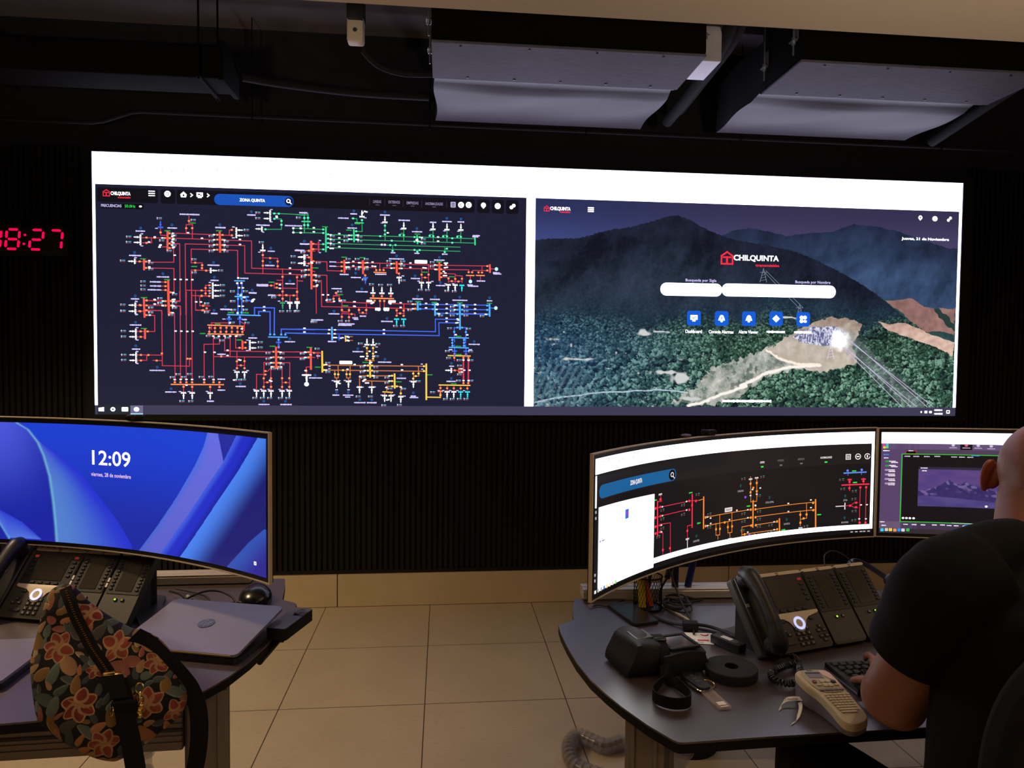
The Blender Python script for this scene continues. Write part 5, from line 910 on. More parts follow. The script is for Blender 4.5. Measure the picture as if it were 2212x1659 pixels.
def draw_left(cv):
    cur = {k: pairs(v) for k, v in ML.items()}
    def f(X, Y):
        def at(n):
            p = sorted([(b, a) for a, b in cur[n]]); return np.interp(Y, [q[0] for q in p], [q[1] for q in p])
        e1, f1, e2, e3, e4 = (at(n) for n in ('e1', 'f1', 'e2', 'e3', 'e4')); q0 = sorted(cur['e0']); g0 = sorted(cur['g0']); q5 = sorted(cur['e5'])
        v = Y/360
        C = mixc(K(29, 42, 160), K(32, 64, 208), sstep(.1, .95, v))+mixc(K(0, 0, 0), K(0, 10, 30), sstep(700, 950, X)*sstep(.3, 1, v))
        # far petal on the left
        L = X < e1; tl = sstep(.15, 1.0, v)*sstep(460, 230, X); C = np.where(L[..., None], mixc(K(27, 36, 160), K(74, 88, 218), tl), C)
        m = (X >= e1) & (X < np.maximum(f1, e1+1)); t = ((X-e1)/np.maximum(f1-e1, 1)).clip(0, 1)
        C = np.where(m[..., None], mixc(mixc(K(84, 128, 206), K(70, 92, 208), sstep(.4, .9, v)), K(40, 52, 205), sstep(0, 1, t)), C)
        a = np.exp(-((X-e1)/4.2)**2); C = C*(1-.75*a[..., None])+np.array(K(118, 186, 215))*(.75*a)[..., None]
        y0 = np.interp(X, [q[0] for q in q0], [q[1] for q in q0]); yg = np.interp(X, [q[0] for q in g0], [q[1] for q in g0])
        m = (Y < y0) & (X < q0[-1][0]) & (Y > yg); t = ((y0-Y)/np.maximum(y0-yg, 1)).clip(0, 1); C = np.where(m[..., None], mixc(K(44, 62, 205), K(84, 118, 222), t), C)
        a = np.exp(-((Y-yg)/5)**2)*(X < g0[-1][0]+4); C = C*(1-.6*a[..., None])+np.array(K(110, 180, 220))*(.6*a)[..., None]
        # ribbons on the right
        rgt = X > e2; C = np.where(rgt[..., None], mixc(K(32, 36, 150), K(40, 48, 158), v), C)
        h = sorted([(b, a_) for a_, b in cur['h2']]); hx = np.interp(Y, [q[0] for q in h], [q[1] for q in h])
        right_edge = np.where(Y > h[0][0], np.minimum(hx, e3), e3)
        m = (X > e2) & (X < right_edge); t = ((X-e2)/np.maximum(right_edge-e2, 1)).clip(0, 1); C = np.where(m[..., None], mixc(K(78, 106, 218), K(98, 104, 214), sstep(0, .35, t))*(.86+.25*v)[..., None], C)
        m = (X > e3) & (X < e4); t = ((X-e3)/np.maximum(e4-e3, 1)).clip(0, 1); C = np.where(m[..., None], mixc(K(64, 92, 222), K(36, 48, 196), sstep(0, .4, t))*(1-.35*sstep(.6, 1, t))[..., None], C)
        m = X > e4; t = ((X-e4)/150).clip(0, 1); C = np.where(m[..., None], mixc(K(74, 130, 238), K(30, 30, 112), sstep(0, .8, t)), C)
        x5 = np.interp(Y, *zip(*sorted([(b, a_) for a_, b in q5]))); m = (X > x5) & (Y < max(b for _, b in q5)) & (X > e4)
        t = ((X-x5)/110).clip(0, 1); C = np.where(m[..., None], mixc(K(50, 82, 178), K(40, 36, 140), sstep(0, 1, t)), C)
        return C
    cv.grid(10, 12, 1166, 346, 760, 200, f, 0)
    q = cur['clock']; cv.text('12:09', q[2][0], q[3][1], q[3][0], q[2][1], (1.5, 1.3, 1.4), 2)
    cv.text('viernes, 28 de noviembre', q[4][0], q[4][1]-13, q[5][0], q[4][1], K(235, 200, 225, 1.1), 2)
    x, y = q[6]; cv.rr(x-4.5, y-4.5, x+4.5, y+4.5, 1.5, (1.2, 1.1, 1.2), 2); cv.ctr(x, y, 3, 3, K(60, 50, 140), 3)
def draw_second(cv):
    PU = K(88, 66, 104)
    cv.rect(9, 12, 1166, 347, K(26, 20, 24), 0); cv.rect(9, 310, 1166, 347, (2.6, 2.5, 2.7), 1); cv.rect(9, 28, 120, 310, PU, 1); cv.rect(9, 291, 1166, 310, K(98, 80, 118), 1); cv.rect(73, 276, 1166, 291, K(76, 62, 86), 1)
    cv.rect(9, 12, 1166, 28, K(52, 42, 48), 1); cv.rect(73, 51, 1166, 276, K(18, 14, 20), 2); cv.rect(9, 28, 1166, 50, K(64, 52, 76), 1); cv.rect(9, 28, 72, 51, K(104, 86, 112), 2)
    for it in MQ:
        k, c = it[0], it[1]; P_ = pairs(it[-1])
        if k == 'bars':
            for i, (x, y) in enumerate(P_):
                if i == 1: cv.rect(x-17, 291.5, x+17, 309, K(14, 10, 14), 3)
                if 3 < i < 11: cv.blob(x, y-6, 17, 4, K(200, 186, 214, 1.1), 4)
                elif i < 4: cv.blob(x, y-5, 22, 3.5, K(190, 170, 205), 4); cv.disc(x, y+3, 5, 4, K(200, 190, 215, 1.1) if i != 1 else K(210, 90, 120), 4)
                else: cv.blob(x, y, 20 if i < 24 else 14, 4, K(230, 218, 232, 1.15), 4)
        elif k == 'dot':
            for x, y in P_: cv.disc(x, y, 4, 3.4, (1.2, 1.15, 1.2), 4)
        elif k == 'grn' or k == 'gry':
            for x, y in P_: cv.rr(x-5, y-3, x+5, y+3, 1.5, K(40, 160, 60) if k == 'grn' else K(170, 150, 185), 4)
        elif k == 'blue':
            for i, (x, y) in enumerate(P_): cv.blob(x, y, (24, 16, 50)[i], 5, K(50, 130, 225, 1.1), 4)
        elif k == 'tb':
            for i, (x, y) in enumerate(P_): cv.rr(x-5, y-5, x+5, y+5, 2, (K(70, 200, 240), K(210, 200, 200), K(245, 205, 90), K(230, 150, 110), K(60, 140, 230), K(220, 220, 220), K(60, 190, 80))[i], 4)
        elif k == 'flower':
            x, y = P_[0]
            for dx, dy, cc in ((-5, 3, (230, 60, 150)), (5, 4, (60, 190, 230)), (-3, -5, (240, 200, 60)), (5, -4, (90, 220, 120))): cv.disc(x+dx, y+dy, 4.5, 4.5, K(*cc), 4)
    cv.rr(81, 276, 112, 286, 3, K(220, 50, 50), 3); cv.rr(82, 277, 111, 285, 2.5, K(14, 10, 12), 4)
    GR = K(52, 190, 52, 1.0)
    cv.rect(71, 274, 1166, 276.5, GR, 4); cv.rect(69, 52, 71.6, 276, GR, 4); cv.rect(69, 50, 1166, 52.6, GR, 4); cv.rect(220, 50, 500, 53, K(140, 200, 150), 5)
    # grey-violet mountain picture in the middle of the window
    x0, x1, y0, y1 = 120, 560, 104, 226; rg = sorted(pairs([i for i in MQ if i[0] == 'ridge'][0][-1])); rg.append((600, rg[-1][1]-6))
    def f(X, Y):
        sky = mixc(K(92, 68, 128), K(76, 60, 124), sstep(0, 1, vnoise(X, Y*3, 40, 3))); yr = np.interp(X, *zip(*rg))+(vnoise(X, X*0, 5, 7)-.5)*5
        d = yr-Y; mt = mixc(K(48, 40, 96), K(58, 48, 104), vnoise(X, Y, 10, 5)); sn = sstep(.55, .68, vnoise(X+Y*.5, Y, 9, 8))*sstep(34, 10, d); mt = mt*(1-sn[..., None])+np.array(K(112, 92, 146))*sn[..., None]
        C = np.where((d > 0)[..., None], mt, sky); lk = Y < 130+8*np.sin(X*.012)+(X-x0)*.004; C = np.where(lk[..., None], mixc(K(84, 72, 132), K(68, 58, 118), vnoise(X, Y*4, 30, 6)), C)
        return C
    cv.grid(x0, y0, x1, y1, 300, 110, f, 3); cv.rect(x0, 226, x1, 234, K(46, 38, 58), 3); cv.blob(136, 230, 20, 4, K(230, 220, 235), 4)
t_, S_R = monitor('ultrawide curved monitor on the right desk showing a power grid diagram and white window', (.363, -2.464, .451, .869, .011, 1.5), draw_right, stand=False, posts=[((.705, -2.075, .766), (.705, -2.085, 1.06)), ((.744, -2.075, .766), (.795, -2.10, 1.06))])
t_, S_L = monitor('ultrawide curved monitor on the left desk with blue ribbon wallpaper and clock 12:09', (-1.497, -1.977, -.388, .919, -.002, 1.8), draw_left)
t_, S_Q = monitor('curved monitor beyond the seated man with a purple editing window on screen', (1.436, -1.938, -.554, .879, .023, 1.8), draw_second)
# ---------------------------------------------------------------- desk telephones with two key modules
m_pbody = mat('brown_grey_phone_plastic', (58, 55, 48), .5, var=.05, scale=80)
m_pdark = mat('black_phone_plastic', (26, 25, 24), .42, var=.1)
m_glass = mat('dark_display_glass', (44, 41, 34), .2, var=.05, spec=.6)
m_key = mat('phone_key', (34, 33, 31), .45, var=.1)
m_ringled = mat('blue_white_light_ring', (225, 232, 255), .4, emit=(180, 192, 250), estr=.95)
m_greenled = mat('green_key_light', (150, 240, 60), .4, emit=(165, 245, 50), estr=1.0)
m_redled = mat('red_key_light', (110, 30, 28), .4, emit=(240, 80, 70), estr=.16)
m_glyph = mat('pale_key_print', (150, 146, 132), .5, var=.05)
def face_frame(x, y, yaw, tilt, z=.752):
    d = V((math.cos(yaw), math.sin(yaw), 0)); n = V((-math.sin(yaw), math.cos(yaw), 0))
    f = n*math.cos(tilt)+V((0, 0, 1))*math.sin(tilt); N = d.cross(f)
    m = M((d, f, N)).transposed().to_4x4(); m.translation = V((x, y, z)); return m
def phone_body(T, x0, x1, L, tilt, root, z=.752):
    mb = MB(T); mb.prism(rrect(x0, 0, x1, L, .008), -.022, 0, bev=.002); mb.obj('body', m_pbody, root)
    # rear foot that holds the phone up
    c, s = math.cos(tilt), math.sin(tilt); mb = MB(T)
    def q(u, dz): return (c*u+s*dz, -s*u+c*dz)      # (along the desk, up) to (face axis, normal)
    P_ = [(.03, -(z-.741)), (.03+.0, .0), (L*.85*c, L*.85*s-.02), (L*.85*c+.02, L*.85*s-.03), (L*.85*c+.02, -(z-.741))]
    pr = [q(*p) for p in P_]; pr[1] = (.05, -.0205)
    vs = [(x0+.02, a, b) for a, b in pr]+[(x1-.02, a, b) for a, b in pr]; n = len(pr)
    mb.add(vs, [tuple(range(n)), tuple(range(2*n-1, n-1, -1))]+[(i, n+i, n+(i+1) % n, (i+1) % n) for i in range(n)]); mb.obj('foot', m_pdark, root, smooth=0)
def key(mb, x, y, w, h, z=.0): mb.box((x, y, z+.0012), (w, h, .0036), bev=.0009, seg=1)
def telephone(pos, label, L=.199, wp=.154, ring_only=False):
    x, y, yaw, tilt = pos; T = face_frame(x, y, yaw, tilt)
    base = T @ V((wp/2, 0, 0)); root = thing('desk_telephone', (base.x, base.y, TZ), label, 'telephone', 'desk telephones')
    phone_body(T, -.066, wp, L, tilt, root)
    mb = MB(T); mb.prism(rrect(.002, L*.47, wp-.002, L*.958, .004), .0, .0016); mb.obj('key_panel', m_pdark, root)
    mb = MB(T); mb.prism(rrect(.001, L*.957, wp-.001, L*1.0, .006), -.012, .003, bev=.0015); mb.obj('top_strip', m_silver, root)
    mb = MB(T); [mb.box((wp/2, L*.985-.0045*k, .0033), (.010-.002*k, .0018, .0006)) for k in (0, 1)]; mb.obj('emblem', m_grey, root)
    mb = MB(T); mb.prism(rrect(wp*.21, L*.535, wp*.81, L*.90, .002), .0016, .0026); mb.obj('display', m_glass, root)
    for k in range(5):
        for u, lit in ((.10, k == 0), (.905, k == 0)):
            mb = MB(T); key(mb, wp*u, L*(.875-.066*k), .011, .0066, .0016); o = mb.obj('line_key', m_redled if lit else m_key, root)
    for k in range(4):
        mb = MB(T); key(mb, wp*(.28+.155*k), L*.498, .013, .0065, .0016); mb.obj('soft_key', m_key, root)
    # silver yoke and light ring
    cx = wp*.50; top = L*.468; pl = []
    half = [(.085, 0), (.086, -.006), (.078, -.010), (.045, -.014), (.030, -.022), (.020, -.038), (.012, -.047), (.0, -.050)]
    half = [(a*wp/.154*.875, b) for a, b in half]
    pl = [(cx-a, top+b) for a, b in half]+[(cx+a, top+b) for a, b in half[-2::-1]]
    mb = MB(T); mb.prism(pl, .0, .0028, bev=.0008); mb.obj('yoke', m_silver, root)
    mb = MB(T); mb.lathe([(.0165, .0028), (.0165, .0048), (.0002, .0048)], 32, (cx, top-.029, 0)); mb.obj('navigation_button', m_silver, root)
    mb = MB(T); mb.lathe([(.0100, .0045), (.0165, .0045), (.0165, .0060), (.0100, .0060)], 36, (cx, top-.029, 0), closed=True); mb.obj('light_ring', m_ringled, root)
    for u in (.22, .79):
        mb = MB(T); key(mb, wp*u, L*.375, .012, .010); mb.obj('round_key', m_key, root)
    for r in range(4):
        for c in range(3):
            mb = MB(T); key(mb, wp*(.41+.105*c), L*(.262-.063*r), .0125, .0095); o = mb.obj('number_key', m_key, root)
            mb = MB(T); mb.box((wp*(.41+.105*c), L*(.262-.063*r), .0032), (.003, .0045, .0004)); mb.obj('digit_mark', m_glyph, o)
    for (u, v) in ((.17, .255), (.115, .205), (.235, .205), (.88, .255), (.825, .205), (.935, .205), (.835, .135), (.945, .135), (.885, .085)):
        mb = MB(T); key(mb, wp*u, L*v, .0115, .0085); o = mb.obj('function_key', m_key, root)
        mb = MB(T); mb.box((wp*u, L*v, .0032), (.004, .0022, .0004)); mb.obj('symbol_mark', m_glyph, o)
    mb = MB(T); mb.prism(rrect(wp*.10, L*.085, wp*.32, L*.125, .0035), 0, .003, bev=.001); mb.obj('volume_key', m_key, root)
    # handset in its cradle
    mb = MB(T); mb.box((-.034, L*.5, .003), (.050, L*.97, .010), bev=.004); mb.obj('cradle', m_pdark, root)
    mb = MB(T); P_ = [(-.034, L*.03, .020), (-.034, L*.10, .036), (-.034, L*.28, .047), (-.034, L*.5, .050), (-.034, L*.74, .047), (-.034, L*.93, .036), (-.034, L*1.01, .018)]
    mb.tube(P_, [.019, .0235, .0185, .0170, .0185, .0235, .019], 18, smooth=7, flat=(1, 1))
    for v in (.10, .92): mb.cyl((-.034, L*v, .006), (-.034, L*v, .03), .0225, .0225, n=24)
    mb.obj('handset', m_pdark, root)
    mb = MB(T); mb.box((-.054, L*.62, .0085), (.010, .008, .0012)); mb.obj('label_sticker', m_glyph, root)
    return T
def module(T0, a, w, L, tilt, label, lit, tabs=False):
    base = T0 @ V((a+w/2, 0, 0)); root = thing('key_module', (base.x, base.y, TZ), label, 'key module', 'telephone key modules')
    T = T0 @ M.Translation((a, 0, 0))
    phone_body(T, 0, w, L, tilt, root)
    mb = MB(T); mb.prism(rrect(.002, L*.415, w-.002, L*.958, .005), 0, .0016); mb.obj('key_panel', m_pdark, root)
    mb = MB(T); mb.prism(rrect(.001, L*.957, w-.001, L*1.0, .006), -.012, .003, bev=.0015); mb.obj('top_strip', m_silver, root)
    mb = MB(T); [mb.box((w/2, L*.985-.0045*k, .0033), (.010-.002*k, .0018, .0006)) for k in (0, 1)]; mb.obj('emblem', m_grey, root)
    mb = MB(T); mb.prism(rrect(w*.27, L*.455, w*.75, L*.90, .002), .0016, .0026); mb.obj('display', m_glass, root)
    for k in range(9):
        for u in (.13, .885):
            mb = MB(T); key(mb, w*u, L*(.88-.050*k), .010, .0058, .0016); mb.obj('line_key', m_key, root)
    for k in range(2 if tabs else 0): MB(T).box((-.004, L*(.60-.075*k), .0005), (.0055, .0115, .003)).obj('paper_tab', m_white, root)
    for i, u in enumerate((.40, .60)):
        mb = MB(T); key(mb, w*u, L*.335, .0095, .0075); o = mb.obj('page_key', m_key, root)
        mb = MB(T); mb.box((w*u, L*.335, .0033), (.0045, .0045, .0006)); mb.obj('page_light' if i == lit else 'page_mark', m_greenled if i == lit else m_glyph, o)
PR = (.827, -2.525, .261, .876)
T = telephone(PR, 'dark desk telephone with glowing ring on the right desk, beside the seated man')
module(T, .161, .103, .199, .876, 'key module joined to the telephone on the right desk, the nearer of its two', 0)
module(T, .271, .103, .199, .876, 'outer key module of the right desk telephone, next to the arm of the seated man', 1)
PL = (-1.183, -2.135, -.257, .866)
T = telephone(PL, 'dark desk telephone with glowing ring on the left desk, partly behind the patterned bag', wp=.156)
module(T, .163, .103, .199, .866, 'middle key module beside the left desk telephone', 9, True)
module(T, .273, .103, .199, .866, 'key module at the right end of the left desk telephone, near the laptop', 0, True)
# coiled cord
P_ = spline([V(q) for q in ((.818, -2.512, .748), (.838, -2.54, .752), (.825, -2.578, .754), (.778, -2.602, .754), (.742, -2.630, .754), (.735, -2.660, .754), (.752, -2.676, .754), (.778, -2.672, .754), (.815, -2.62, .754), (.84, -2.56, .752))], 40)
pts = []; L_ = 0
for i in range(len(P_)-1):
    t_ = (P_[i+1]-P_[i]).normalized(); s_ = t_.cross(V((0, 0, 1))).normalized(); L_ += (P_[i+1]-P_[i]).length
    a = L_/.0075*2*PI; r_ = .0065 if 40 < i else .001
    pts.append(P_[i]+s_*r_*math.cos(a)+V((0, 0, 1))*r_*math.sin(a))
tag(MB().tube(pts, .0022, 6).obj('coiled_cord', m_pdark), 'black coiled handset cord in front of the right desk telephone', 'cord')

# ---------------------------------------------------------------- left desk: laptops, edge box, mouse
m_lid = mat('silver_laptop_lid', (128, 124, 138), .36, metal=.4, var=.03, scale=60)
m_bronze = mat('pale_gold_laptop_edge', (190, 165, 115), .35, metal=.5, var=.04)
def slab4(q, th, name, m, root, r=.012):
    """rounded slab with corners q (TL, TR, BR, BL) as its top face"""
    TL, TR, BR, BL = [V(a) for a in q]; X = (TR-TL); Y = (TL-BL); w, d = X.length, Y.length; x = X.normalized(); n = x.cross(Y).normalized(); y = n.cross(x)
    T = M((x, y, n)).transposed().to_4x4(); T.translation = BL
    mb = MB(T); mb.prism(rrect(0, 0, w, d, r), -th, 0, bev=.0012); return T, w, d, mb.obj(name, m, root)
lp = thing('laptop', (-.594, -2.315, TZ), 'closed silver laptop with round chrome badge on its lid, on the left desk', 'laptop', 'closed silver laptops')
LQ = [(-.715, -2.164, .800), (-.411, -2.249, .800), (-.473, -2.465, .764), (-.777, -2.380, .764)]
T, w, d, o_ = slab4(LQ, .0065, 'lid', m_lid, lp)
bq = [(-.715, -2.164, .7535), (-.411, -2.249, .7535), (-.473, -2.465, .7535), (-.777, -2.380, .7535)]
slab4(bq, .0125, 'base', m_black, lp)
mb = MB(T); mb.box((w/2, .001, -.0035), (w-.03, .004, .005), bev=.001, seg=1); mb.obj('lid_edge', m_bronze, o_)
mb = MB(T); mb.cyl((.03, .004, -.0095), (w-.03, .004, -.0095), .0045, n=14); mb.obj('hinge', m_black, lp)
# badge: a disc with two slanted strokes cut into it
mb = MB(T); mb.lathe([(.0205, .0002), (.0205, .0012), (.0001, .0012)], 40, (w*.51, d*.53, 0)); bd = mb.obj('badge', mat('dark_chrome', (34, 34, 52), .25, metal=.3, var=.05), o_)
mb = MB(T); cx, cy = w*.51, d*.53
def stroke(x0, y0, x1, y1, t): 
    mb.add([(cx+x0-t/2, cy+y0, .0015), (cx+x0+t/2, cy+y0, .0015), (cx+x1+t/2, cy+y1, .0015), (cx+x1-t/2, cy+y1, .0015), (cx+x0-t/2, cy+y0, .0011), (cx+x0+t/2, cy+y0, .0011), (cx+x1+t/2, cy+y1, .0011), (cx+x1-t/2, cy+y1, .0011)], [(0, 1, 2, 3), (0, 4, 5, 1), (1, 5, 6, 2), (2, 6, 7, 3), (3, 7, 4, 0)])
stroke(-.0125, -.011, -.0035, .0185, .0032); stroke(-.0045, -.011, -.0008, .002, .0032); mb.box((cx-.002, cy+.003, .0013), (.007, .0026, .0004))
stroke(.0005, -.0185, .0085, .008, .0032); stroke(.0075, -.008, .0125, .008, .0032); mb.box((cx+.0085, cy+.0075, .0013), (.008, .0026, .0004)); mb.box((cx+.0045, cy-.0085, .0013), (.008, .0026, .0004))
mb.obj('badge_letters', m_lid, bd, smooth=0)
l2 = thing('laptop', (-1.11, -2.43, TZ), 'closed silver laptop at the left edge of the photo, left of the patterned bag', 'laptop', 'closed silver laptops')
q2 = [(-1.29, -2.320, .760), (-.945, -2.315, .760), (-.935, -2.555, .760), (-1.28, -2.560, .760)]
slab4(q2, .0065, 'lid', m_lid, l2); slab4([(a, b, .7525) for a, b, _ in q2], .012, 'base', m_black, l2)
dk = thing('clip_on_box', (-.395, -2.255, TZ), 'black box clipped to the edge of the left desk right of the laptop', 'device')
Td = frame((-.4005, -2.2545, .741), math.radians(-77)+PI/2)
X_ = V((.058, -.0165, 0)); 
mb = MB(); T = M.Translation((0, 0, 0)); Tb = frame((-.3955, -2.2545, .7415), math.atan2(-.016, .0525))
mb = MB(Tb); mb.prism(rrect(-.0275, -.075, .0275, .075, .008), 0, .030, bev=.0025); mb.obj('housing', m_blackm, dk)
mb = MB(Tb); mb.prism(rrect(-.0270, -.0745, .0270, .0745, .008), .0300, .0308); mb.obj('top_plate', mat('satin_grey_plate', (92, 92, 100), .35, metal=.3, var=.05), dk)
mb = MB(Tb); mb.box((.012, .032, .0312), (.028, .030, .0012), bev=.0004, seg=1); so = mb.obj('switch_well', m_black, dk)
mb = MB(Tb); mb.box((.006, .032, .033), (.014, .022, .004), rot=(0, math.radians(14), 0), bev=.001); mb.obj('rocker', m_grey, so)
mb = MB(Tb); mb.box((.004, .060, .0312), (.014, .006, .001)); mb.obj('label', m_grey, dk)
mb = MB(Tb); mb.tube([(-.010, -.030, -.012), (-.014, -.070, -.026), (-.018, -.115, -.040)], .0125, 16, smooth=5, flat=(1, .55)); cl = mb.obj('clip_arm', m_black, dk)
mb = MB(Tb); mb.cyl((-.022, -.045, -.010), (.006, -.045, -.010), .007, n=16); mb.box((-.006, -.045, -.003), (.02, .02, .016), bev=.002); mb.obj('clip_hinge', m_black, dk)
ms = thing('computer_mouse', (-.545, -2.02, TZ), 'large black mouse behind the closed laptop on the left desk', 'mouse')
bm = bmesh.new(); bmesh.ops.create_uvsphere(bm, u_segments=32, v_segments=20, radius=1)
for q in bm.verts:
    z = max(q.co.z, -.25); q.co = V((q.co.x*.046*(1-.1*q.co.y), q.co.y*.066, (z+.25)*.036*(1+.12*q.co.x)))
mb = MB(frame((-.545, -2.02, TZ), .35)); mb.bmesh(bm); mb.obj('shell', mat('glossy_black_plastic', (20, 20, 22), .25, var=.05), ms)
mb = MB(frame((-.545, -2.02, TZ), .35)); mb.tube([(0, .066, .012), (.0, .035, .0385), (0, .005, .0457)], .0012, 6, smooth=5); mb.obj('button_gap', m_pdark, ms)
for lb, pts, r in (('black cable bundle looping behind the closed laptop', [(-.80, -1.98, .76), (-.75, -2.03, .765), (-.70, -2.08, .75), (-.64, -2.09, .748), (-.59, -2.06, .748), (-.56, -2.07, .75)], .004),
                   ('thin black cable arching behind the laptop towards the mouse', [(-.76, -2.12, .746), (-.70, -2.06, .775), (-.65, -2.04, .778), (-.60, -2.06, .765), (-.575, -2.09, .748)], .003),
                   ('black cable lying flat beside the dark monitor stand', [(-.80, -1.93, .75), (-.74, -1.96, .748), (-.69, -2.0, .748), (-.66, -2.06, .748)], .0035)):
    tag(MB().tube(pts, r, 8, smooth=6).obj('cable', m_cable), lb, 'cable')
mb = MB(); mb.cyl((-.728, -2.045, .765), (-.712, -2.062, .7585), .0062, n=14); tag(mb.obj('cable_sleeve', m_glyph), 'pale sleeve wrapped round the cables behind the laptop', 'sleeve')
tag(MB().box((-.815, -2.10, .7455), (.10, .075, .010), rot=(0, 0, -.25), bev=.003).obj('adapter', m_grey), 'flat grey adapter between the telephone and the laptop', 'adapter')
def webcam(S, x, lb):
    q = S(x, MH+.004, .004); t = thing('webcam', (q.x, q.y, q.z), lb, 'webcam', 'small webcams on the monitors')
    MB().box((q.x, q.y, q.z+.009), (.045, .022, .013), bev=.005).obj('camera_body', m_blackm, t)
    MB().box((q.x, q.y+.006, q.z+.0012), (.034, .030, .004), bev=.001, seg=1).obj('mount', m_blackm, t)
    MB().cyl((q.x, q.y-.0135, q.z+.009), (q.x, q.y-.0105, q.z+.009), .006, n=18).obj('lens', m_glass, t)
webcam(S_L, .685, 'small dark webcam on top of the left curved monitor')
webcam(S_R, .525, 'small dark webcam on top of the monitor showing the grid diagram')
q = S_R(.435, MH+.004, .012); tag(MB().ell((q.x, q.y, q.z+.004), (.016, .008, .0045)).obj('clip', mat('lilac_plastic', (120, 112, 160), .5)), 'small lilac clip on the upper edge of the grid diagram monitor', 'clip')

# ---------------------------------------------------------------- patterned bag over the edge of the left desk
bag = thing('shoulder_bag', (-.66, -2.70, .655), 'floral patterned sling bag with black straps hanging over the left desk edge', 'bag')
bX = V((.970, .243, 0)); bU = V((-.083, .332, .940)); bN = V((.228, -.912, .342)); bO = V((-.66, -2.675, .74))
def bp(a, b, c=0): return bO+bX*(a/1000)+bU*(b/1000)+bN*(c/1000)
OUT = [(-96, 260), (-114, 250), (-124, 220), (-130, 182), (-136, 143), (-139, 118), (-135, 84), (-125, 34), (-116, 6), (-96, -14), (-59, -46), (-19, -72), (13, -84), (30, -82), (55, -72), (89, -50), (125, -25), (141, -2), (146, 22), (140, 47), (127, 75), (109, 109), (86, 136), (60, 153), (39, 160), (19, 172), (-13, 195), (-43, 221), (-65, 246), (-80, 259)]
NS, NR = 760, 190
oc = [V((*q, 0)) for q in OUT]; dense = spline(oc, 30, True)
seg_l = np.cumsum([0]+[(dense[(i+1) % len(dense)]-dense[i]).length for i in range(len(dense))]); uu = np.linspace(0, seg_l[-1], NS, endpoint=False)
ox = np.interp(uu, seg_l, [q.x for q in dense]+[dense[0].x]); oy = np.interp(uu, seg_l, [q.y for q in dense]+[dense[0].y])
CX, CY = -20., 80.
S_ = np.linspace(0, 1, NR)**.85
A = CX+(ox[None]-CX)*S_[:, None]; B = CY+(oy[None]-CY)*S_[:, None]
prof = 72*(1-S_**2.4)**.55
dep = 14+prof[:, None]*np.ones(NS)[None]
lower = sstep(200, -40, B); dep = 14+(dep-14)*(.55+.5*lower)
dep += 7*(vnoise(A, B, 42, 31)-.5)*(1-S_[:, None]**4)+4*np.sin((A+B*.6)*.085)*sstep(60, 180, A+40)*(1-S_[:, None]**3)
dz = np.abs((A+85)*.78+(B-248)*.62*.55); 
def cloth_color(A, B):
    n = A.shape; C = np.tile(np.array(K(20, 20, 25)), (*n, 1)); rnd = random.Random(11)
    pal = [(84, 96, 92), (72, 82, 84), (104, 120, 112), (140, 106, 60), (152, 116, 66), (190, 130, 86), (180, 140, 102), (188, 160, 126), (168, 104, 88), (84, 80, 74), (84, 96, 92)]
    A2 = A+6*(vnoise(A, B, 30, 51)-.5); B2 = B+6*(vnoise(A, B, 30, 52)-.5)
    def leaf(x, y, l, w, ang, col, rim=None):
        dx, dy = A2-x, B2-y; u = dx*math.cos(ang)+dy*math.sin(ang); v = -dx*math.sin(ang)+dy*math.cos(ang)
        t = u/l; ww = w*np.sqrt(np.clip(1-t*t, 0, 1))*(1-.28*t); m = (np.abs(t) < 1) & (np.abs(v) < ww)
        sh = (.82+.3*(v/np.maximum(ww, .1)+1)/2)[..., None]; C[m] = (np.array(K(*col))*sh)[m]
        if rim:
            m2 = m & (np.abs(v) > ww-2.0) & (v > 0); C[m2] = np.array(K(*rim))
        return m
    # flowers first so that nothing covers them, then leaves in the gaps
    FL = [(-38, 197, .85), (-84, 138, 1.0), (14, 130, 1.0), (-38, 31, 1.1), (78, 18, 1.0), (6, -46, 1.0), (-12, 92, .6), (92, 92, .85), (126, -8, .8)]
    placed = []; 
    for k in range(4200):
        l = rnd.uniform(9, 25); x = rnd.uniform(-142, 150); y = rnd.uniform(-86, 262)
        if any(math.hypot(x-a, (y-b)) < (26*s+l*.55) for a, b, s in FL): continue
        if any(math.hypot(x-a, y-b) < (l+q)*.52+1.0 for a, b, q in placed): continue
        placed.append((x, y, l)); col = rnd.choice(pal); w = l*rnd.uniform(.42, .6)
        leaf(x, y, l, w, rnd.uniform(0, PI), col, tuple(min(255, c+34) for c in col) if rnd.random() < .5 else None)
    for k, (x, y, s) in enumerate(FL):
        n_ = 5+k % 2; a0 = rnd.uniform(0, 6); 
        for j in range(n_):
            a = a0+j*2*PI/n_*.9; px_, py_ = x+15*s*math.cos(a), y+15*s*math.sin(a)
            leaf(px_, py_, 15*s, 12*s, a, (196, 158, 118)); leaf(px_+2*math.cos(a), py_+2*math.sin(a), 11*s, 8.0*s, a, (160, 74, 58) if k % 3 else (140, 58, 48))
        leaf(x, y, 22*s, 1.6, a0+2.9, (196, 136, 92))
    return C
Cc = cloth_color(A, B)*.74
V3 = [bp(a, b, c) for a, b, c in zip(A.ravel(), B.ravel(), dep.ravel())]
fs = [(j*NS+i, (j+1)*NS+i, (j+1)*NS+(i+1) % NS, j*NS+(i+1) % NS) for j in range(NR-1) for i in range(NS)]
o = len(V3); ks = [.97, .80, .4, .02]; dd = [4, 1, 1, 1]
for s, c in zip(ks, dd): V3 += [bp(CX+(a-CX)*s, CY+(b-CY)*s, c) for a, b in zip(ox, oy)]
base_i = (NR-1)*NS
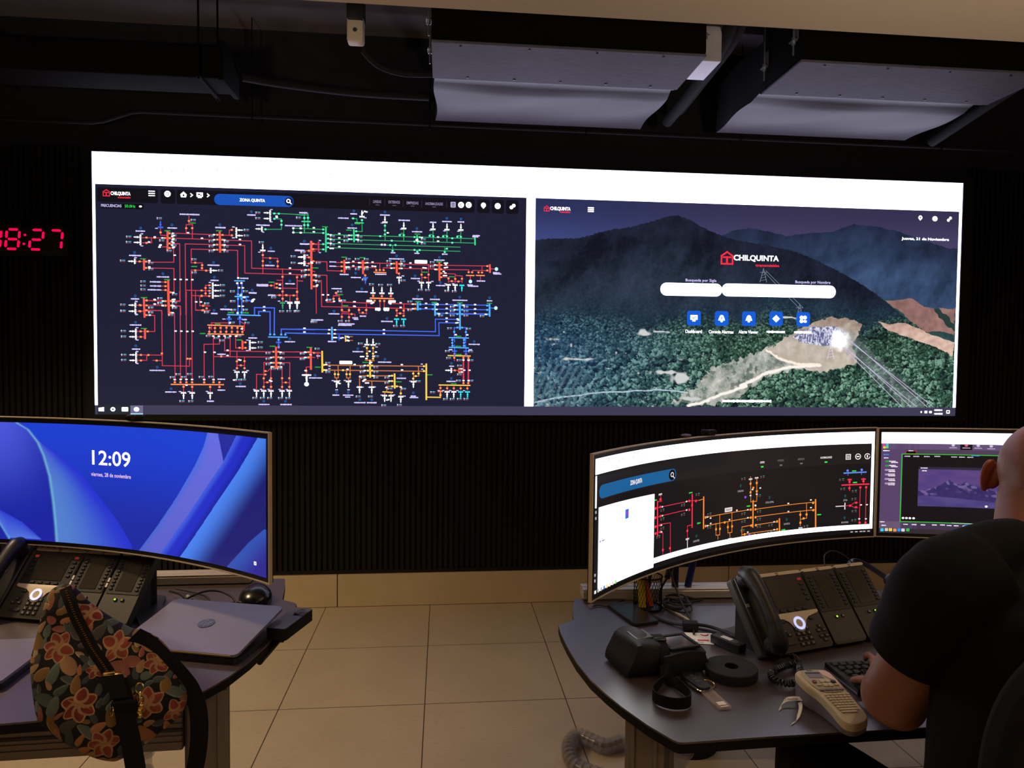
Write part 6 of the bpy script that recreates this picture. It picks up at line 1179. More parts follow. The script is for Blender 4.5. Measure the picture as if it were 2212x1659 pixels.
for j in range(4):
    a0 = base_i if j == 0 else o+(j-1)*NS; b0 = o+j*NS
    fs += [(a0+i, b0+i, b0+(i+1) % NS, a0+(i+1) % NS) for i in range(NS)]
me = bpy.data.meshes.new('pouch'); bb = V(bag['_base']); me.from_pydata([tuple(q-bb) for q in V3], [], fs); me.materials.append(vmat('printed_floral_cloth', .75, emit=False, spec=.3))
at = me.color_attributes.new('Col', 'FLOAT_COLOR', 'POINT'); col = np.ones((len(V3), 4)); col[:NR*NS, :3] = Cc.reshape(-1, 3); col[NR*NS:, :3] = K(20, 20, 25)
at.data.foreach_set('color', col.ravel().astype(np.float32)); me.polygons.foreach_set('use_smooth', [True]*len(fs)); me.update()
o_ = bpy.data.objects.new('pouch', me); COL.objects.link(o_); o_.parent = bag; o_['_base'] = tuple(bb)
def bdep(a, b):
    i = np.argmin((A-a)**2+(B-b)**2); return dep.ravel()[i]
m_strap = mat('black_webbing', (18, 18, 19), .85, var=.12, scale=300)
Z = [(-86, 252), (-72, 222), (-58, 190), (-42, 160), (-26, 132), (-8, 106), (8, 82)]
mb = MB(); mb.strip([bp(a, b, bdep(a, b)+1.5) for a, b in Z], .021, .003, bX+bU*.45, 5); zp = mb.obj('zipper_tape', m_strap, bag)
mb = MB(); pz = spline([bp(a, b, bdep(a, b)+3.5) for a, b in Z], 7)
for i in range(2, len(pz)-1): mb.box(tuple(pz[i]), (.004, .0022, .0016), rot=(0, 0, .3))
mb.obj('zipper_teeth', mat('dark_gold_teeth', (150, 118, 50), .35, metal=.8), zp)
mb = MB(); q = bp(10, 80, bdep(10, 80)+4); mb.box(tuple(q), (.022, .008, .008), rot=(.3, 0, .2), bev=.002); mb.ell(tuple(bp(24, 76, bdep(24, 76)+5)), (.010, .007, .006)); mb.obj('zipper_pull', m_brass, zp)
mb = MB(); mb.strip([bp(*q) for q in ((26, 70, 88), (33, 52, 90), (40, 24, 92), (46, -10, 90), (54, -50, 78), (60, -90, 64), (66, -140, 40), (80, -190, 10), (110, -215, -20), (140, -190, -30), (160, -120, -20), (167, -60, 0), (164, -10, 12), (152, 28, 24), (134, 56, 36), (106, 88, 42), (76, 122, 42), (56, 138, 44), (44, 146, 46))], .034, .003, [bX]*7+[bX*.9+bU*.1]*3+[bX]*4+[bX+bU*.3]+[bX*.7+bU*.7]*4, 7)
mb.obj('shoulder_strap', m_strap, bag)
mb = MB(); mb.strip([bp(20, 76, 88), bp(28, 52, 94), bp(34, 34, 97)], .030, .012, bX, 5); mb.box(tuple(bp(42, 20, 96)), (.045, .010, .022), rot=(.3, 0, .15), bev=.003); mb.obj('strap_anchor', m_strap, bag)
mb = MB()
for a, b in ((21, 14), (65, 30)): mb.tube([bp(a+3.0*math.cos(t), b+8*math.sin(t), 98+3*math.cos(t)) for t in np.linspace(0, 2*PI, 16, endpoint=False)], .0017, 8, closed=True)
mb.obj('strap_rings', m_brass, bag)
mb = MB(); mb.tube([bp(66+7*math.cos(t), 48+9*math.sin(t), 96) for t in np.linspace(0, 2*PI, 20, endpoint=False)], .0014, 8, closed=True)
for b, r in ((36, .0028), (28, .0045), (20, .0035), (14, .0060), (6, .0052), (-2, .0045)): mb.ell(tuple(bp(68+(b % 3), b, 97)), (r, r*.8, r*1.1), n=12)
mb.cyl(bp(68, 40, 97), bp(69, -4, 97), .0014, n=8); mb.obj('charm', m_brass, bag)
# ---------------------------------------------------------------- things on the right desk
rl = thing('tape_roll', (.662, -2.60, TZ), 'flat roll of black hook tape lying between the black pouch and the telephone', 'tape')
c_ = (.660, -2.602, TZ+.0005)
MB().lathe([(.0175, .001), (.0570, 0), (.0580, .002), (.0580, .020), (.0565, .022), (.0185, .022), (.0175, .020)], 64, c_, closed=True).obj('tape', mat('black_hook_tape', (40, 39, 40), .75, var=.10, scale=400, bump=.3, bscale=600), rl)
MB().lathe([(.0160, .0005), (.0177, .0005), (.0177, .0215), (.0160, .0215)], 48, c_, closed=True).obj('core', m_black, rl)
# black pouch with its strap
pc = thing('pouch', (.51, -2.54, TZ), 'black camera pouch with a wrist strap on the right desk', 'pouch')
m_nylon = mat('black_nylon', (36, 35, 36), .62, var=.16, scale=26, bump=.5, bscale=70)
def rblock(cx, cy, z0, sx, sy, sz, yaw, seed, sub=3, k=.35, shear=0):
    bm = bmesh.new(); bmesh.ops.create_cube(bm, size=1); bmesh.ops.subdivide_edges(bm, edges=bm.edges[:], cuts=7, use_grid_fill=True)
    rn = random.Random(seed); ph = [rn.uniform(0, 6) for _ in range(6)]
    for q in bm.verts:
        p = q.co*2; r = p.length/ max(abs(p.x), abs(p.y), abs(p.z), 1e-6)
        p = p*(1-k)+p.normalized()*1.15*k if p.length else p
        p.x += .07*math.sin(3*p.y+ph[0])+.05*math.sin(4*p.z+ph[1]); p.y += .06*math.sin(3*p.x+ph[2]); p.z += .09*math.sin(2.6*p.x+ph[3])*math.sin(2.2*p.y+ph[4])*(p.z > 0)
        p.x = p.x*(1-.16*(p.z+1)*(shear > 0))+shear*(p.z+1)
        q.co = V((p.x*sx/2, p.y*sy/2, (p.z+1)*sz/2))
    mb = MB(frame((cx, cy, z0), yaw)); mb.bmesh(bm); return mb
mb = rblock(.445, -2.540, TZ+.001, .100, .130, .074, .25, 4, k=.5, shear=.16); mb.obj('camera_hood', m_nylon, pc, smooth=60)
mb = rblock(.545, -2.540, TZ+.001, .120, .110, .050, .22, 9, k=.26); mb.obj('case', m_nylon, pc, smooth=60)
mb = MB(frame((.553, -2.538, TZ+.0525), .22)); mb.box((0, 0, .002), (.062, .062, .0035), bev=.001, seg=1); w_ = mb.obj('clear_window', mat('shiny_clear_window', (70, 66, 74), .12, var=.25, scale=60, spec=.8), pc)
mb = MB(frame((.553, -2.538, TZ+.0525), .22)); 
for s in (-1, 1): mb.box((0, s*.036, .003), (.078, .010, .006), bev=.002); mb.box((s*.037, 0, .003), (.008, .07, .006), bev=.002)
mb.obj('window_border', m_nylon, pc)
MB(frame((.464, -2.535, TZ+.0735), .25)).box((0, 0, 0), (.045, .05, .004), bev=.0015).obj('flap_patch', mat('satin_grey_cloth', (62, 60, 72), .4, var=.1), pc)
mb = MB(); mb.strip([(.500, -2.495, .785), (.505, -2.535, .812), (.506, -2.590, .795), (.505, -2.606, .765), (.505, -2.632, .750), (.512, -2.66, .7545), (.520, -2.695, .7545), (.519, -2.728, .7545), (.503, -2.746, .7545), (.474, -2.747, .7545), (.450, -2.728, .7545), (.446, -2.700, .7545), (.466, -2.668, .7545), (.492, -2.636, .756), (.500, -2.612, .775)], .024, .0022,
              [V((1, 0, 0))]*4+[V((.9, 0, .5)), V((.2, .1, .9))]+[V((0, 0, 1))]*7+[V((.4, 0, .9)), V((1, 0, .2))], 7)
mb.obj('wrist_strap', m_strap, pc)
mb = MB(); mb.box((.506, -2.560, .811), (.028, .010, .006), rot=(.5, 0, 0), bev=.002); mb.obj('strap_buckle', m_black, pc)
# keys
kf = thing('car_key', (.560, -2.640, TZ), 'black car key fob with chrome edge and split ring, beside the pouch strap', 'key')
T = frame((.562, -2.640, TZ+.0005), math.radians(12)); P_ = spline([V((a, b, 0)) for a, b in ((-.013, .036), (.013, .036), (.018, .02), (.016, -.02), (.010, -.040), (-.010, -.040), (-.016, -.02), (-.018, .02))], 6, True)
MB(T).prism([(q.x, q.y) for q in P_], 0, .012, bev=.003).obj('fob', m_pdark, kf)
MB(T).tube([(q.x*1.02, q.y*1.02, .005) for q in P_], .0022, 8, closed=True).obj('chrome_edge', m_chrome, kf)
for b in (.018, .004, -.010): MB(T).box((0, b, .0122), (.010, .008, .001), bev=.0003, seg=1).obj('button', m_grey, kf)
MB(T).box((.002, .037, .009), (.008, .004, .003), bev=.001).obj('key_loop', m_chrome, kf)
mb = MB(); c_ = V((.585, -2.648, TZ+.004)); mb.tube([c_+V((.0165*math.cos(a), .0165*math.sin(a), .002*math.sin(a))) for a in np.linspace(0, 2*PI, 28, endpoint=False)], .0013, 8, closed=True); mb.obj('split_ring', m_brass, kf)
tg = thing('key_tag', (.580, -2.708, TZ), 'clear plastic key tag with a paper label on the right desk', 'key tag')
T = frame((.578, -2.708, TZ+.0005), math.radians(8))
MB(T).prism(rrect(-.015, -.046, .015, .046, .005), 0, .004, bev=.001).obj('sleeve', mat('clear_key_tag_plastic', (200, 180, 176), .15, var=.05, alpha=.35), tg)
MB(T).box((.003, .008, .0022), (.012, .045, .0012)).obj('insert', mat('dark_green_paper', (76, 78, 66), .6), tg)
mb = MB(T); mb.box((.0, -.028, .0046), (.018, .014, .0006)); mb.box((.0, -.041, .0046), (.018, .003, .0006)); mb.obj('paper_label', m_white, tg)
cd = thing('printed_card', (.665, -2.39, TZ), 'white card with red print lying beside the power adapter', 'card')
T = frame((.664, -2.390, TZ+.0006), math.radians(-8))
MB(T).prism([(-.032, .034), (.040, .034), (.028, -.040), (-.020, -.036)], 0, .0009).obj('card', m_white, cd)
mb = MB(T); mb.prism(rrect(-.008, -.020, .022, -.012, .003), .0009, .0013); mb.obj('red_bar', m_red, cd)
mb = MB(T); mb.tube([(.018+.009*math.cos(a), .022+.008*math.sin(a), .0014) for a in np.linspace(PI, 2*PI, 10)], .0016, 6); mb.obj('red_curl', m_red, cd)
mb = MB(T); [mb.box((-.004, -.027-.004*k, .0011), (.02-.004*k, .0012, .0003)) for k in range(2)]; mb.box((-.018, -.012, .0011), (.012, .0012, .0003)); mb.obj('fine_print', m_grey, cd)
ad = thing('power_adapter', (.718, -2.452, TZ), 'black power adapter brick with a white sticker in front of the telephone', 'adapter')
T = frame((.715, -2.452, TZ+.001), math.radians(-61))
MB(T).box((0, 0, .011), (.088, .030, .022), bev=.003).obj('brick', m_black, ad)
MB(T).box((-.004, .0, .0222), (.030, .014, .0008)).obj('sticker', m_white, ad)
MB(T).box((.022, 0, .0222), (.016, .018, .0006)).obj('print', m_grey, ad)
sp_ = thing('smartphone', (.530, -2.215, TZ), 'black smartphone lying face up beside the pen cup', 'phone')
T = frame((.534, -2.216, TZ+.0005), math.radians(14))
MB(T).prism(rrect(-.038, -.082, .038, .082, .009), 0, .0085, bev=.002).obj('phone_body', m_black, sp_)
MB(T).prism(rrect(-.0355, -.0795, .0355, .0795, .007), .0085, .0090).obj('phone_screen', m_glass, sp_)
# pen cup
pc2 = thing('pen_cup', (.592, -2.165, TZ), 'dark wire mesh pen cup under the grid diagram monitor', 'pen cup')
R_ = .040; cc = V((.594, -2.165, TZ+.001))
mb = MB(); mb.lathe([(.001, 0), (R_, 0), (R_, .003), (.001, .003)], 32, cc); mb.obj('cup_base', m_black, pc2)
mb = MB(); 
for z in (.004, .094): mb.tube([cc+V((R_*math.cos(a), R_*math.sin(a), z)) for a in np.linspace(0, 2*PI, 32, endpoint=False)], .0022, 8, closed=True)
for k in range(28):
    for s in (-1, 1): mb.tube([cc+V((R_*math.cos(2*PI*k/28+s*t*.9), R_*math.sin(2*PI*k/28+s*t*.9), .004+.090*t)) for t in np.linspace(0, 1, 7)], .0006, 4)
mb.obj('mesh_wall', m_darkmetal, pc2)
for nm, lb, col, x, y, dx, r in (('marker', 'yellow highlighter standing in the pen cup', (222, 196, 40), .578, -2.168, -.004, .0105), ('marker', 'orange highlighter leaning in the pen cup', (214, 98, 48), .604, -2.160, -.018, .0085), ('marker', 'dark pen at the back of the pen cup', (40, 44, 60), .595, -2.145, .012, .005)):
    mt = thing(nm, (x, y, TZ+.005), lb, 'pen', 'pens in the mesh cup'); a = V((x, y, TZ+.006)); b = a+V((dx, .004, .078)); e = a+V((dx*1.38, .0055, .108))
    MB().cyl(a, b, r, n=20).obj('barrel', mat('pen_colour', col, .4, var=.04), mt); MB().cyl(b, e, r*.93, r*.85, n=20).obj('cap', mat('pen_cap_colour', tuple(int(c*.8) for c in col), .4, var=.04), mt)
# cables
def cable(lb, pts, r=.0028, m=None, name='cable'): return tag(MB().tube(pts, r, 8, smooth=7).obj(name, m or m_cable), lb, 'cable')
cable('thin dark cable with clear plug at the left end of the right desk', [(.435, -2.150, .7435), (.455, -2.142, .744), (.480, -2.150, .7435), (.505, -2.13, .7435), (.54, -2.105, .744)], .0022)
tag(MB().box((.430, -2.152, .746), (.014, .010, .009), rot=(0, 0, .2), bev=.0015).obj('network_plug', m_clear), 'small clear network plug at the left end of the right desk', 'plug')
cable('black cable running from the pen cup to the black connector', [(.575, -2.205, .744), (.592, -2.25, .7445), (.62, -2.292, .7445), (.648, -2.318, .748)], .004)
cable('cream cable winding across the right desk', [(.632, -2.135, .745), (.640, -2.165, .7445), (.655, -2.205, .7445), (.672, -2.262, .746), (.685, -2.305, .745)], .003, m_cablew)
cable('cream cable end beside the foot of the telephone', [(.715, -2.395, .744), (.740, -2.420, .7435), (.768, -2.436, .7435), (.80, -2.440, .744)], .003, m_cablew)
cable('thick black lead from the connector towards the telephone', [(.668, -2.330, .754), (.705, -2.334, .750), (.735, -2.355, .746), (.765, -2.395, .745), (.795, -2.40, .745)], .0045)
cable('second black lead lying beside the thick one', [(.670, -2.345, .748), (.70, -2.352, .745), (.735, -2.380, .7445), (.775, -2.415, .7445)], .0035)
cable('black cable hanging from the monitor down to the white card', [(.668, -2.10, .90), (.660, -2.16, .845), (.672, -2.24, .775), (.675, -2.30, .752), (.662, -2.355, .747), (.655, -2.375, .746)], .0028)
cable('black monitor cable with a thick ferrite plug', [(.715, -2.04, .905), (.690, -2.085, .855), (.668, -2.12, .820), (.645, -2.13, .785), (.640, -2.14, .755), (.655, -2.17, .746)], .0035)
mb = MB(); mb.cyl((.694, -2.08, .862), (.664, -2.125, .815), .0085, n=18); tag(mb.obj('ferrite_plug', m_blackm), 'black ferrite plug on the cable hanging below the grid diagram monitor', 'plug')
tag(MB().box((.660, -2.335, .7525), (.040, .030, .022), rot=(0, 0, -.25), bev=.004).obj('connector', m_blackm), 'black connector block between the cables and the white card', 'connector')
rn = random.Random(5); pts = []
for k in range(46):
    a = k*.62; pts.append(V((.672+.030*math.cos(a)+.006*rn.uniform(-1, 1)+.008*math.sin(k*.21), -2.185+.055*math.sin(a)*.8+.006*rn.uniform(-1, 1), .7445+.0011*k*.55+.002*rn.random())))
cable('tangled coil of black cable beside the pen cup', pts, .0024)
cable('thin black cable loop lying near the rail of the right desk', [(.70, -2.15, .75), (.725, -2.112, .752), (.755, -2.103, .7425), (.775, -2.112, .7425), (.758, -2.122, .7425), (.735, -2.128, .7425)], .0020)
cable('thin cable arching behind the key modules', [(1.06, -2.30, .86), (1.085, -2.24, .905), (1.13, -2.22, .912), (1.17, -2.24, .88), (1.19, -2.22, .80)], .0018)
hd = thing('headset', (1.33, -2.10, TZ), 'dark bluish headset lying behind the outer key module', 'headset')
m_hs = mat('blue_black_plastic', (40, 46, 74), .3, var=.08)
MB().tube([(1.270, -2.12, .765), (1.283, -2.05, .80), (1.32, -1.99, .815), (1.37, -1.99, .80), (1.42, -2.04, .765)], .007, 12, smooth=6, flat=(1.6, .6)).obj('headband', m_hs, hd)
MB().ell((1.268, -2.13, .765), (.030, .020, .024)).obj('ear_cushion', m_hs, hd); MB().ell((1.425, -2.05, .765), (.030, .020, .024)).obj('ear_cushion', m_hs, hd)
MB().tube([(1.262, -2.15, .765), (1.25, -2.19, .775), (1.235, -2.215, .768)], .0035, 8, smooth=5).obj('microphone_arm', m_hs, hd)
tag(MB().box((.805, -2.345, .7425), (.10, .055, .0022), rot=(0, 0, .45)).obj('paper_pad', m_grey), 'grey paper folder sticking out from under the telephone', 'folder')

# label printer
lm = thing('label_printer', (.79, -2.79, TZ), 'cream handheld label printer with a small keyboard by the arm of the seated man', 'label printer')
m_cream = mat('cream_plastic', (196, 180, 146), .42, var=.03); m_lgrey = mat('lilac_grey_plastic', (112, 104, 112), .5, var=.04); m_olive = mat('olive_grey_plastic', (168, 160, 128), .4, var=.03)
LO = [(.750, -2.722), (.759, -2.711), (.773, -2.7075), (.80, -2.707), (.822, -2.712), (.829, -2.731), (.829, -2.78), (.829, -2.818), (.829, -2.850), (.819, -2.866), (.795, -2.878), (.779, -2.876), (.770, -2.862), (.768, -2.824), (.763, -2.787), (.752, -2.758)]
ol = spline([V((*q, 0)) for q in LO], 5, True); ccx, ccy = .792, -2.79
zt = lambda y: float(np.interp(-y, [2.71, 2.76, 2.80, 2.87], [.797, .790, .782, .768]))
def shell(levels, cap0=True, cap1=True):
    vs = []; n = len(ol)
    for f, zf in levels: vs += [(ccx+(q.x-ccx)*f, ccy+(q.y-ccy)*(1-(1-f)*.5), zf(q.y)) for q in ol]
    fs = [(k*n+i, k*n+(i+1) % n, (k+1)*n+(i+1) % n, (k+1)*n+i) for k in range(len(levels)-1) for i in range(n)]
    if cap0: fs.append(tuple(range(n-1, -1, -1)))
    if cap1: fs.append(tuple(range((len(levels)-1)*n, len(levels)*n)))
    return MB().add(vs, fs)
shell([(.90, lambda y: TZ+.001), (.965, lambda y: TZ+.005), (.985, lambda y: zt(y)-.016)]).obj('lower_shell', m_lgrey, lm)
shell([(1.0, lambda y: zt(y)-.0155), (1.005, lambda y: zt(y)-.005), (.965, lambda y: zt(y)-.0008), (.93, lambda y: zt(y))]).obj('upper_shell', m_cream, lm)
def onlm(x, y, dz=0): return (x, y, zt(y)+dz)
def plate(poly, h, dz, name, m, par):
    n = len(poly); vs = [onlm(x, y, dz) for x, y in poly]+[onlm(x, y, dz+h) for x, y in poly]
    return MB().add(vs, [tuple(range(n-1, -1, -1)), tuple(range(n, 2*n))]+[(i, (i+1) % n, n+(i+1) % n, n+i) for i in range(n)]).obj(name, m, par, smooth=0)
pp = [(.760, -2.725), (.765, -2.715), (.777, -2.712), (.815, -2.7135), (.824, -2.722), (.825, -2.755), (.8235, -2.776), (.818, -2.785), (.80, -2.787), (.782, -2.786), (.7715, -2.779), (.764, -2.765)]
pl_ = plate(pp, .0010, .0, 'control_panel', m_olive, lm)
plate([(.771, -2.721), (.802, -2.7225), (.8015, -2.741), (.7715, -2.739)], .0006, .001, 'display', mat('grey_lcd', (128, 118, 128), .25, var=.04), lm)
plate([(.771, -2.7205), (.802, -2.722), (.802, -2.7265), (.771, -2.725)], .0004, .0016, 'display_frame', m_black, lm)
plate([(.804, -2.7145), (.816, -2.7145), (.8235, -2.724), (.8245, -2.755), (.8225, -2.774), (.8205, -2.774), (.8205, -2.752), (.812, -2.741), (.805, -2.730)], .0004, .001, 'pink_panel_area', mat('pale_pink_print', (226, 186, 184), .4, var=.02), lm)
plate([(.778, -2.7135), (.790, -2.7138), (.790, -2.7158), (.778, -2.7155)], .0003, .001, 'maker_print', m_black, lm)
def kk(x, y, w, h, m, nm): 
    plate(rrect(x-w/2, y-h/2, x+w/2, y+h/2, min(w, h)*.3, 3), .0022, .0009, nm, m, lm)
kk(.774, -2.7545, .0085, .0085, mat('dark_red_key', (120, 30, 34), .4), 'power_key'); kk(.8145, -2.7555, .0095, .0075, m_black, 'print_key')
for x, y in ((.7915, -2.7525), (.8025, -2.753), (.7915, -2.7655), (.8025, -2.766)): kk(x, y, .0105, .0105, m_cream, 'arrow_key')
kk(.778, -2.7655, .010, .0045, m_cream, 'menu_key'); kk(.816, -2.7665, .009, .0045, m_cream, 'menu_key')
for i in range(5): kk(.776+.0105*i, -2.7812, .009, .0042, m_lgrey, 'function_key')
for r in range(8):
    y = -2.795-.0072*r
    for c in range(6 if r < 7 else 5): kk(.7765+.0010*r+(.0092-.0004*r)*c, y, .0068, .0046, m_cream, 'letter_key')
# label strips
ls = thing('label_strip', (.73, -2.745, TZ), 'printed white label strip coming out of the label printer', 'label')
mb = MB(); mb.strip([(.764, -2.748, .752), (.744, -2.742, .752), (.722, -2.741, .750), (.705, -2.752, .746), (.693, -2.767, .7415)], .0115, .0005, [V((.1, 1, .25)), V((0, 1, .35)), V((.3, 1, .3)), V((.7, .7, .2)), V((.8, .6, .1))], 6); mb.obj('strip', m_white, ls)
vs, fs_ = glyphs('CT PANTALLA'); mb = MB(); n_ = (V((0, 1, .35))).normalized(); mb.add([(V((.712+.042*a, -2.7425+.0, .7513))+n_*(b-.5)*.0052+V((0, -.0012, .0004))) for a, b in vs], fs_); mb.obj('strip_print', m_pdark, ls, smooth=0)
l2_ = tag((lambda mb: mb.obj('label_strip', m_white))(MB().strip([(.747, -2.748, .747), (.738, -2.768, .747), (.722, -2.792, .745), (.708, -2.810, .743), (.690, -2.822, .7412)], .0115, .0005, [V((1, .45, 0))]*3+[V((.9, .7, .1)), V((.8, .8, 0))], 6)), 'blank white label strip lying in front of the printed one', 'label')
# keyboard
kb = thing('keyboard', (1.11, -2.64, TZ), 'black keyboard in front of the seated man, beyond the label printer', 'keyboard')
T = frame((.890, -2.592, TZ+.001), math.radians(1)); mb = MB(T); mb.box((.22, -.063, .008), (.44, .130, .016), rot=(math.radians(2), 0, 0), bev=.003); mb.obj('keyboard_body', m_black, kb)
MB(T).box((.0, -.063, .004), (.002, .128, .004)).obj('light_edge', m_lgrey, kb)
for r in range(5):
    for c in range(22):
        if len([o for o in kb.children if o.name.startswith('key_cap')]) >= 99: break
        x = .016+.0192*c+(.004*r if r < 4 else 0); mb = MB(T); mb.box((x, -.014-.0215*r, .0185), (.0162, .0172, .006), bev=.0015, seg=1, taper=(.86, .86)); mb.obj('key_cap', m_key, kb)

# ---------------------------------------------------------------- office chair
ch = thing('office_chair', (1.02, -3.08, 0), 'dark padded office chair the seated man sits on', 'chair')
m_fab = mat('dark_chair_fabric', (25, 24, 21), .85, var=.12, scale=200, bump=.3, bscale=500)
mb = MB(frame((1.02, -3.08, .43), 0)); mb.box((0, 0, .03), (.50, .48, .075), bev=.03, seg=4); mb.obj('seat', m_fab, ch)
nx, ny = 28, 26; fr = []; bk = []
for j in range(ny):
    for i in range(nx):
        u = 2*i/(nx-1)-1; v = 2*j/(ny-1)-1; mx_ = max(abs(u), abs(v), 1e-6); k = mx_/(abs(u)**3+abs(v)**3)**(1/3) if (u or v) else 1
        u *= k; v *= k
        fr.append((.985+.262*u, -3.325+.05*u*u+.03*math.cos(v*1.5), .86+.29*v))
for (x, y, z) in fr: bk.append((x, y-.06, z))
n = nx*ny; fs = [(j*nx+i, j*nx+i+1, (j+1)*nx+i+1, (j+1)*nx+i) for j in range(ny-1) for i in range(nx-1)]
edge = list(range(nx))+[j*nx+nx-1 for j in range(1, ny)]+[(ny-1)*nx+i for i in range(nx-2, -1, -1)]+[j*nx for j in range(ny-2, 0, -1)]
fs2 = [tuple(n+i for i in f[::-1]) for f in fs]+[(edge[(i+1) % len(edge)], edge[i], n+edge[i], n+edge[(i+1) % len(edge)]) for i in range(len(edge))]
o_ = MB().add(fr+bk, fs+fs2).obj('backrest', m_fab, ch, smooth=60)
bv = o_.modifiers.new('b', 'BEVEL'); bv.width = .02; bv.segments = 3
MB().tube([(1.0, -3.385, .72), (1.0, -3.40, .60), (1.0, -3.36, .46), (1.01, -3.2, .42)], .022, 12, smooth=5, flat=(1.5, .8)).obj('back_support', m_blackm, ch)
MB().cyl((1.02, -3.08, .06), (1.02, -3.08, .43), .028, n=20).obj('gas_column', m_blackm, ch)
mb = MB(); tips = []
for k in range(5):
    a = 2*PI*k/5+.3; e = V((1.02+.29*math.cos(a), -3.08+.29*math.sin(a), .075)); tips.append(e); mb.tube([(1.02, -3.08, .105), (1.02+.15*math.cos(a), -3.08+.15*math.sin(a), .095), e], [.028, .022, .016], 10, smooth=4)
mb.obj('star_base', m_blackm, ch)
for e in tips: MB().cyl(e+V((-.018, 0, -.045)), e+V((.018, 0, -.045)), .029, n=20).obj('caster', m_black, ch)
for s in (-1, 1):
    if s > 0: MB().tube([(1.28, -3.12, .45), (1.30, -3.12, .62), (1.30, -3.0, .66)], .02, 10, smooth=5).obj('armrest', m_blackm, ch)

# ---------------------------------------------------------------- the seated man
man = thing('person', (1.03, -3.05, .0), 'bald person in a black t-shirt seated at the right desk with back turned', 'person')
def fused(name, mb, m, parent, vox=.005, sm=6, loc=None):
    o = mb.obj(name+'_raw', m, parent)
    r = o.modifiers.new('r', 'REMESH'); r.mode = 'VOXEL'; r.voxel_size = vox; r.use_smooth_shade = True
    s = o.modifiers.new('s', 'SMOOTH'); s.iterations = sm; s.factor = .5
    dg = bpy.context.evaluated_depsgraph_get(); me = bpy.data.meshes.new_from_object(o.evaluated_get(dg)); me.name = name
    me.polygons.foreach_set('use_smooth', [True]*len(me.polygons))
    n = bpy.data.objects.new(name, me); COL.objects.link(n); n.parent = parent; n['_base'] = o['_base']
    bpy.data.objects.remove(o); return n
m_skin = mat('skin', (146, 94, 74), .48, var=.07, scale=14, bump=.15, bscale=120)
_b = m_skin.node_tree.nodes['Principled BSDF']; _b.inputs['Subsurface Weight'].default_value = .12; _b.inputs['Subsurface Radius'].default_value = (.012, .005, .003)
mb = MB()
HC = V((1.126, -2.915, 1.243)); HR = Euler((math.radians(-6), math.radians(10), math.radians(-42)))
H = M.Translation(HC) @ HR.to_matrix().to_4x4(); hm = MB(H)
hm.ell((0, -.012, .022), (.0775, .096, .088), n=36)                 # skull
hm.ell((0, .030, -.040), (.062, .066, .078), n=30)                  # face and jaw
hm.ell((0, .062, -.092), (.034, .030, .028))                        # chin
hm.ell((0, -.055, -.052), (.058, .045, .060))                       # nape
hm.tube([(0, .092, .018), (0, .108, -.018), (0, .112, -.032)], [.009, .012, .015], 12); hm.ell((-.011, .102, -.036), (.009, .010, .008)); hm.ell((.011, .102, -.036), (.009, .010, .008))
for s in (-1, 1):
    hm.ell((s*.030, .086, .022), (.026, .012, .008)); hm.ell((s*.045, .070, -.022), (.020, .020, .018))
hm.ell((0, .092, -.060), (.024, .012, .006)); hm.ell((0, .090, -.069), (.020, .012, .006))
mb.add(hm.v, hm.f)
mb.tube([(1.035, -3.02, 1.07), (1.055, -2.985, 1.13), (1.085, -2.945, 1.185), (1.105, -2.93, 1.23)], [.082, .068, .063, .062], 24, smooth=4)
def arm(sh, el, wr, kn, s):
    sh, el, wr, kn = V(sh), V(el), V(wr), V(kn)
    mb.tube([sh, sh.lerp(el, .35), sh.lerp(el, .75), el, el.lerp(wr, .25), el.lerp(wr, .6), el.lerp(wr, .9), wr], [.060, .057, .0545, .0535, .053, .043, .033, .030], 24, smooth=4)
    mb.ell(tuple(el+V((0, -.012, -.008))), (.047, .046, .046))
    # palm
    d = (kn-wr).normalized(); x = d.cross(V((0, 0, 1))).normalized(); up = x.cross(d)
    for k in range(4):
        f = (k-1.5)*.0185; mb.tube([wr+x*f*.6, wr.lerp(kn, .5)+x*f*.95+up*.003, kn+x*f*1.08], [.0165, .0145, .0115], 12, smooth=3)
    L = [(.074, .0095), (.082, .0095), (.077, .0092), (.062, .0082)]
    for k in range(4):
        kk_ = k if s < 0 else k                                      # k = 0 nearest the thumb
        f = (1.5-k)*.0195*(1 if s < 0 else -1); sp = (1.5-k)*.10*(1 if s < 0 else -1)
        if k == 3: sp *= 2.0
        a0 = kn+x*f; ln_, r = L[k]; dr = (d+x*sp).normalized(); drop = (-.10, -.55, -1.25)
        p = [a0]; q = a0
        for sgm, dp in zip((.44, .32, .26), drop):
            q = q+(dr*math.cos(-dp*.8)+V((0, 0, -1))*math.sin(-dp*.8))*ln_*sgm; p.append(q.copy())
        mb.tube(p, [r*1.08, r*1.02, r*.95, r*.72], 12, smooth=4); mb.ell(tuple(p[-1]), (r*.74,)*3, n=10)
    t0 = wr.lerp(kn, .22)+x*(.030*(1 if s < 0 else -1)); ts = (1 if s < 0 else -1)
    p = [t0-x*ts*.012, t0+x*ts*.012+d*.022-up*.006, t0+x*ts*.022+d*.048-up*.014, t0+x*ts*.018+d*.070-up*.018]
    mb.tube(p, [.015, .0125, .0108, .0085], 12, smooth=4); mb.ell(tuple(p[-1]), (.0085,)*3, n=10)
arm((.835, -3.07, 1.075), (.805, -2.965, .866), (.940, -2.768, .790), (.982, -2.692, .797), -1)
arm((1.255, -3.07, 1.075), (1.36, -2.965, .866), (1.215, -2.752, .786), (1.20, -2.672, .793), 1)
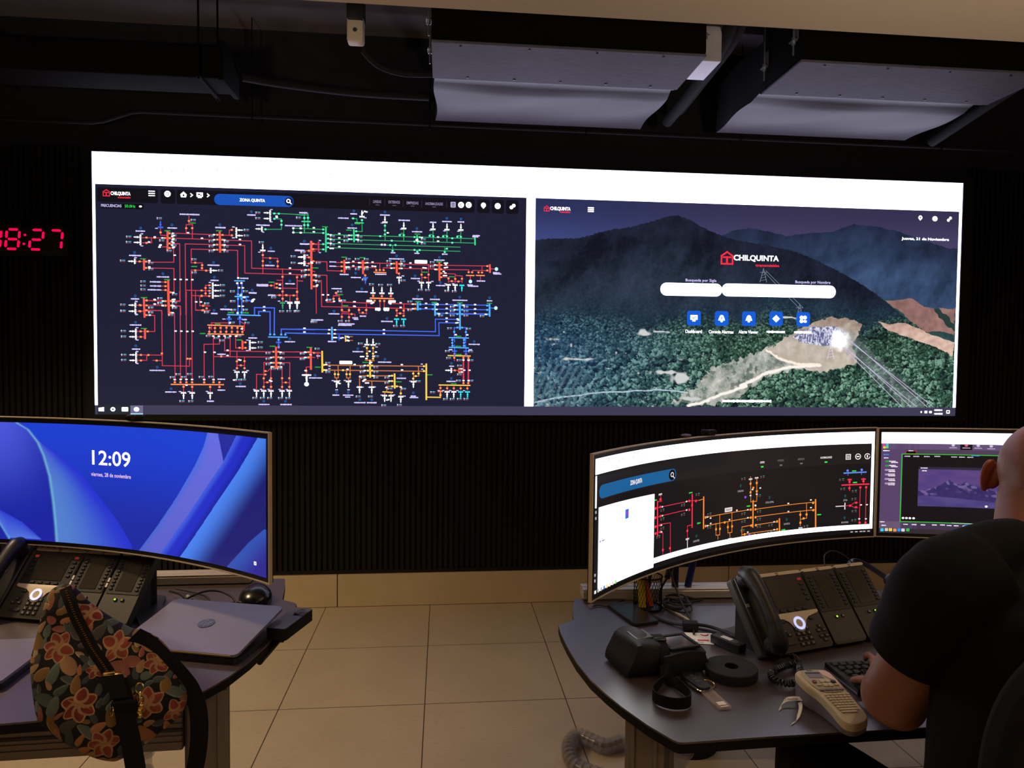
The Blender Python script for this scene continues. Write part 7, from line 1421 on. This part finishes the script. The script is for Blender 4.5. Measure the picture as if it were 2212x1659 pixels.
# little finger side of the left hand resting beside the keyboard
mb.tube([(.918, -2.752, .778), (.903, -2.722, .777), (.894, -2.700, .766)], [.013, .0100, .0082], 12, smooth=4); mb.ell((.894, -2.699, .765), (.0084,)*3, n=10)
mb.ell((.922, -2.758, .768), (.018, .022, .016))
# trunk and legs under the clothes
mb.tube([(1.03, -3.08, .52), (1.03, -3.11, .75), (1.04, -3.08, .95), (1.045, -3.02, 1.08)], [.13, .12, .105, .07], 24, smooth=4)
mb.tube([(.835, -3.06, 1.055), (1.045, -3.02, 1.05), (1.255, -3.06, 1.055)], [.048, .045, .048], 20, smooth=4)
fused('body', mb, m_skin, man, .0042, 5)
hm = MB(H)
for s in (-1, 1):
    em = MB(H); em.ell((s*.030, .0855, .006), (.0125,)*3, n=20); em.obj('eye', m_white, man)
def ear(s):
    em = MB(H @ M.Translation((s*.079, .010, -.020)) @ Euler((math.radians(-12), 0, math.radians(s*26))).to_matrix().to_4x4())
    em.ell((s*.004, 0, .002), (.0075, .0185, .030), n=24)
    em.tube([(s*.006, .012, .020), (s*.007, -.003, .030), (s*.008, -.015, .021), (s*.008, -.0175, .002), (s*.006, -.011, -.018), (s*.003, -.001, -.029)], [.0045, .0052, .0055, .005, .005, .0055], 12, smooth=4)
    em.ell((s*-.004, .004, .0), (.012, .010, .022))
    return em
m_ear = mat('reddened_ear_skin', (150, 74, 52), .45, var=.06, scale=14)
for s in (-1, 1): fused('ear', ear(s), m_ear, man, .0022, 3)
# clothing
m_shirt = mat('black_cotton', (13, 13, 14), .9, var=.12, scale=220, bump=.35, bscale=9)
tb = MB(); rings = [(1.025, -3.09, .47, .225, .145), (1.025, -3.10, .56, .240, .152), (1.02, -3.12, .68, .248, .154), (1.02, -3.135, .80, .246, .146), (1.027, -3.13, .90, .240, .138), (1.035, -3.105, 1.0, .230, .126), (1.045, -3.08, 1.07, .235, .116), (1.045, -3.05, 1.11, .190, .100), (1.05, -3.015, 1.15, .105, .080)]
pr = np.array(rings); zz = np.linspace(0, len(rings)-1, 50); pr = np.stack([np.interp(zz, range(len(rings)), pr[:, k]) for k in range(5)], 1); vs = []; N_ = 48
for (cx, cy, cz, rx, ry) in pr:
    for i in range(N_):
        a = 2*PI*i/N_; k = (abs(math.cos(a))**2.6+abs(math.sin(a))**2.6)**(-1/2.6)
        wr = .006*math.sin(cz*60+3*math.sin(a*2))*max(0, .75-cz)*3+.004*math.sin(a*5+cz*22)
        vs.append((cx+(rx+wr)*k*math.cos(a), cy+(ry+wr)*k*math.sin(a), cz))
n = len(pr); fs = [(j*N_+i, j*N_+(i+1) % N_, (j+1)*N_+(i+1) % N_, (j+1)*N_+i) for j in range(n-1) for i in range(N_)]+[tuple(range(N_-1, -1, -1)), tuple(range((n-1)*N_, n*N_))]
tb.add(vs, fs)
for s, c in ((-1, .817), (1, 1.273)):
    el = V((.805 if s < 0 else 1.36, -2.965, .866)); sh = V((c, -3.07, 1.086))
    tb.tube([sh+V((-s*.06, .01, .025)), sh, sh.lerp(el, .25), sh.lerp(el, .47)], [.078, .082, .081, .076], 28, smooth=5)
    tb.tube([(1.045-s*-.05, -3.01, 1.145), (1.045+s*.12, -3.04, 1.142), (c, -3.06, 1.108)], [.046, .054, .066], 20, smooth=4)
fused('t_shirt', tb, m_shirt, man, .0055, 22)
for s, c in ((-1, .817), (1, 1.273)):
    el = V((.805 if s < 0 else 1.36, -2.965, .866)); sh = V((c, -3.07, 1.086))
    MB().tube([sh.lerp(el, .08), sh.lerp(el, .3), sh.lerp(el, .53)], [.076, .080, .078], 36, smooth=6).obj('sleeve', m_shirt, man)
mb = MB(); mb.tube([V((1.056, -2.985, 1.140))+V((.076*math.cos(a), .070*math.sin(a)-.010, .026*math.sin(a)+.004*math.cos(a))) for a in np.linspace(0, 2*PI, 36, endpoint=False)], .006, 10, closed=True); mb.obj('collar', m_shirt, man)
m_tr = mat('dark_trouser_cloth', (38, 36, 36), .9, var=.1, scale=200, bump=.3, bscale=12)
tb = MB(); tb.ell((1.03, -3.08, .53), (.20, .15, .10), n=28)
for s in (-1, 1):
    kx = .832 if s < 0 else 1.28; ky = -2.655 if s < 0 else -2.66
    tb.tube([(1.03+s*.10, -3.08, .53), (1.03+s*.10+(kx-1.03-s*.10)*.5, -2.87, .555), (kx, ky, .560)], [.098, .090, .076], 24, smooth=5); tb.ell((kx, ky+.015, .560), (.074, .074, .074))
    tb.tube([(kx, ky+.02, .54), (kx, -2.60, .30), (kx+.01*s, -2.60, .085)], [.072, .058, .055], 20, smooth=5)
fused('trousers', tb, m_tr, man, .007, 6)
for s in (-1, 1):
    kx = .825 if s < 0 else 1.28; sb = MB(frame((kx, -2.57, 0), -s*.15)); sb.box((0, .02, .010), (.095, .28, .02), bev=.008); sb.ell((0, .06, .035), (.046, .10, .035)); sb.ell((0, -.06, .055), (.044, .062, .055)); fused('shoe', sb, m_blackm, man, .005, 4)

for o in bpy.data.objects:
    if '_base' in o.keys(): del o['_base']
